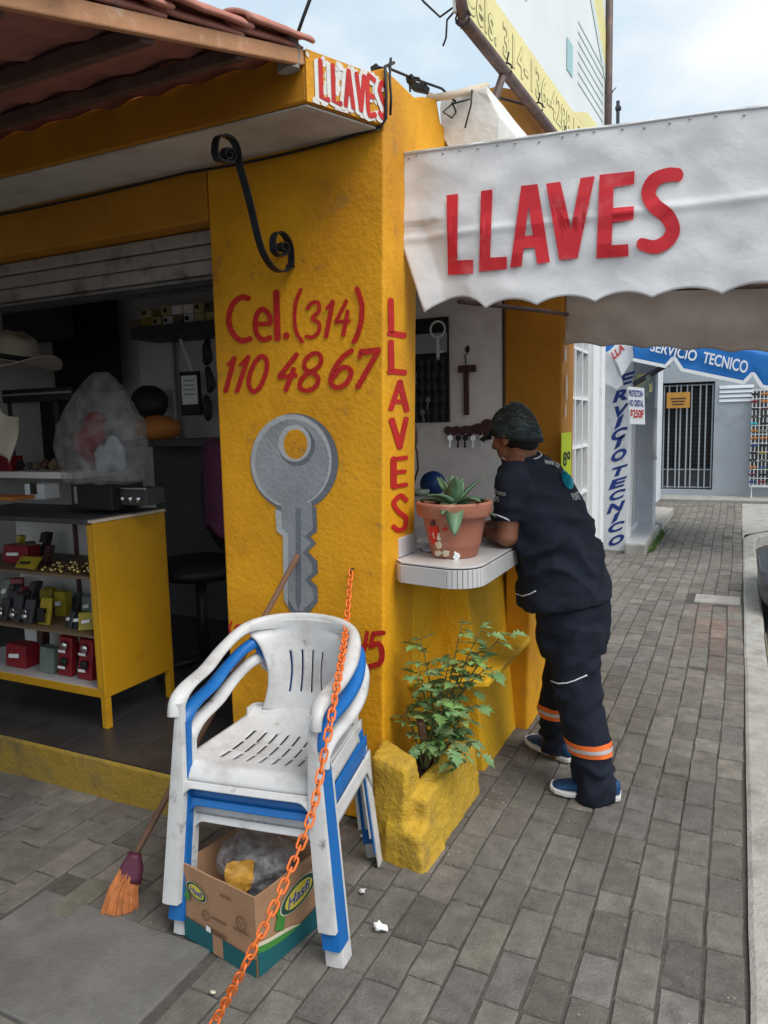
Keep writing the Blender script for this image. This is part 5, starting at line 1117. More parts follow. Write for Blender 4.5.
for i, (px, py, yy) in enumerate(ends):
    e = AY(px, py, yy); r = roots[i % 3]
    mid_ = r.lerp(e, 0.55) + Vector((random.uniform(-.03, .03), random.uniform(-.03, .03), 0.06 + 0.05 * random.random()))
    if e.z < 0.35: mid_ = Vector((r.x + (e.x - r.x) * .5, r.y + (e.y - r.y) * .5, 0.44))
    path = [r * (1 - t) ** 2 + mid_ * 2 * t * (1 - t) + e * t * t for t in [k / 12 for k in range(13)]]
    sm.tube(path, [0.0055 * (1 - 0.75 * k / 12) for k in range(13)], 6)
    for k in range(4, 13):
        for rep_ in range(2):
            if random.random() < 0.34: continue
            p = path[k]; t = (path[k] - path[k - 1]).normalized(); az = random.random() * 2 * math.pi
            side = Vector((math.cos(az), math.sin(az), random.uniform(-0.35, 0.35))); d = (t * 0.55 + side).normalized()
            pl_ = random.uniform(0.015, 0.05); q = p + d * pl_ + Vector((0, 0, -0.3 * pl_)); sm.tube([p, p.lerp(q, 0.5) + Vector((0, 0, 0.006)), q], 0.0014, 4)
            g = random.uniform(0.75, 1.35); tnt = (g * random.uniform(.85, 1.2), g, g * random.uniform(.8, 1.25), 1)
            d2 = (d + Vector((0, 0, -0.35))).normalized()
            weed_leaf(lm, lay, q, d2, Vector((random.uniform(-.3, .3), random.uniform(-.3, .3), 1)), random.uniform(0.038, 0.072), tnt)
            for sgn in (-1, 1):
                if random.random() < 0.75:
                    sv = d.cross(Vector((0, 0, 1))).normalized() * sgn; weed_leaf(lm, lay, p.lerp(q, 0.75), (d2 * 0.5 + sv).normalized(), Vector((0, 0, 1)), random.uniform(0.02, 0.04), tnt)
fo = obj('foliage', lm, 'leaf', WD, recalc=False); obj('stems', sm, 'stem', WD, smooth=True)
m = MB(); p = AY(421, 722, 2.36); m.tube([p + Vector((0.0, 0.02, -0.07)), p], 0.016, 7); tag(obj('cut_stump', m, 'wood'), 'short cut brown stump in the planter at the plant foot', 'stump')
# ------------------------------------------------------------------ inside the shop, seen through the doorway
FZ = 0.172
CX0, CX1, CY0, CY1 = -3.55, -2.505, 2.294, 2.735
CB = thing('display_cabinet', 'yellow painted display cabinet with open shelves standing in the shop doorway', 'cabinet', ((CX0 + CX1) / 2, 2.5, FZ))
m = MB(); m.box(CX1 - 0.018, CX1, CY0, CY1, 0.315, 1.10); obj('side_panel', m, 'cabinet', CB, bevel=0.004)
m = MB(); m.box(CX1 - 0.03, CX1 + 0.004, CY0 - 0.005, CY1 + 0.003, 1.101, 1.114); obj('top_edge', m, 'cream_pipe', CB, bevel=0.003)
m = MB(); m.box(CX0, CX1 - 0.031, CY0 - 0.012, CY1, 1.095, 1.118); obj('top', m, 'dark', CB, bevel=0.004)
m = MB(); m.box(CX0, CX1 - 0.02, CY0 + 0.002, CY0 + 0.02, 0.312, 0.352); obj('bottom_rail', m, 'cabinet', CB, bevel=0.003)
for z in (0.353, 0.595, 0.86):
    m = MB(); m.box(CX0, CX1 - 0.02, CY0 + 0.004, CY1 - 0.02, z - 0.012, z); obj('shelf', m, 'shelfw' if z > .4 else 'tilew', CB)
m = MB(); m.box(CX0, CX1 - 0.02, CY1 - 0.018, CY1 - 0.004, 0.34, 1.09); obj('back_panel', m, 'dimwhite', CB)
for x in (-2.66, -2.95, -3.1): 
    m = MB(); m.box(x, x + 0.018, CY1 - 0.035, CY1 - 0.019, 0.355, 1.09); obj('back_batten', m, 'beam', CB)
for (x, y) in ((CX1 - 0.034, CY0), (CX1 - 0.034, CY1 - 0.034), (CX0, CY0), (CX0, CY1 - 0.034)):
    m = MB(); m.box(x + 0.001, x + 0.033, y + 0.001, y + 0.033, FZ, 0.3145); obj('leg', m, 'cabinet', CB, bevel=0.003)
m = MB(); m.box(CX1 - 0.045, CX1 - 0.0185, CY0 - 0.001, CY0 + 0.024, 0.353, 1.093); obj('corner_post', m, 'cabinet', CB, bevel=0.003)
def pack(px, py, y, w_, h_, d_, mt, name, lab, grp=None, lean=0.12, rz=0.0, mark=True, base=None, markmat='paperw'):
    p = AY(px, py, y); z0 = base if base is not None else p.z
    T = thing(name, lab, 'packet', (p.x, y, z0), grp)
    m = MB(); b = []
    c_, s_ = math.cos(rz), math.sin(rz)
    def q(a, b_, cz): return Vector((p.x + a * c_ - (b_ + lean * cz) * s_, y + a * s_ + (b_ + lean * cz) * c_, z0 + cz))
    m.hexa([q(-w_ / 2, 0, 0), q(w_ / 2, 0, 0), q(w_ / 2, d_, 0), q(-w_ / 2, d_, 0)], [q(-w_ / 2, 0, h_), q(w_ / 2, 0, h_), q(w_ / 2, d_, h_), q(-w_ / 2, d_, h_)]); m.subdiv(2); m.jitter(0.004, 18)
    obj('body', m, mt, T, bevel=0.004)
    if mark:
        m = MB(); m.hexa([q(-w_ * .28, -0.010, h_ * .42), q(w_ * .2, -0.010, h_ * .46), q(w_ * .2, -0.004, h_ * .46), q(-w_ * .28, -0.004, h_ * .42)], [q(-w_ * .28, -0.010, h_ * .58), q(w_ * .2, -0.010, h_ * .64), q(w_ * .2, -0.004, h_ * .64), q(-w_ * .28, -0.004, h_ * .58)]); obj('sticker', m, markmat, T)
    return T
g = 'packets in the display cabinet'
pack(15, 662, 2.36, 0.14, 0.11, 0.08, 'redpack', 'red_packet', 'bulky red packet on the bottom cabinet shelf at the left edge of the photo', g, base=0.355)
for i, (px, lab) in enumerate(((64, 'dark pink blister pack on the bottom cabinet shelf beside the grey one'), (84, 'dark pink blister pack on the bottom cabinet shelf nearest the yellow side panel'))):
    T = pack(px, 668, 2.36, 0.088, 0.185, 0.03, 'redpack', 'red_packet', lab, g, base=0.355, mark=False)
    for j in (0.05, 0.125):
        p = T.location; m = MB(); m.ball((p.x, 2.354 + 0.12 * j, p.z + j + 0.02), 0.024, 0.012, 0.022, seg=12); obj('lock', m, 'steel' if j > .1 else 'black', T, smooth=True)
        m = MB(); m.box(p.x - 0.03, p.x + 0.015, 2.344 + 0.12 * j, 2.347 + 0.12 * j, p.z + j - 0.012, p.z + j); obj('sticker', m, 'paperw', T)
pack(46, 672, 2.36, 0.095, 0.12, 0.05, 'grnpack', 'grey_packet', 'crumpled grey green packet between the red packets on the bottom shelf', g, base=0.355, mark=False)
pack(14, 560, 2.42, 0.17, 0.085, 0.08, 'redpack', 'red_packet', 'long red packet on the top cabinet shelf', g, base=0.862)
T = pack(24, 580, 2.33, 0.13, 0.05, 0.02, 'yelpack', 'yellow_packet', 'flat yellow blister pack with dark window leaning on the top cabinet shelf', g, lean=0.9, base=0.862, markmat='black')
T = pack(43, 620, 2.34, 0.07, 0.125, 0.015, 'yelpack', 'yellow_packet', 'upright yellow blister pack with black item on the middle cabinet shelf', g, base=0.597, markmat='black', lean=0.2)
p = T.location; m = MB(); m.box(p.x - 0.02, p.x + 0.02, 2.325, 2.337, p.z + 0.015, p.z + 0.085); obj('tool', m, 'black', T, bevel=0.004)
random.seed(31)
for k in range(6):
    px = 2 + 6 * k; T = pack(px, 622, 2.33 + 0.03 * (k % 2), 0.055, random.uniform(.10, .14), 0.018, random.choice(('dark', 'yelpack', 'black')), 'padlock_packet', 'small hanging packet holding a bright steel padlock on the middle cabinet shelf', 'row of padlock packets', base=0.597, lean=0.3, mark=False)
    p = T.location; m = MB(); m.ball((p.x, p.y - 0.008, p.z + 0.035), 0.020, 0.010, 0.018, seg=12); obj('lock', m, 'steel', T, smooth=True); m = MB(); m.tube([(p.x + 0.011 * math.cos(a), p.y - 0.004, p.z + 0.05 + 0.018 * math.sin(a)) for a in [j * math.pi / 8 for j in range(9)]], 0.003, 6); obj('shackle', m, 'steel', T, smooth=True)
for k, (px, rz, mt) in enumerate(((66, -0.5, 'dark'), (76, 0.1, 'black'), (86, 0.6, 'yelpack'))):
    pack(px, 622, 2.35, 0.075, 0.075, 0.012, mt, 'tool_packet', ('dark blister pack fanned out to the left on the middle cabinet shelf', 'black blister pack in the middle of the fanned packs on the middle shelf', 'yellow edged blister pack leaning against the yellow side panel inside')[k], g, rz=rz, base=0.597, lean=0.4)
m = MB()
for k in range(70):
    x = random.uniform(-2.88, -2.57); y = random.uniform(2.31, 2.46); m.ball((x, y, 0.865 + random.uniform(0, .02)), random.uniform(.006, .013), seg=6)
tag(obj('loose_hardware', m, 'brass'), 'scatter of small brass hardware on the top cabinet shelf', 'hardware', kind='stuff')
for k in range(26):
    sh = random.choice((0.355, 0.597, 0.597, 0.862)); px = random.uniform(-6, 90)
    pack(px, 620, random.uniform(2.47, 2.60), random.uniform(.035, .08), random.uniform(.07, .14), random.uniform(.02, .05), random.choice(('dark', 'black', 'shelfw', 'redpack', 'grnpack', 'yelpack', 'dwood')), 'small_packet', 'small packet standing at the back of a cabinet shelf behind the front row', 'packets at the back of the cabinet', base=sh, lean=random.uniform(0, .4), rz=random.uniform(-.5, .5), mark=random.random() < .5)
# things on the cabinet top
BG = thing('plastic_bag', 'milky plastic bag of goods standing upright on the cabinet in the doorway', 'bag', AY(106, 482, 2.50))
pb = AY(106, 482, 2.50); hb = AY(106, 372, 2.50).z - pb.z; wb = 0.5 * (AY(145, 440, 2.5).x - AY(68, 440, 2.5).x); m = MB(); rings = []
for k in range(26):
    v = k / 25; w_ = wb * (0.92 + 0.10 * math.sin(v * 5)) * (1 if v < 0.45 else max(0.06, 1 - ((v - 0.45) / 0.55) ** 2.2 * 0.80)); ox = -0.012 + 0.05 * max(0, v - 0.5)
    rings.append([pb + Vector((ox + w_ * math.cos(a) * (1 + 0.14 * noise.noise(Vector((math.cos(a) * 3, math.sin(a) * 3, v * 5))) - 0.12 * abs(noise.noise(Vector((math.cos(a) * 7, math.sin(a) * 7, v * 6))))), 0.6 * w_ * math.sin(a) * (1 + 0.25 * noise.noise(Vector((math.cos(a) * 4, math.sin(a) * 4, v * 7 + 5)))), hb * v + 0.012 * noise.noise(Vector((a * 2, v * 9, 3))))) for a in [j * math.pi / 28 for j in range(56)]])
m.loft(rings); obj('film', m, 'bagfilm', BG, smooth=True)
m = MB(); m.ball(pb + Vector((-0.05, -0.02, hb * .40)), 0.06, 0.05, 0.13, seg=28); m.jitter(0.055, 13); obj('red_item', m, 'redpack', BG, smooth=True)
m = MB(); m.ball(pb + Vector((0.045, -0.01, hb * .25)), 0.085, 0.05, 0.085, seg=28); m.jitter(0.05, 14); obj('grey_item', m, 'farwall', BG, smooth=True)
def bxx(name, lab, cat, px0, py0, px1, py1, y, dep, mt, grp=None, bevel=0.006, extra=None):
    a, b = AY(px0, py0, y), AY(px1, py1, y); m = MB(); m.box(min(a.x, b.x), max(a.x, b.x), y, y + dep, min(a.z, b.z), max(a.z, b.z)); T = thing(name, lab, cat, ((a.x + b.x) / 2, y, min(a.z, b.z)), grp); obj('body', m, mt, T, bevel=bevel)
    return T, a, b
T, a, b = bxx('black_case', 'black case under the plastic bag on the cabinet top', 'case', 70, 484, 113, 511, 2.45, 0.2, 'black')
m = MB(); m.box(-2.78, -2.76, 2.445, 2.449, a.z - 0.09, a.z - 0.01); obj('latch', m, 'steel', T)
T, a, b = bxx('radio', 'small silver radio with dark dial on the cabinet top beside the bag', 'radio', 114, 488, 147, 506, 2.50, 0.12, 'dark')
m = MB(); m.tube([(a.x, 2.494, b.z), (a.x, 2.494, a.z), (b.x, 2.494, a.z)], 0.006, 6); obj('trim', m, 'steel', T)
for k in range(3):
    m = MB(); m.ball((a.x + (b.x - a.x) * (0.25 + 0.25 * k), 2.495, (a.z + b.z) / 2 - 0.01), 0.016, 0.008, 0.016, seg=10); obj('knob', m, 'steel', T, smooth=True)
T, a, b = bxx('white_box', 'small white box with black square lid tab under the shelf', 'box', 24, 484, 45, 500, 2.75, 0.1, 'paperw')
m = MB(); m.box((a.x + b.x) / 2 - 0.025, (a.x + b.x) / 2 + 0.02, 2.744, 2.749, b.z + 0.03, a.z + 0.008); obj('tab', m, 'black', T)
T, a, b = bxx('orange_tray', 'flat orange tray on the cabinet top at the left edge of the photo', 'tray', -20, 496, 14, 501, 2.40, 0.12, 'orangeobj', bevel=0.002)
# wall shelf with clutter, dark board, hat
T, a, b = bxx('wall_shelf', 'white edged shelf of clutter behind the cabinet at the left', 'shelf', -60, 471, 72, 479, 3.25, 0.35, 'litwhite', bevel=0.003)
m = MB(); m.tube([(a.x + 0.3, 3.3, a.z - 0.2), (a.x + 0.3, 3.3, b.z)], 0.01, 6); obj('bracket', m, 'iron', T)
random.seed(44)
for k in range(9):
    px = -4 + 8.6 * k; p = AY(px, 470, 3.3); m = MB(); s = random.uniform(.022, .045); m.ball((p.x, 3.36, AY(px, 471, 3.25).z + s), s, s, s, seg=9); m.jitter(0.02, 20)
    tag(obj('small_part', m, random.choice(('dark', 'black', 'shelfw', 'dwood')), bevel=0.0), 'small dark lump among the clutter on the white edged shelf', 'clutter', 'clutter on the white edged shelf')
T, a, b = bxx('dark_board', 'large black display board hanging on the shop back wall behind the hat', 'board', -60, 318, 118, 391, 3.95, 0.05, 'black'); 
T2, a, b = bxx('black_box', 'black box with slanting side high on the shop wall above the hat', 'box', -60, 300, 40, 336, 3.55, 0.3, 'dark', bevel=0.02)
T, a, b = bxx('dark_rack', 'dark metal rack with pale rail below the hat', 'rack', -60, 394, 72, 400, 3.5, 0.05, 'iron')
m = MB(); m.box(a.x, b.x, 3.492, 3.498, AY(10, 396, 3.49).z, AY(10, 394, 3.49).z); obj('rail', m, 'steel', T)
for x_ in (8, 55):
    m = MB(); p, q = AY(x_, 400, 3.55), AY(x_ + 6, 470, 3.55); m.tube([p, q], 0.02, 6); obj('post', m, 'iron', T)
m = MB(); m.box(AY(-60, 400, 3.8).x, AY(70, 400, 3.8).x, 3.8, 3.85, AY(0, 470, 3.8).z, AY(0, 402, 3.8).z); tag(obj('dark_cloth_backing', m, 'black'), 'dark panel on the wall between the rack rail and the cluttered shelf', 'panel')
HT = thing('cowboy_hat', 'cream felt cowboy hat with dark band hanging by the black board', 'hat', AY(20, 362, 3.3))
hc = AY(17, 360, 3.3); hs = 0.80 * (AY(62, 360, 3.3).x - AY(-10, 360, 3.3).x) / 2
m = MB(); rings = []
for k in range(9):
    r = 0.48 + 0.52 * k / 8; ring = []
    for j in range(48):
        a_ = j * math.pi / 24; x, y = hs * 1.15 * r * math.cos(a_), hs * 0.9 * r * math.sin(a_)
        ring.append(hc + Vector((x, y, -0.01 - 0.06 * ((r - .48) / .52) * math.cos(2 * a_) * -0.6 + 0.045 * abs(math.cos(a_)) ** 3 * ((r - .48) / .52) - 0.25 * x * 0.8)))
    rings.append(ring)
m.loft(rings, caps=False); obj('brim', m, 'straw_hat', HT, smooth=True, solid=0.006)
m = MB(); rings = []
for k in range(9):
    v = k / 8; r = hs * (0.58 - 0.13 * v - 0.22 * max(0, v - .8) / .2)
    rings.append([hc + Vector((r * 1.05 * math.cos(a_), r * 0.9 * math.sin(a_), 0.185 * v - 0.05 * max(0, v - .75) * 4 * (1 - abs(math.sin(a_))) - 0.2 * r * math.cos(a_))) for a_ in [j * math.pi / 16 for j in range(32)]])
m.loft(rings); obj('crown', m, 'straw_hat', HT, smooth=True)
m = MB(); rings = []
for v in (0.02, 0.20):
    r = hs * (0.595 - 0.13 * v); rings.append([hc + Vector((r * 1.05 * math.cos(a_), r * 0.9 * math.sin(a_), 0.185 * v - 0.2 * r * math.cos(a_))) for a_ in [j * math.pi / 16 for j in range(32)]])
m.loft(rings, caps=False); obj('band', m, 'black', HT, smooth=True)
m = MB(); p = AY(8, 440, 2.9); m.grid(lambda u, v: p + Vector((-0.12 + 0.20 * u - 0.07 * v, 0.03 * math.sin(u * 7 + v * 3), 0.16 - 0.26 * v + 0.03 * math.sin(u * 5))), 12, 12); tag(obj('hanging_cloth', m, 'straw_hat', smooth=True, solid=0.006), 'cream cloth hanging at the left edge above the red pot', 'cloth')
T, a, b = bxx('red_tub', 'red orange tub standing on the white edged shelf at the left edge', 'tub', -10, 456, 11, 471, 3.30, 0.1, 'redpack')
# shelf of small boxes on the back wall
T, a, b = bxx('high_shelf', 'dark shelf high on the back wall carrying small yellow and white boxes', 'shelf', 130, 328, 222, 331, 3.8, 0.3, 'dark', bevel=0.002)
m = MB(); p = AY(178, 331, 3.95); m.tube([p + Vector((-0.2, 0, -0.01)), p + Vector((0, 0, -0.012)), p + Vector((0.01, 0.15, -0.35))], 0.012, 6); obj('bracket', m, 'wframe', T)
random.seed(17); zsh = a.z
for r_i in range(2):
    for k in range(8):
        px = 131 + 10.6 * k
        if r_i == 1 and k in (0, 2): continue
        a = AY(px, 328, 3.85); b = AY(px + 10, 328, 3.85); w_ = b.x - a.x
        m = MB(); m.box(a.x, a.x + w_ * .95, 3.84 + random.uniform(0, .02), 3.98, zsh + 0.002 + r_i * 0.062, zsh + 0.060 + r_i * 0.062)
        tag(obj('small_box', m, random.choice(('boxy', 'boxy', 'shelfw', 'litwhite', 'yelpack')), bevel=0.003), 'small product box stacked on the high dark shelf', 'box', 'boxes on the high shelf')
        if random.random() < .6:
            m = MB(); m.box(a.x + w_ * .3, a.x + w_ * .6, 3.834, 3.838, zsh + 0.02 + r_i * .062, zsh + 0.045 + r_i * .062); tag(obj('box_mark', m, 'black'), 'dark printed square on a small shelf box', 'mark', 'marks on the shelf boxes')
T, a, b = bxx('wall_cover', 'pale vertical cover plate on the back wall below the high shelf', 'cover', 137, 333, 176, 440, 4.08, 0.03, 'dimwhite')
T, a, b = bxx('black_board', 'black board holding a white paper on the back wall near the pillar', 'board', 179, 372, 200, 415, 3.9, 0.03, 'black')
m = MB(); c0, c1 = AY(181, 376, 3.895), AY(198, 404, 3.895); m.box(c0.x, c1.x, 3.893, 3.898, c1.z, c0.z); obj('paper', m, 'paperw', T)
m = MB()
for k in range(4): m.box(c0.x + 0.02, c1.x - 0.02, 3.8905, 3.8925, c0.z - 0.035 - 0.03 * k, c0.z - 0.030 - 0.03 * k)
obj('print_lines', m, 'dark', T)
for k in range(3):
    p = AY(207 + 3 * (k % 2), 352 + 28 * k, 3.9); m = MB(); m.ball(p, 0.035, 0.03, 0.09, seg=10); m.jitter(0.02, 12); tag(obj('hanging_tool', m, 'iron', smooth=True), ('dark tool hanging beside the black board, highest of three', 'dark tool hanging beside the black board, middle of three', 'dark tool hanging beside the black board, lowest of three')[k], 'tool', 'tools hanging by the pillar edge')
T, a, b = bxx('workbench', 'dark workbench along the back wall behind the plastic bag', 'bench', 120, 440, 240, 446, 3.7, 0.4, 'dark', bevel=0.003)
m = MB(); m.box(a.x, b.x, 4.0, 4.1, FZ, b.z - 0.004); obj('front', m, 'dark', T)
m = MB(); p = AY(158, 430, 3.8); m.ball(p + Vector((0, 0, 0.01)), 0.17, 0.12, 0.09, seg=16); tag(obj('orange_machine', m, 'orangeobj', smooth=True), 'rounded orange grinding machine on the dark workbench', 'machine')
m = MB(); p = AY(150, 402, 3.85); m.ball(p, 0.15, 0.1, 0.11, seg=16); m.jitter(0.02, 9); tag(obj('dark_machine', m, 'black', smooth=True), 'dark hooded machine standing behind the orange machine', 'machine')
AC = thing('office_chair', 'black padded chair in the dark behind the cabinet', 'chair', (AY(190, 560, 3.0).x, 3.0, FZ))
ac = AY(187, 560, 3.0)
m = MB(); m.ball((ac.x, 3.1, 0.75), 0.27, 0.27, 0.07, seg=20); obj('seat', m, 'black', AC, smooth=True)
m = MB(); m.ball((ac.x + 0.12, 3.28, 1.12), 0.24, 0.07, 0.34, seg=20); obj('backrest', m, 'black', AC, smooth=True)
m = MB(); m.tube([(ac.x, 3.1, FZ + .05), (ac.x, 3.1, 0.7)], 0.03, 10)
for k in range(5): m.tube([(ac.x, 3.1, FZ + .07), (ac.x + 0.26 * math.cos(k * 1.257), 3.1 + 0.26 * math.sin(k * 1.257), FZ + .03)], 0.02, 8)
obj('base', m, 'iron', AC, smooth=True)
m = MB(); m.grid(lambda u, v: Vector((ac.x + 0.0 + 0.36 * u, 3.20 - 0.09 * math.sin(math.pi * u) - 0.02 * v, 1.50 - 0.55 * v + 0.03 * math.sin(u * 9) - 0.10 * (1 - u) * (1 - v))), 20, 20); tag(obj('purple_jacket', m, 'purple', smooth=True, solid=0.03), 'purple jacket draped over the black chair in the dark', 'jacket')

# ------------------------------------------------------------------ things in the hatch
YB = 4.15
KB = thing('key_board', 'black key display board with white header on the white wall behind the counter', 'board', AY(420, 420, YB - 0.03))
a, b = AY(396, 321, YB - .03), AY(449, 422, YB - .03)
m = MB(); m.box(a.x, b.x, YB - 0.03, YB - 0.008, b.z, a.z); obj('panel', m, 'black', KB, bevel=0.003)
h0_, h1_ = AY(400, 336, YB - .03), AY(448, 352, YB - .03)
m = MB(); m.box(a.x + 0.01, b.x - 0.006, YB - 0.034, YB - 0.0305, h1_.z, h0_.z); obj('white_header', m, 'farwall', KB)
m = MB(); c = AY(438, 338, YB - .035); m.ribbon([c + Vector((0.045 * math.cos(t), 0, 0.05 + 0.045 * math.sin(t))) for t in [k * math.pi / 8 for k in range(16)]], 0.012, FN, 0.003, True); m.ribbon([c + Vector((0, 0, 0.0)), c + Vector((0.0, 0, -0.12))], 0.02, FN, 0.0035); m.ribbon([c + Vector((0, 0, -0.08)), c + Vector((0.03, 0, -0.08))], 0.015, FN, 0.004); obj('key_emblem', m, 'paperw', KB)
nrow, ncol = 5, 7
random.seed(6)
def keymesh():
    m = MB(); m.lathe([(0.0, -0.002), (0.017, -0.002), (0.017, 0.002), (0.0, 0.002)], (0, 0, -0.018), 14, (0, 1, 0)); m.box(-0.005, 0.005, -0.0015, 0.0015, -0.075, -0.03); m.box(0.004, 0.009, -0.0014, 0.0014, -0.07, -0.06); m.box(0.004, 0.008, -0.0014, 0.0014, -0.054, -0.047); return m
k0 = None
for r_i in range(nrow):
    z = AY(420, 360 + 12.4 * r_i, YB - .04).z
    m = MB(); m.tube([(a.x + 0.02, YB - 0.038, z + 0.004), (b.x - 0.015, YB - 0.038, z + 0.004)], 0.003, 6); obj('rail', m, 'dark', KB, smooth=True)
    for c_ in range(ncol):
        x = a.x + 0.03 + (b.x - a.x - 0.06) * c_ / (ncol - 1) + random.uniform(-.004, .004)
        if k0 is None: k0 = obj('key', keymesh(), 'dark', None, loc=(0, 0, 0)); o = k0
        else: o = k0.copy(); C.objects.link(o)
        o.location = (x, YB - 0.046, z); o.rotation_euler = (0, random.uniform(-.15, .15), 0); tag(o, 'small dark key hanging on the black key display board', 'key', 'keys on the black board')
        if random.random() < 0.3: o.data = o.data.copy(); o.data.materials[0] = MT['grnpack']
CR = thing('wooden_hammer', 'brown wooden T shaped hammer hanging on a wire on the white wall', 'hammer', AY(466, 414, YB - .03))
def wb(x0, y0, x1, y1, d=0.03): p, q = AY(x0, y0, YB - d), AY(x1, y1, YB - d); return (p.x, q.x, YB - d, YB - 0.008, q.z, p.z)
m = MB(); m.box(*wb(463, 371, 468.5, 415)); obj('handle', m, 'dwood', CR, bevel=0.005)
m = MB(); m.box(*wb(457.5, 365.5, 475, 371.6, 0.04)); obj('head', m, 'dwood', CR, bevel=0.005)
m = MB(); m.tube([AY(466, 366, YB - .03), AY(465, 356, YB - .02), AY(469, 351, YB - .012), AY(466, 347, YB - .01)], 0.004, 6); m.ball(AY(467.5, 349, YB - .012), 0.014, 0.01, 0.02, seg=8); obj('hanger', m, 'iron', CR)
KR = thing('key_rack', 'dark red wooden key shaped rack with hooks on the white wall', 'rack', AY(468, 432, YB - .02))
pts = [(444, 428), (447, 426), (452, 427.5), (456, 425.5), (460, 427.5), (464, 425.5), (470, 426), (478, 423)] + [(487 + 8.5 * math.cos(R(t)), 429.5 - 8.5 * math.sin(R(t)) * 1.25) for t in range(150, -160, -20)] + [(476, 434), (470, 436.5), (462, 435), (452, 435), (447, 435), (444, 432)]
m = MB(); m.prism([AY(a_, b_, YB - .024) for a_, b_ in pts], (0, 0.016, 0)); obj('board', m, 'dwood', KR, bevel=0.003)
for px, mt in ((451, 'steel'), (459, 'iron'), (466, 'iron'), (474, 'steel'), (483, 'steel')):
    p = AY(px, 433.5, YB - .035); m = MB(); m.tube([p + Vector((0, 0.012, 0.01)), p, p + Vector((0, -0.008, -0.01)), p + Vector((0, -0.012, 0.0))], 0.003, 6); obj('hook', m, 'steel', KR, smooth=True)
    o = k0.copy(); o.data = k0.data.copy(); o.data.materials[0] = MT[mt]; C.objects.link(o); o.location = p + Vector((0, -0.008, -0.008)); tag(o, 'loose key hanging on a hook of the dark red key shaped rack', 'key', 'keys on the key shaped rack')
BT = thing('glass_jar', 'clear jar standing behind the flower pot by the pillar', 'jar', AZ(414, 528, 1.0)); p = AY(421, 500, 2.80); p.z = 1.0; BT.location = p
m = MB(); m.lathe([(0, 0.001), (0.05, 0.001), (0.053, 0.02), (0.053, 0.15), (0.035, 0.18), (0.033, 0.20), (0.0, 0.20)], p, 24); obj('glass', m, 'clearfilm', BT, smooth=True)
m = MB(); m.lathe([(0, 0.2), (0.036, 0.2), (0.036, 0.225), (0, 0.225)], p, 20); obj('lid', m, 'grnpack', BT, smooth=True)
m = MB(); p = AY(433, 484, 3.3); m.lathe([(0.0, 0.0), (0.055, 0.004), (0.062, 0.012), (0.0, 0.02)], p, 30, (0.25, -0.9, 0.3)); tag(obj('blue_plate', m, 'bluelid', smooth=True), 'dark blue round plate leaning behind the clear jar', 'plate')
m = MB(); p = Vector((-1.075, 2.66, 1.01)); m.ball(p, 0.05, 0.06, 0.012, seg=14); m.jitter(0.012, 20); tag(obj('crumpled_cloth', m, 'farwall', smooth=True), 'crumpled pale cloth on the counter behind the flower pot', 'cloth')
m = MB(); p = AY(412, 436, 2.70); m.ball(p, 0.022, 0.03, 0.06, seg=12); m.tube([p, p + Vector((0.02, 0, -0.06)), p + Vector((0.015, 0.02, -0.13)), p + Vector((-0.02, 0.05, -0.2))], 0.004, 6); tag(obj('hand_tool', m, 'dwood', smooth=True), 'dark red hand tool with a wire hanging beside the pillar above the jar', 'tool')
# ------------------------------------------------------------------ buildings along the street, beyond the shop
XW = -1.10
WH = thing('white_shop', 'white shop front with barred window and blue SERVICIO TECNICO lettering beyond the yellow pier', 'shop', (-1.3, 7.0, 0))
m = MB(); m.box(-1.30, XW, 4.475, 5.20, -0.02, 3.3); obj('wall', m, 'bluewhite', WH)
m = MB(); m.box(-1.30, XW, 5.201, 6.0, -0.02, 0.55); m.box(-1.30, XW, 5.201, 6.0, 2.35, 3.3); obj('wall_under_window', m, 'bluewhite', WH)
m = MB(); m.box(-1.22, -1.20, 5.2, 6.0, 0.55, 2.35); obj('window_glass', m, 'glass', WH)
m = MB()
for y in (5.205, 5.47, 5.73, 5.975): m.box(-1.13, -1.085, y, y + 0.022, 0.551, 2.349)
for z in (0.552, 0.92, 1.28, 1.64, 2.0, 2.325): m.box(-1.125, -1.09, 5.205, 5.997, z, z + 0.022)
obj('window_bars', m, 'wframe', WH)
m = MB(); m.box(-1.20, -1.045, 6.001, 6.25, -0.02, 3.3); obj('door_post', m, 'wframe', WH, bevel=0.01)
m = MB(); m.box(-1.26, -1.09, 6.251, 6.42, -0.02, 3.3); obj('door_track', m, 'bluewhite', WH, bevel=0.01)
m = MB(); m.box(-1.20, -1.05, 6.421, 6.56, -0.02, 3.3); obj('door_post', m, 'wframe', WH, bevel=0.01)
m = MB(); m.box(-1.70, -1.62, 6.56, 8.62, -0.02, 3.3); obj('recess_wall', m, 'bluewhite', WH)
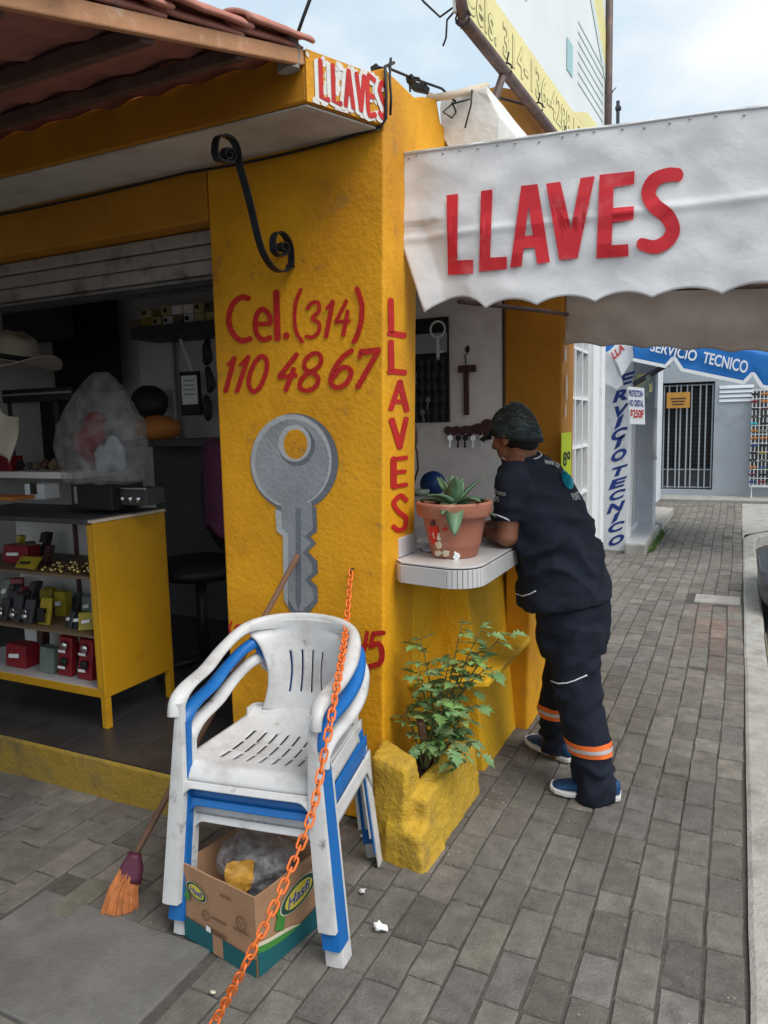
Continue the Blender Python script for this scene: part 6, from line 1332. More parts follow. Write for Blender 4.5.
# lettered pillar
m = MB(); m.hexa([(-1.62, 8.62, -0.02), (-1.125, 8.62, -0.02), (-1.125, 8.95, -0.02), (-1.62, 8.95, -0.02)], [(-1.62, 8.62, 3.3), (-1.045, 8.62, 3.3), (-1.045, 8.95, 3.3), (-1.62, 8.95, 3.3)])
pil = obj('lettered_pillar', m, 'pillarw', WH, bevel=0.01)
k7 = 4.267
cvp = lambda a, b: AY(590 + a, 340 + b, 8.62)
def pl(ch, cx, cy, w_, h_):
    S = {'S': [[(.9, .9), (.4, 1), (.1, .72), (.5, .5), (.9, .3), (.6, 0), (.05, .08)]], 'E': [[(.9, 1), (.1, .9), (.1, .05), (.9, .1)], [(.15, .5), (.7, .55)]], 'R': [[(.1, 0), (.2, 1)], [(.2, 1), (.9, .95), (.8, .5), (.2, .45)], [(.4, .45), (.95, 0)]], 'V': [[(0, 1), (.3, 0), (1, 1)]], 'I': [[(.2, 0), (.85, 1)]], 'C': [[(1, .85), (.5, .95), (.05, .5), (.3, .05), (.85, .15)]], 'O': [[(.5, .95), (.05, .6), (.2, .05), (.75, .1), (.95, .6)]], 'T': [[(0, .8), (1, 1)], [(.5, .9), (.35, 0)]], 'N': [[(0, 0), (.35, 1), (.6, 0), (1, 1)]]}
    o = []
    for s in S[ch]: o.append((([(cx + (u - .5) * w_, cy - (v - .5) * h_) for u, v in s]) + (['c'] if ch == 'O' else []), 3.7))
    return o
D = []
ycs = [('S', 8, 38), ('E', 23, 34), ('R', 37, 32), ('V', 52, 30), ('I', 69, 28), ('C', 80, 27), ('I', 92, 27), ('O', 104, 27), ('T', 121, 25), ('E', 137, 25), ('C', 152, 24), ('N', 166, 25), ('I', 175, 25), ('C', 185, 25), ('O', 196, 24)]
ycs = [('S', 355, 629), ('E', 379, 626), ('R', 395, 622), ('V', 411, 620), ('I', 422, 619), ('C', 434, 619), ('I', 442, 619), ('O', 455, 619), ('T', 471, 618.5), ('E', 483, 618), ('C', 495, 617), ('N', 507, 616), ('I', 517, 616), ('C', 527, 616), ('O', 540, 616.5)]
for wd_ in (ycs[:8], ycs[8:]):
    m = MB()
    for ch, y_, x_ in wd_:
        w_, h_ = (3.0 if ch == 'I' else 7.5), (6.2 if y_ < 460 else 5.2); dx = 2.0; tl__ = 2.2
        text(m, ch, AY(x_ - w_ - dx, y_ + h_ + tl__, 8.62), AY(x_ + w_ - dx, y_ + h_ - tl__, 8.62), AY(x_ + w_ + dx, y_ - h_ - tl__, 8.62), AY(x_ - w_ + dx, y_ - h_ + tl__, 8.62), 0.005, bold=0.045)
    obj('pillar_lettering', m, 'navyink', pil)
# shop window, column and tiled step beyond the pillar
m = MB(); m.box(-1.30, -1.22, 8.951, 10.0, 0.12, 2.5); obj('shop_window', m, 'glass', WH)
m = MB()
for y in (8.955, 9.28, 9.60, 9.96): m.box(-1.225, -1.17, y, y + 0.035, 0.121, 2.5)
m.box(-1.225, -1.165, 8.99, 9.96, 0.121, 0.17); obj('shop_window_frame', m, 'wframe', WH)
random.seed(9)
for k, (mt, nm) in enumerate((('cyan', 'poster'), ('pyellow', 'poster'), ('bluelid', 'poster'), ('paperw', 'poster'), ('lgreen', 'poster'), ('orangeobj', 'poster'))):
    m = MB(); y = 9.02 + 0.30 * (k % 3); z = 0.35 + 0.55 * (k // 3) + random.uniform(0, .2); m.box(-1.2195, -1.214, y, y + 0.22, z, z + random.uniform(.3, .5)); obj(nm, m, mt, WH)
m = MB(); m.box(-1.30, -0.985, 10.0, 10.32, -0.02, 3.2); obj('column', m, 'bluewhite', WH, bevel=0.01)
m = MB(); m.box(-1.31, -0.90, 8.951, 10.0, -0.02, 0.115); m.box(-1.118, -0.90, 8.40, 8.951, -0.02, 0.115); obj('shop_step', m, 'kerb', WH, bevel=0.01)
m = MB(); m.box(-1.31, -0.915, 8.951, 10.0, 0.1155, 0.122); m.box(-1.116, -0.915, 8.42, 8.951, 0.1155, 0.122); obj('step_tiles', m, 'tilew', WH)
m = MB(); m.box(-1.31, -0.90, 10.325, 12.2, -0.02, 0.10); obj('back_step', m, 'kerb', WH, bevel=0.01)
m = MB(); m.box(-1.5, -1.31, 8.95, 14.6, -0.02, 3.2); obj('side_wall', m, 'bluewhite', WH)
m = MB(); random.seed(4)
for k in range(160):
    p = Vector((-0.89 + random.random() * 0.05, 8.55 + random.random() * 1.5, 0)); d = Vector((random.uniform(-.5, 1), random.uniform(-1, 1), 1.2)).normalized() * random.uniform(.03, .1); s = Vector((0.006, 0.004, 0)); m.quad(p - s, p + s, p + d + s * .3, p + d - s * .3)
tag(obj('step_weeds', m, 'weedg'), 'tuft of green weeds growing along the foot of the shop step', 'weeds', kind='stuff')
# small flaps and cards on the pillar
CL = thing('hung_tarp', 'small white and blue tarp corner with red letters sagging above the lettered pillar', 'tarp', AY(612, 350, 8.4))
m = MB(); P = [(600, 352), (612, 356), (620, 372), (623, 384), (617, 390), (604, 383), (600, 378)]; m.prism([AY(a, b, 8.42) for a, b in P], (0, 0.05, 0)); m.subdiv(2); m.jitter(0.02, 6); obj('grey_flap', m, 'canvas', CL, bevel=0.01)
m = MB(); P = [(608, 352), (618, 342), (632, 342), (634, 358), (622, 376), (617, 362)]; m.prism([AY(a, b, 8.36) for a, b in P], (0, 0.01, 0)); fl = obj('white_flap', m, 'paperw', CL)
m = MB(); text(m, 'LLA', AY(614, 360, 8.36), AY(625, 349.5, 8.36), AY(622.5, 343, 8.36), AY(611, 353, 8.36), 0.012, bold=0.03); obj('red_letters', m, 'red', fl)
m = MB(); m.prism([AY(a, b, 8.38) for a, b in [(608, 342), (616, 342), (612, 349), (602, 354)]], (0, 0.01, 0)); obj('blue_edge', m, 'blueaw', CL)
PC = thing('price_card', 'white hanging price card with blue words and a red 250 price', 'sign', AY(636, 425, 8.2))
def q4(x0, y0, x1, y1, Y): return [AY(x0, y1, Y), AY(x1, y1, Y), AY(x1, y0, Y), AY(x0, y0, Y)]
a, b, c, d = AY(630, 424, 8.2), AY(645, 424.5, 8.2), AY(644, 388, 8.2), AY(627.5, 386.5, 8.2)
m = MB(); m.prism([a, b, c, d], (0, 0.015, 0)); pcb = obj('card', m, 'paperw', PC)
def cell(v0, v1, u0=0.06, u1=0.94): return [d.lerp(a, v1).lerp(c.lerp(b, v1), u0), d.lerp(a, v1).lerp(c.lerp(b, v1), u1), d.lerp(a, v0).lerp(c.lerp(b, v0), u1), d.lerp(a, v0).lerp(c.lerp(b, v0), u0)]
for s, v0, v1, mt in (('PROTECTOR+', .08, .26, 'navyink'), ('NO CRISTAL', .34, .52, 'navyink'), ('$250F', .60, .86, 'red')):
    m = MB(); text(m, s, *cell(v0, v1), lift=0.004, bold=0.03); obj('card_text', m, mt, pcb)
a0 = AY(643, 372, 8.6); m = MB(); p0, p1 = AY(636, 374, 8.7), AY(652, 392, 8.7); m.box(p0.x, p1.x, 8.7, 8.72, p1.z, p0.z); tag(obj('menu_board', m, 'bbyellow'), 'pale yellow notice board behind the white price card', 'notice')
m = MB(); p0 = AY(646, 400, 8.5); m.box(p0.x - 0.03, p0.x + 0.03, 8.5, 8.51, p0.z - 0.03, p0.z + 0.03)
for dx, dz, r in ((-.02, .12, .07), (0.03, 0.22, .05), (0.0, 0.05, .05)): m.ball((p0.x + dx, 8.5, p0.z + dz), r * .8, 0.02, r, seg=10)
tag(obj('trinket', m, 'grnpack', smooth=True), 'small dark and white trinkets hanging to the right of the price card', 'trinket')
p0, p1 = AY(561.5, 433, 4.1), AY(570, 491, 4.1)
m = MB(); x_ = -0.874; P0, P1 = AX(561.0, 433, x_), AX(569.5, 490, x_)
m = MB(); m.hexa([(x_, P0.y, P1.z), (x_ + 0.004, P0.y, P1.z), (x_ + 0.004, P1.y + 0.02, P1.z), (x_, P1.y + 0.02, P1.z)], [(x_, P0.y, P0.z), (x_ + 0.004, P0.y, P0.z), (x_ + 0.004, P1.y + 0.02, P0.z), (x_, P1.y + 0.02, P0.z)]); LM = obj('lime_notice', m, 'lime'); tag(LM, 'fluorescent lime yellow notice with black figures on the orange pier edge', 'notice')
m = MB(); yA, yB = P0.y + 0.03, P1.y - 0.01; zz = (P0.z + P1.z) / 2
text(m, '89', Vector((x_ + 0.004, yA, zz - 0.02)), Vector((x_ + 0.004, yB, zz - 0.02)), Vector((x_ + 0.004, yB, zz + 0.06)), Vector((x_ + 0.004, yA, zz + 0.06)), 0.002, bold=0.02); obj('figures', m, 'black', LM)
# blue awning of the far shop
BA = thing('blue_awning', 'blue canvas awning with white SERVICIO TECNICO lettering reaching over the pavement', 'awning', AY(700, 370, 8.3))
P = [(632, 333), (645, 345.5), (768, 361), (900, 385), (900, 425), (790, 396), (768, 390)]
top_l, top_r = AY(632, 326, 8.3), AY(880, 374, 8.3); bot_l, bot_r = AY(634, 361, 8.3), AY(880, 412, 8.3)
m = MB(); NB = 48
def bt_(u):
    b_ = bot_l.lerp(bot_r, u); f = (u * 3.0) % 1.0; s = 0.0
    notch = abs(((u * 246 + 634 - 678) / 82 + 0.5) % 1.0 - 0.5); s = max(0, 0.11 - notch) / 0.11
    return b_ + Vector((0, 0, 0.11 * s))
m.grid(lambda u, v: top_l.lerp(top_r, u).lerp(bt_(u), v) + Vector((0, 0.015 * noise.noise(Vector((u * 6, v * 3, 0))), 0)), 120, 8); va = obj('valance', m, 'blueaw', BA, smooth=True, solid=0.006)
m = MB(); m.ribbon([bt_(k / 120) + Vector((0, -0.012, 0.012)) for k in range(121)], 0.035, FN, 0.004); obj('white_border', m, 'paperw', va)
def vq(x0, x1, y0l, y1l, y0r, y1r): return AY(x0, y1l, 8.28), AY(x1, y1r, 8.28), AY(x1, y0r, 8.28), AY(x0, y0l, 8.28)
m = MB(); text(m, 'SERVICIO', *vq(650, 697, 341, 351, 350.5, 362), lift=0.006, bold=0.02, shear=0.3); obj('lettering', m, 'paperw', va)
m = MB(); text(m, 'TECNICO', *vq(704, 748, 351.5, 363, 361, 374), lift=0.006, bold=0.02, shear=0.3); obj('lettering', m, 'paperw', va)
m = MB(); m.grid(lambda u, v: top_l.lerp(top_r, u) + Vector((0, 0.01 + 2.2 * v, 0.02)), 10, 8); obj('canopy_sheet', m, 'blueaw', BA, solid=0.006)
m = MB(); m.tube([AY(634, 384, 8.6), AY(668, 364, 8.45)], 0.03, 8); m.tube([bot_l + Vector((0.1, 0.1, 0.1)), bot_r + Vector((0, 0.1, 0.1))], 0.02, 8); obj('arm', m, 'dark', BA, smooth=True)
m = MB(); m.tube([AY(655, 408, 9.7), AY(653, 440, 9.7), AY(655, 460, 9.7)], 0.025, 8); m.jitter(0.01, 5); tag(obj('hanging_strip', m, 'canvas', smooth=True), 'thin pale strip hanging in front of the white column', 'strip')
# far wall closing the street
FW = thing('far_building', 'pale grey blue building closing the street, with a barred door and louvred vent', 'building', (0, 15.6, 0))
YW = 15.6
def fx(px): return AY(px, 440, YW).x
def fz(py): return AY(715, py, YW).z
m = MB(); m.box(-3.0, fx(661), YW, YW + .3, -0.3, 4.2); m.box(fx(713.5), 6.0, YW, YW + .3, -0.3, 4.2); m.box(fx(661), fx(713.5), YW, YW + .3, -0.3, fz(490)); m.box(fx(661), fx(713.5), YW, YW + .3, fz(381), 4.2); obj('wall', m, 'farwall', FW)
m = MB(); m.box(fx(661), fx(713.5), YW + 0.25, YW + 0.29, fz(490), fz(381)); obj('door_dark', m, 'black', FW)
m = MB(); m.box(fx(661), fx(711), YW + 0.14, YW + 0.16, fz(489), fz(470)); obj('door_lower_panel', m, 'dark', FW)
m = MB()
for px in (663, 668, 675.5, 679.5, 686, 690.5, 699, 705, 711.5): m.box(fx(px) - 0.012, fx(px) + 0.012, YW + 0.08, YW + 0.11, fz(489), fz(383))
for py in (384, 470, 488): m.box(fx(661), fx(712), YW + 0.115, YW + 0.135, fz(py) - 0.012, fz(py) + 0.012)
obj('door_bars', m, 'farwall', FW)
m = MB()
for k in range(26): m.box(fx(661), fx(711), YW + 0.2, YW + 0.205, fz(486) + k * 0.085, fz(486) + k * 0.085 + 0.012)
for k in range(18): m.box(fx(661) + k * 0.06, fx(661) + k * 0.06 + 0.01, YW + 0.206, YW + 0.211, fz(486), fz(384))
obj('door_mesh', m, 'dark', FW)
m = MB()
for k in range(4): m.hexa([(fx(718), YW - 0.03, fz(389 + 4.4 * k)), (fx(752), YW - 0.03, fz(389 + 4.4 * k)), (fx(752), YW + 0.01, fz(389 + 4.4 * k)), (fx(718), YW + 0.01, fz(389 + 4.4 * k))], [(fx(718), YW - 0.005, fz(386 + 4.4 * k)), (fx(752), YW - 0.005, fz(386 + 4.4 * k)), (fx(752), YW + 0.01, fz(386 + 4.4 * k)), (fx(718), YW + 0.01, fz(386 + 4.4 * k))])
obj('vent_louvre', m, 'bluewhite', FW)
m = MB(); m.box(-3.0, 6, YW - 0.85, YW - 0.001, -0.3, -0.04); obj('base_step', m, 'concrete', FW)
OS = thing('orange_notice', 'orange notice board fixed on the barred door of the far building', 'notice', (fx(677), YW - .05, fz(407)))
m = MB(); m.box(fx(666), fx(689), YW - 0.05, YW - 0.03, fz(407), fz(391)); ob = obj('board', m, 'sunorange', OS)
m = MB()
for k in range(3): m.box(fx(670 + k), fx(685 - k), YW - 0.054, YW - 0.051, fz(398 + 3 * k), fz(396.6 + 3 * k))
obj('text_lines', m, 'dwood', ob)
SR = thing('sunglasses_rack', 'white wire rack crowded with coloured sunglasses against the far wall', 'rack', (fx(765), YW - .3, -0.1))
m = MB(); x0, x1 = fx(751), fx(800)
for k in range(14): m.tube([(x0 + (x1 - x0) * k / 13, YW - 0.3, fz(485)), (x0 + (x1 - x0) * k / 13, YW - 0.3, fz(392))], 0.008, 6)
for k in range(12): m.tube([(x0, YW - 0.305, fz(485) + (fz(392) - fz(485)) * k / 11), (x1, YW - 0.305, fz(485) + (fz(392) - fz(485)) * k / 11)], 0.007, 6)
obj('wire_grid', m, 'wframe', SR)
m = MB(); m.tube([(fx(753), YW - 0.3, -0.1), (fx(753), YW - 0.3, fz(484)), (x1, YW - 0.3, fz(484))], 0.014, 6); obj('stand', m, 'wframe', SR)
m = MB(); m.box(x0 + .02, x1, YW - 0.10, YW - 0.08, fz(482), fz(393)); obj('backing', m, 'dark', SR)
random.seed(77)
for r_i in range(13):
    for c_ in range(5):
        x = x0 + 0.04 + 0.16 * c_ + random.uniform(-.01, .01); z = fz(480) + (fz(396) - fz(480)) * r_i / 12
        m = MB()
        for s in (-1, 1): m.ball((x + s * 0.032, YW - 0.33, z), 0.029, 0.008, 0.022, seg=8)
        m.tube([(x - 0.06, YW - 0.33, z + 0.012), (x + 0.06, YW - 0.33, z + 0.012)], 0.006, 6)
        tag(obj('sunglasses', m, random.choice(('black', 'black', 'dwood', 'redpack', 'cyan', 'bluelid', 'orangeobj', 'yelpack', 'grnpack', 'steel', 'purple')), smooth=True), 'small pair of sunglasses hanging in rows on the white wire rack', 'sunglasses', 'sunglasses on the wire rack')
# dark car parked nose to the kerb
CAR = thing('parked_car', 'dark blue parked car with only its rounded bumper corner in the frame by the kerb', 'car', (1.9, 6.75, -0.12))
def carring(x, w_, z0, z1, r=0.18):
    return [Vector((x, 6.75 + sy * (w_ - dd), z)) for sy, dd, z in ((-1, 0.06, z0), (-1, 0, z0 + .12), (-1, 0.0, (z0 + z1) / 2), (-1, 0.06, z1 - .03), (-1, r, z1), (1, r, z1), (1, 0.06, z1 - .03), (1, 0.0, (z0 + z1) / 2), (1, 0, z0 + .12), (1, 0.06, z0))]
m = MB(); m.loft([carring(x, w_, z0, z1) for x, w_, z0, z1 in ((0.30, 0.60, 0.12, 0.50), (0.36, 0.72, 0.08, 0.60), (0.50, 0.78, 0.06, 0.68), (1.2, 0.82, 0.06, 0.82), (1.5, 0.83, 0.06, 0.88), (3.9, 0.83, 0.08, 0.92), (4.2, 0.78, 0.12, 0.90), (4.3, 0.65, 0.2, 0.8))]); obj('body', m, 'carpaint', CAR, smooth=True)
m = MB(); m.loft([[Vector((x, 6.75 + s * w_, z)) for s, z in ((-1, z0), (-1 * 0.82, z1), (0.82, z1), (1, z0))] for x, w_, z0, z1 in ((1.35, 0.74, 0.86, 0.87), (1.95, 0.74, 0.88, 1.28), (2.3, 0.74, 0.88, 1.36), (3.3, 0.74, 0.88, 1.34), (4.0, 0.72, 0.88, 0.95))]); obj('cabin_glass', m, 'glass', CAR, smooth=False)
m = MB(); rings = []
for k in range(25):
    t = -1 + 2 * k / 24; y = 6.75 + 0.80 * math.sin(t * math.pi / 2); x = 0.225 - 0.06 * math.cos(t * math.pi / 2) * 1.0 + 0.28 * abs(t) ** 4
    x += 0.0; rings.append([Vector((x + a, y * 1 + (0.0), z)) for a, z in ((0.02, 0.06), (0.0, 0.14), (-0.005, 0.26), (0.015, 0.30), (0.14, 0.31), (0.16, 0.06))])
m.loft(rings); obj('bumper', m, 'carpaint', CAR, smooth=True, bevel=0.01)
for s in (-1, 1):
    m = MB(); m.ball((0.42, 6.75 + s * 0.58, 0.46), 0.10, 0.13, 0.07, seg=14); obj('headlight', m, 'glass', CAR, smooth=True)
    for x in (0.95, 3.45):
        m = MB(); m.lathe([(0.0, -0.09), (0.20, -0.09), (0.29, -0.07), (0.31, 0), (0.29, 0.07), (0.20, 0.09), (0.0, 0.09)], (x, 6.75 + s * 0.76, 0.185), 28, (0, 1, 0)); wh = obj('wheel', m, 'rubber', CAR, smooth=True)
        m = MB(); m.lathe([(0.0, 0.0), (0.19, 0.0), (0.19, 0.015 * 1), (0.0, 0.03)], (x, 6.75 + s * 0.855, 0.185), 20, (0, s, 0)); obj('rim', m, 'steel', wh, smooth=True)
# ------------------------------------------------------------------ the customer leaning on the counter
MAN = thing('person', 'person in navy work clothes and dark cap leaning both forearms on the tiled counter', 'person', (-0.58, 2.98, 0))
gf = Vector((-0.95, 0.30, 0)).normalized(); glat = Vector((0, 0, 1)).cross(gf)       # glat: the person's left
hf = Vector((-0.90, 0.37, -0.24)).normalized(); hu = (Vector((0, 0, 1)) - hf * hf.z).normalized(); hl_ = hu.cross(hf)
HC = AY(514.5, 433, 2.96)
def HP(f, l, u): return HC + hf * f + hl_ * l + hu * u
HR = Matrix((hf, hl_, hu)).transposed()
NB_ = AY(521, 463, 2.97)
SL, EL, HL = AY(514, 480, 2.80), AY(507, 536, 2.79), AY(486, 531, 2.93)
EL.z = max(EL.z, 1.045); HL.z = 1.040
SR_, ER, HRr = AY(512, 476, 3.14), Vector((-0.90, 3.20, 1.045)), Vector((-0.985, 3.00, 1.045))
spine = [AY(567, 622, 2.97), AY(565, 592, 2.97), AY(558, 552, 2.97), AY(546, 516, 2.97), AY(534, 490, 2.97), AY(526, 472, 2.97), AY(521, 460, 2.97)]
legL = [AY(578, 625, 2.90), AY(575, 655, 2.88), AY(575, 682, 2.865), AY(583, 718, 2.855), AY(590, 750, 2.85), AY(595, 784, 2.848), AY(596, 800, 2.846)]
legR = [AY(572, 618, 3.06), AY(569, 650, 3.09), AY(564, 682, 3.12), AY(557, 712, 3.14), AY(556, 735, 3.15), AY(557, 752, 3.15)]
# body: one skin from head to feet
m = MB()
m.ball(HP(-0.004, 0, 0.012), 0.098, 0.077, 0.100, HR, 24); m.ball(HP(0.040, 0, -0.060), 0.052, 0.056, 0.055, HR, 18); m.ball(HP(0.068, 0, -0.098), 0.022, 0.026, 0.020, HR, 12)
m.ball(HP(0.062, 0, 0.030), 0.036, 0.058, 0.020, HR, 14); m.capsule(HP(0.092, 0, 0.012), HP(0.114, 0, -0.030), 0.009, 0.014, 10); m.ball(HP(0.104, 0.012, -0.034), 0.010, 0.009, 0.008, HR, 8); m.ball(HP(0.104, -0.012, -0.034), 0.010, 0.009, 0.008, HR, 8)
m.ball(HP(0.088, 0, -0.060), 0.012, 0.024, 0.007, HR, 10); m.ball(HP(0.084, 0, -0.073), 0.012, 0.021, 0.008, HR, 10)
for s in (1, -1):
    m.ball(HP(0.062, 0.040 * s, -0.030), 0.026, 0.022, 0.024, HR, 12); m.ball(HP(-0.012, 0.079 * s, -0.018), 0.019, 0.010, 0.031, HR, 14); m.ball(HP(-0.004, 0.080 * s, -0.042), 0.011, 0.009, 0.012, HR, 10)
m.capsule(HP(-0.028, 0, -0.055), NB_, 0.056, 0.064, 18)
m.capsule(NB_, spine[3], 0.07, 0.12); m.capsule(spine[3], spine[0], 0.12, 0.12)
for a, b, r1, r2 in ((SL, EL, 0.050, 0.042), (EL, HL + (EL - HL).normalized() * 0.03, 0.044, 0.029), (SR_, ER, 0.050, 0.042), (ER, HRr + (ER - HRr).normalized() * 0.03, 0.042, 0.029), (NB_ + glat * 0.02, SL, 0.06, 0.05), (NB_ - glat * 0.02, SR_, 0.06, 0.05)): m.capsule(a, b, r1, r2)
for lg in (legL, legR):
    m.capsule(spine[0], lg[0], 0.09, 0.075)
    for i in range(len(lg) - 1): m.capsule(lg[i], lg[i + 1], 0.066 - 0.005 * i, 0.061 - 0.005 * i)
    m.capsule(lg[-1] + Vector((0, 0, 0.03)), lg[-1] + Vector((-0.05, 0.0 if lg is legL else 0.02, 0.03)), 0.024, 0.018)
for h_, e_, sgn in ((HL, EL, 1), (HRr, ER, -1)):
    d = (h_ - e_); d.z = -0.01; d.normalize(); sd3 = Vector((0, 0, 1)).cross(d).normalized()
    m.ball(h_ + d * 0.025, 0.048, 0.040, 0.019, Matrix((d, sd3, Vector((0, 0, 1)))).transposed(), 16); m.capsule(h_ - d * 0.03, h_ + d * 0.02, 0.027, 0.026)
    for k, (off, ln) in enumerate(((-0.031, 0.030), (-0.0105, 0.036), (0.0105, 0.034), (0.031, 0.027))):
        p0 = h_ + d * 0.058 + sd3 * off + Vector((0, 0, 0.004)); d1 = (d + sd3 * off * 3).normalized(); p1 = p0 + d1 * ln + Vector((0, 0, 0.003)); p2 = p1 + (d1 + Vector((0, 0, -0.9))).normalized() * ln * 0.75; p3 = p2 + (d1 * 0.2 + Vector((0, 0, -1))).normalized() * 0.010
        m.capsule(h_ + d * 0.02 + sd3 * off * 0.7, p0, 0.011, 0.0092, 8); m.capsule(p0, p1, 0.0092, 0.0086, 8); m.capsule(p1, p2, 0.0086, 0.0078, 8); m.capsule(p2, p3, 0.0078, 0.0072, 8)
    t0 = h_ - sd3 * sgn * -0.030 + d * 0.0; t1 = t0 + (d * 0.6 + sd3 * sgn * 0.9).normalized() * 0.034; t2 = t1 + (d + sd3 * sgn * 0.15).normalized() * 0.028
    m.capsule(h_, t0, 0.018, 0.014, 8); m.capsule(t0, t1, 0.0125, 0.0105, 8); m.capsule(t1, t2, 0.0105, 0.0085, 8)
body = obj('body', m, 'skin', MAN); bake(body, 0.0048, 3)
for s in (1, -1):
    m = MB(); m.ball(HP(0.080, 0.033 * s, 0.004), 0.0125, seg=14); ey = obj('eye', m, 'paperw', MAN, smooth=True)
    m = MB(); m.ball(HP(0.0895, 0.033 * s, 0.003), 0.0055, seg=10); obj('iris', m, 'black', ey, smooth=True)
m = MB(); m.ball(HP(-0.030, 0, -0.022), 0.075, 0.0795, 0.062, HR, 24); m.ball(HP(-0.01, 0, 0.02), 0.096, 0.0795, 0.06, HR, 24); m.ball(HP(-0.052, 0, -0.05), 0.045, 0.060, 0.045, HR, 16); h_o = obj('hair', m, 'hair', MAN); bake(h_o, 0.006, 4, lambda p, n: 0.002 * noise.noise(p * 120))
# cap
m = MB(); rings = []
for k in range(13):
    t = k / 12; el = R(-4 + 92 * t); ring = []
    for j in range(40):
        a = j * math.pi / 20
        ce = max(0, math.cos(el)) ** 0.8; f = 0.107 * math.cos(a) * ce - 0.008; l = 0.0885 * math.sin(a) * ce; u = 0.008 + 0.112 * math.sin(el) * (1 - 0.06 * math.cos(a)) + (0.044 * math.cos(a) - 0.024) * (1 - t) ** 1.3
        ring.append(HP(f, l, u) + Vector(noise.noise_vector(Vector((f, l, u)) * 30)) * 0.0015)
    rings.append(ring)
m.loft(rings, caps=True); cp = obj('cap', m, 'cap', MAN, smooth=True)
m = MB(); m.ball(HP(-0.008, 0, 0.120), 0.008, seg=10); obj('cap_button', m, 'cap', cp, smooth=True)
m = MB(); m.grid(lambda u, v: HP(0.088 + 0.085 * v * (1 - 0.45 * (2 * u - 1) ** 2) - 0.03 * (2 * u - 1) ** 2, (2 * u - 1) * 0.083 * (1 - 0.10 * v), 0.040 - 0.020 * v - 0.030 * (2 * u - 1) ** 2 * (0.6 + 0.4 * v)), 24, 10); obj('brim', m, 'cap', cp, smooth=True, solid=0.004)
random.seed(12); m = MB()
for k in range(110):
    a = random.uniform(0, 2 * math.pi); el = R(random.uniform(8, 78)); ln = random.uniform(0.12, 0.42); tl_ = random.uniform(-0.35, 0.35); P = []
    for j in range(6):
        aa = a + ln * j / 5; ee = el + tl_ * j / 5 * 0.5 + 0.03 * math.sin(j + k); t = max(0, min(1, (math.degrees(ee) + 4) / 92))
        ce = max(0, math.cos(ee)) ** 0.8; f = 0.1080 * math.cos(aa) * ce - 0.008; l = 0.0895 * math.sin(aa) * ce; u = 0.008 + 0.1130 * math.sin(ee) * (1 - 0.06 * math.cos(aa)) + (0.044 * math.cos(aa) - 0.024) * (1 - t) ** 1.3
        P.append(HP(f, l, u))
    m.tube(P, 0.0006 + 0.0005 * random.random(), 4)
obj('cap_scratch_pattern', m, 'grnpack', cp)
m = MB(); P = [HP(-0.006 - 0.1085 * math.cos(a), 0.090 * math.sin(a), 0.008 - 0.066 + 0.018) for a in [R(-26 + 4 * k) for k in range(14)]]
for a, b in zip(P[:-1], P[1:]): m.quad(a - hu * 0.007, b - hu * 0.007, b + hu * 0.007, a + hu * 0.007)
obj('cap_strap', m, 'iron', cp, solid=0.003)

# shirt
def ering(c, a, b, ax, n=28):
    ax = ax.normalized(); l = (glat - ax * glat.dot(ax)).normalized(); f = l.cross(ax).normalized()
    return [c + l * (a * math.copysign(abs(math.cos(t)) ** 0.85, math.cos(t))) + f * (b * math.copysign(abs(math.sin(t)) ** 0.9, math.sin(t))) for t in [2 * math.pi * k / n for k in range(n)]]
AB = [(0.192, 0.165), (0.190, 0.166), (0.182, 0.155), (0.192, 0.142), (0.194, 0.125), (0.150, 0.098), (0.085, 0.075)]
spine_s = [AY(567, 603, 2.97), AY(564, 582, 2.97)] + spine[2:]
m = MB(); m.loft([ering(spine_s[i], AB[i][0], AB[i][1], (spine_s[min(i + 1, 6)] - spine_s[max(i - 1, 0)])) for i in range(7)])
uL = (EL - SL); hem = SL + uL * 0.72; m.capsule(NB_ + glat * 0.05 - Vector((0, 0, 0.03)), SL, 0.062, 0.066); m.tube([SL - uL.normalized() * 0.02, SL, SL + uL * 0.35, hem], [0.058, 0.068, 0.068, 0.064], 24)
uR = (ER - SR_); m.capsule(NB_ - glat * 0.05 - Vector((0, 0, 0.03)), SR_, 0.062, 0.066); m.tube([SR_, SR_ + uR * 0.35, SR_ + uR * 0.72], [0.068, 0.068, 0.062], 24)
m.capsule(SL, spine[3] + glat * 0.09, 0.06, 0.09); m.capsule(SR_, spine[3] - glat * 0.09, 0.06, 0.09)
m.hexa([AY(515, 607, 2.92), AY(545, 615, 2.86), AY(556, 611, 2.90), AY(540, 606, 3.05)], [AY(514, 585, 2.92), AY(545, 585, 2.84), AY(560, 585, 2.88), AY(540, 585, 3.05)])
def folds(p, n):
    q = Vector((p.x * 5, p.y * 5, p.z * 13)); d = 0.007 * noise.noise(q) + 0.006 * noise.noise(q * 2.3 + Vector((3, 1, 7))) - 0.012 * abs(noise.noise(Vector((p.x * 9 + p.z * 7, p.y * 6, p.z * 12 - p.x * 10)))) + 0.005
    for h0, amp in ((1.02, 0.014), (0.90, 0.009), (1.17, 0.006)):
        w_ = math.exp(-((p.z - h0) / 0.10) ** 2); d += amp * w_ * (1 - abs(math.sin(28 * (p.z + 0.35 * p.x) + 3 * noise.noise(p * 6))) * 1.6)
    return d
sh_ = obj('shirt', m, 'navy', MAN); bake(sh_, 0.010, 5, folds)
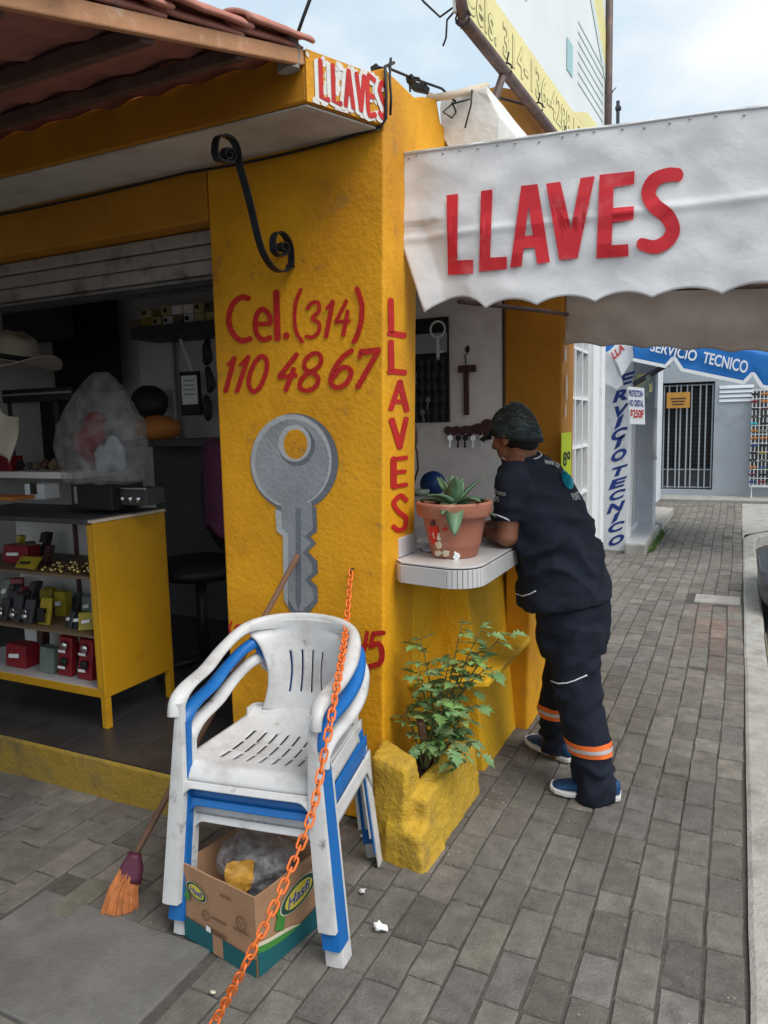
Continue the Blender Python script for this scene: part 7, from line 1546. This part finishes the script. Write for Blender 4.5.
# trousers
m = MB(); hip = spine[0]
m.loft([ering(hip + Vector((0.025, 0, dz)), a, b, Vector((0, 0, 1))) for dz, a, b in ((-0.13, 0.15, 0.115), (-0.06, 0.165, 0.130), (0.03, 0.165, 0.135), (0.12, 0.155, 0.13))])
RLg = [0.108, 0.099, 0.093, 0.089, 0.078, 0.077, 0.077]; m.tube(legL, RLg, 24); m.tube([p + Vector((0, 0, 0)) for p in legR], [0.105, 0.100, 0.092, 0.080, 0.068, 0.066], 24)
m.ball(hip + Vector((0.06, 0, -0.02)), 0.11, 0.15, 0.12)
def tfolds(p, n):
    q = Vector((p.x * 6, p.y * 6, p.z * 10)); d = 0.005 * noise.noise(q) + 0.004 * noise.noise(q * 2.5 + Vector((5, 2, 1))) - 0.010 * abs(noise.noise(Vector((p.x * 10 + p.z * 5, p.y * 8, p.z * 9 - p.x * 9)))) + 0.004
    for h0, amp, wd in ((0.44, 0.010, 0.08), (0.09, 0.017, 0.08), (0.62, 0.007, 0.08)):
        w_ = math.exp(-((p.z - h0) / wd) ** 2); d += amp * w_ * (0.6 - abs(math.sin(34 * (p.z - 0.45 * p.x) + 4 * noise.noise(p * 7))) * 1.3)
    return d
tr_ = obj('trousers', m, 'navyt', MAN); bake(tr_, 0.010, 4, tfolds)
m = MB(); rings = []
for k in range(5):
    t = k / 4; r = 0.076 - 0.010 * t + (0.006 if k == 4 else 0); c = NB_ + (HP(-0.03, 0, -0.05) - NB_).normalized() * (-0.018 + 0.052 * t); ax = (HP(-0.03, 0, -0.05) - NB_).normalized()
    l = (glat - ax * glat.dot(ax)).normalized(); f = l.cross(ax).normalized(); rings.append([c + l * r * math.cos(a) * 1.02 + f * r * math.sin(a) * 1.05 + ax * 0.012 * math.sin(a) * (-1 if f.dot(gf) > 0 else 1) for a in [j * math.pi / 16 for j in range(32)]])
m.loft(rings, caps=False); clr = obj('collar', m, 'navy', MAN, smooth=True, solid=0.005)
P = [p + (p - rings[-1][(j + 16) % 32]).normalized() * 0.004 for j, p in enumerate(rings[-1])]; m = MB(); m.tube(P, 0.0026, 6, closed=True); obj('collar_piping', m, 'pipe', clr, smooth=True)
def bvh_of(o):
    off = wloc(o); return BVHTree.FromPolygons([v.co + off for v in o.data.vertices], [list(p.vertices) for p in o.data.polygons])
bs, bt2 = bvh_of(sh_), bvh_of(tr_)
def onto(b, px, py, l=0.002, fb=2.9):
    d = ray(px, py).normalized(); h = b.ray_cast(EYEP, d)
    if h[0] is None: return AY(px, py, fb)
    n = h[1] if h[1].dot(d) < 0 else -h[1]; return h[0] + n * l
def piping(b, pts, par, r=0.0028, mt='pipe', nm='piping'):
    fine = []
    for (x0, y0), (x1, y1) in zip(pts[:-1], pts[1:]): fine += [(x0 + (x1 - x0) * k / 6, y0 + (y1 - y0) * k / 6) for k in range(6)]
    fine.append(pts[-1]); m = MB(); m.tube([onto(b, *q, 0.001) for q in fine], r, 6); return obj(nm, m, mt, par, smooth=True)
piping(bs, [(490.5, 513.5), (497, 515), (507, 519), (518, 526)], sh_)
piping(bs, [(516, 593.5), (523, 596), (530, 594), (536, 591)], sh_); piping(bt2, [(551, 681), (558, 683.5), (567, 683), (575, 680.5), (587, 675)], tr_)
def stick(b, pts, mt, par, nm, l=0.003):
    m = MB(); m.poly([onto(b, *q, l) for q in pts]); return obj(nm, m, mt, par)
def ctext(b, s, quad, mt, par, nm, bold=0.02, l=0.003):
    (x0, y0), (x1, y1), (x2, y2), (x3, y3) = quad; vs, fs = glyphs(s, bold); m = MB(); V = []
    for u, v in vs: V.append(m.bm.verts.new(onto(b, x0 * (1 - u) * (1 - v) + x1 * u * (1 - v) + x2 * u * v + x3 * (1 - u) * v, y0 * (1 - u) * (1 - v) + y1 * u * (1 - v) + y2 * u * v + y3 * (1 - u) * v, l)))
    for f in fs: m.bm.faces.new([V[i] for i in f])
    return obj(nm, m, mt, par)
lg_ = stick(bs, [(567 + 5.5 * math.cos(t) + 2.2 * math.sin(t), 480 + 9.0 * math.sin(t) + 1.5 * math.cos(t)) for t in [k * math.pi / 12 for k in range(24)]], 'cyan', sh_, 'round_logo')
stick(bs, [(567.5 + 2.6 * math.cos(t) + 1 * math.sin(t), 480.5 + 4.0 * math.sin(t)) for t in [k * math.pi / 12 for k in range(20)]], 'navyink', lg_, 'logo_ring', 0.014)
ctext(bs, 'www.gp', [(544.5, 466.5), (560, 469), (559, 463), (544, 460)], 'silver', sh_, 'back_web_text')
ctext(bs, 'PUNT', [(573, 500.5), (581, 500), (577.5, 492), (570.5, 494)], 'silver', sh_, 'back_word')
ctext(bs, 'Pronto', [(495.5, 494), (506, 496), (506, 491), (495, 488.5)], 'silver', sh_, 'sleeve_text', 0.01); ctext(bs, 'GPS', [(493.5, 501.5), (499.5, 502), (499.5, 496.5), (494, 496)], 'silver', sh_, 'sleeve_text', 0.01)
def band(b, axis0, axis1, z0, z1, mt, par, nm, l=0.004):
    m = MB(); rows = []
    for k in range(5):
        z = z0 + (z1 - z0) * k / 4; t = (z - axis0.z) / (axis1.z - axis0.z); c = axis0.lerp(axis1, t); row = []
        for j in range(40):
            a = j * math.pi / 20; d = Vector((math.cos(a), math.sin(a), 0)); h = b.ray_cast(c + d * 0.14, -d, 0.14); row.append((h[0] if h[0] is not None else c + d * 0.07) + d * l)
        rows.append(row)
    m.loft(rows, caps=False); return obj(nm, m, mt, par, smooth=True)
zb = AY(590, 751, 2.79).z; bd_ = band(bt2, legL[3], legL[5], zb - 0.026, zb + 0.028, 'hivis', tr_, 'orange_band'); band(bt2, legL[3], legL[5], zb - 0.007, zb + 0.009, 'silver', bd_, 'reflective_stripe', 0.0065)
zr = AY(554, 712, 3.1).z; bd_ = band(bt2, legR[2], legR[5], zr - 0.026, zr + 0.028, 'hivis', tr_, 'orange_band'); band(bt2, legR[2], legR[5], zr - 0.007, zr + 0.009, 'silver', bd_, 'reflective_stripe', 0.0065)
# shoes
def shoe(heel, toe, lab):
    d = (toe - heel); ln = d.length; d.normalize(); s = Vector((-d.y, d.x, 0)); rs, rsole = [], []
    for t, wd, h, base in ((0.0, 0.026, 0.070, 0.020), (0.06, 0.034, 0.085, 0.018), (0.22, 0.038, 0.092, 0.016), (0.40, 0.038, 0.085, 0.016), (0.58, 0.044, 0.066, 0.017), (0.76, 0.047, 0.050, 0.018), (0.90, 0.040, 0.040, 0.022), (0.98, 0.022, 0.032, 0.025)):
        c = heel + d * ln * t
        rs.append([c + s * wd * math.cos(a) + Vector((0, 0, base + (h - base) * (0.5 + 0.5 * math.sin(a)))) for a in [k * math.pi / 8 for k in range(16)]])
        lift = 0.012 * max(0, (t - 0.75) / 0.25) ** 2 + 0.006 * max(0, (0.1 - t) / 0.1)
        rsole.append([c + s * (wd + 0.006) * sx + Vector((0, 0, z + lift)) for sx, z in ((-1, 0.004), (-1, 0.026), (1, 0.026), (1, 0.004))])
    m = MB(); m.loft(rs); o = obj('shoe', m, 'shoe', MAN, smooth=True, sub=1, label=lab)
    m = MB(); m.loft(rsole); obj('sole', m, 'sole', o, bevel=0.006, bseg=3)
    for k, (t0, t1) in enumerate(((0.42, 0.50), (0.54, 0.60))):
        m = MB()
        for sg in (-1, 1): m.quad(*[heel + d * ln * t + s * sg * w_ + Vector((0, 0, z)) for t, w_, z in ((t0 - .10, 0.0455, 0.036), (t1 - .10, 0.0475, 0.036), (t1, 0.030, 0.075 - 0.01 * k), (t0, 0.030, 0.078 - 0.01 * k))])
        obj('side_stripe', m, 'violet', o, solid=0.003)
shoe(AZ(621, 800), AZ(549, 790), None); shoe(AZ(574, 764), AZ(528, 741), None)
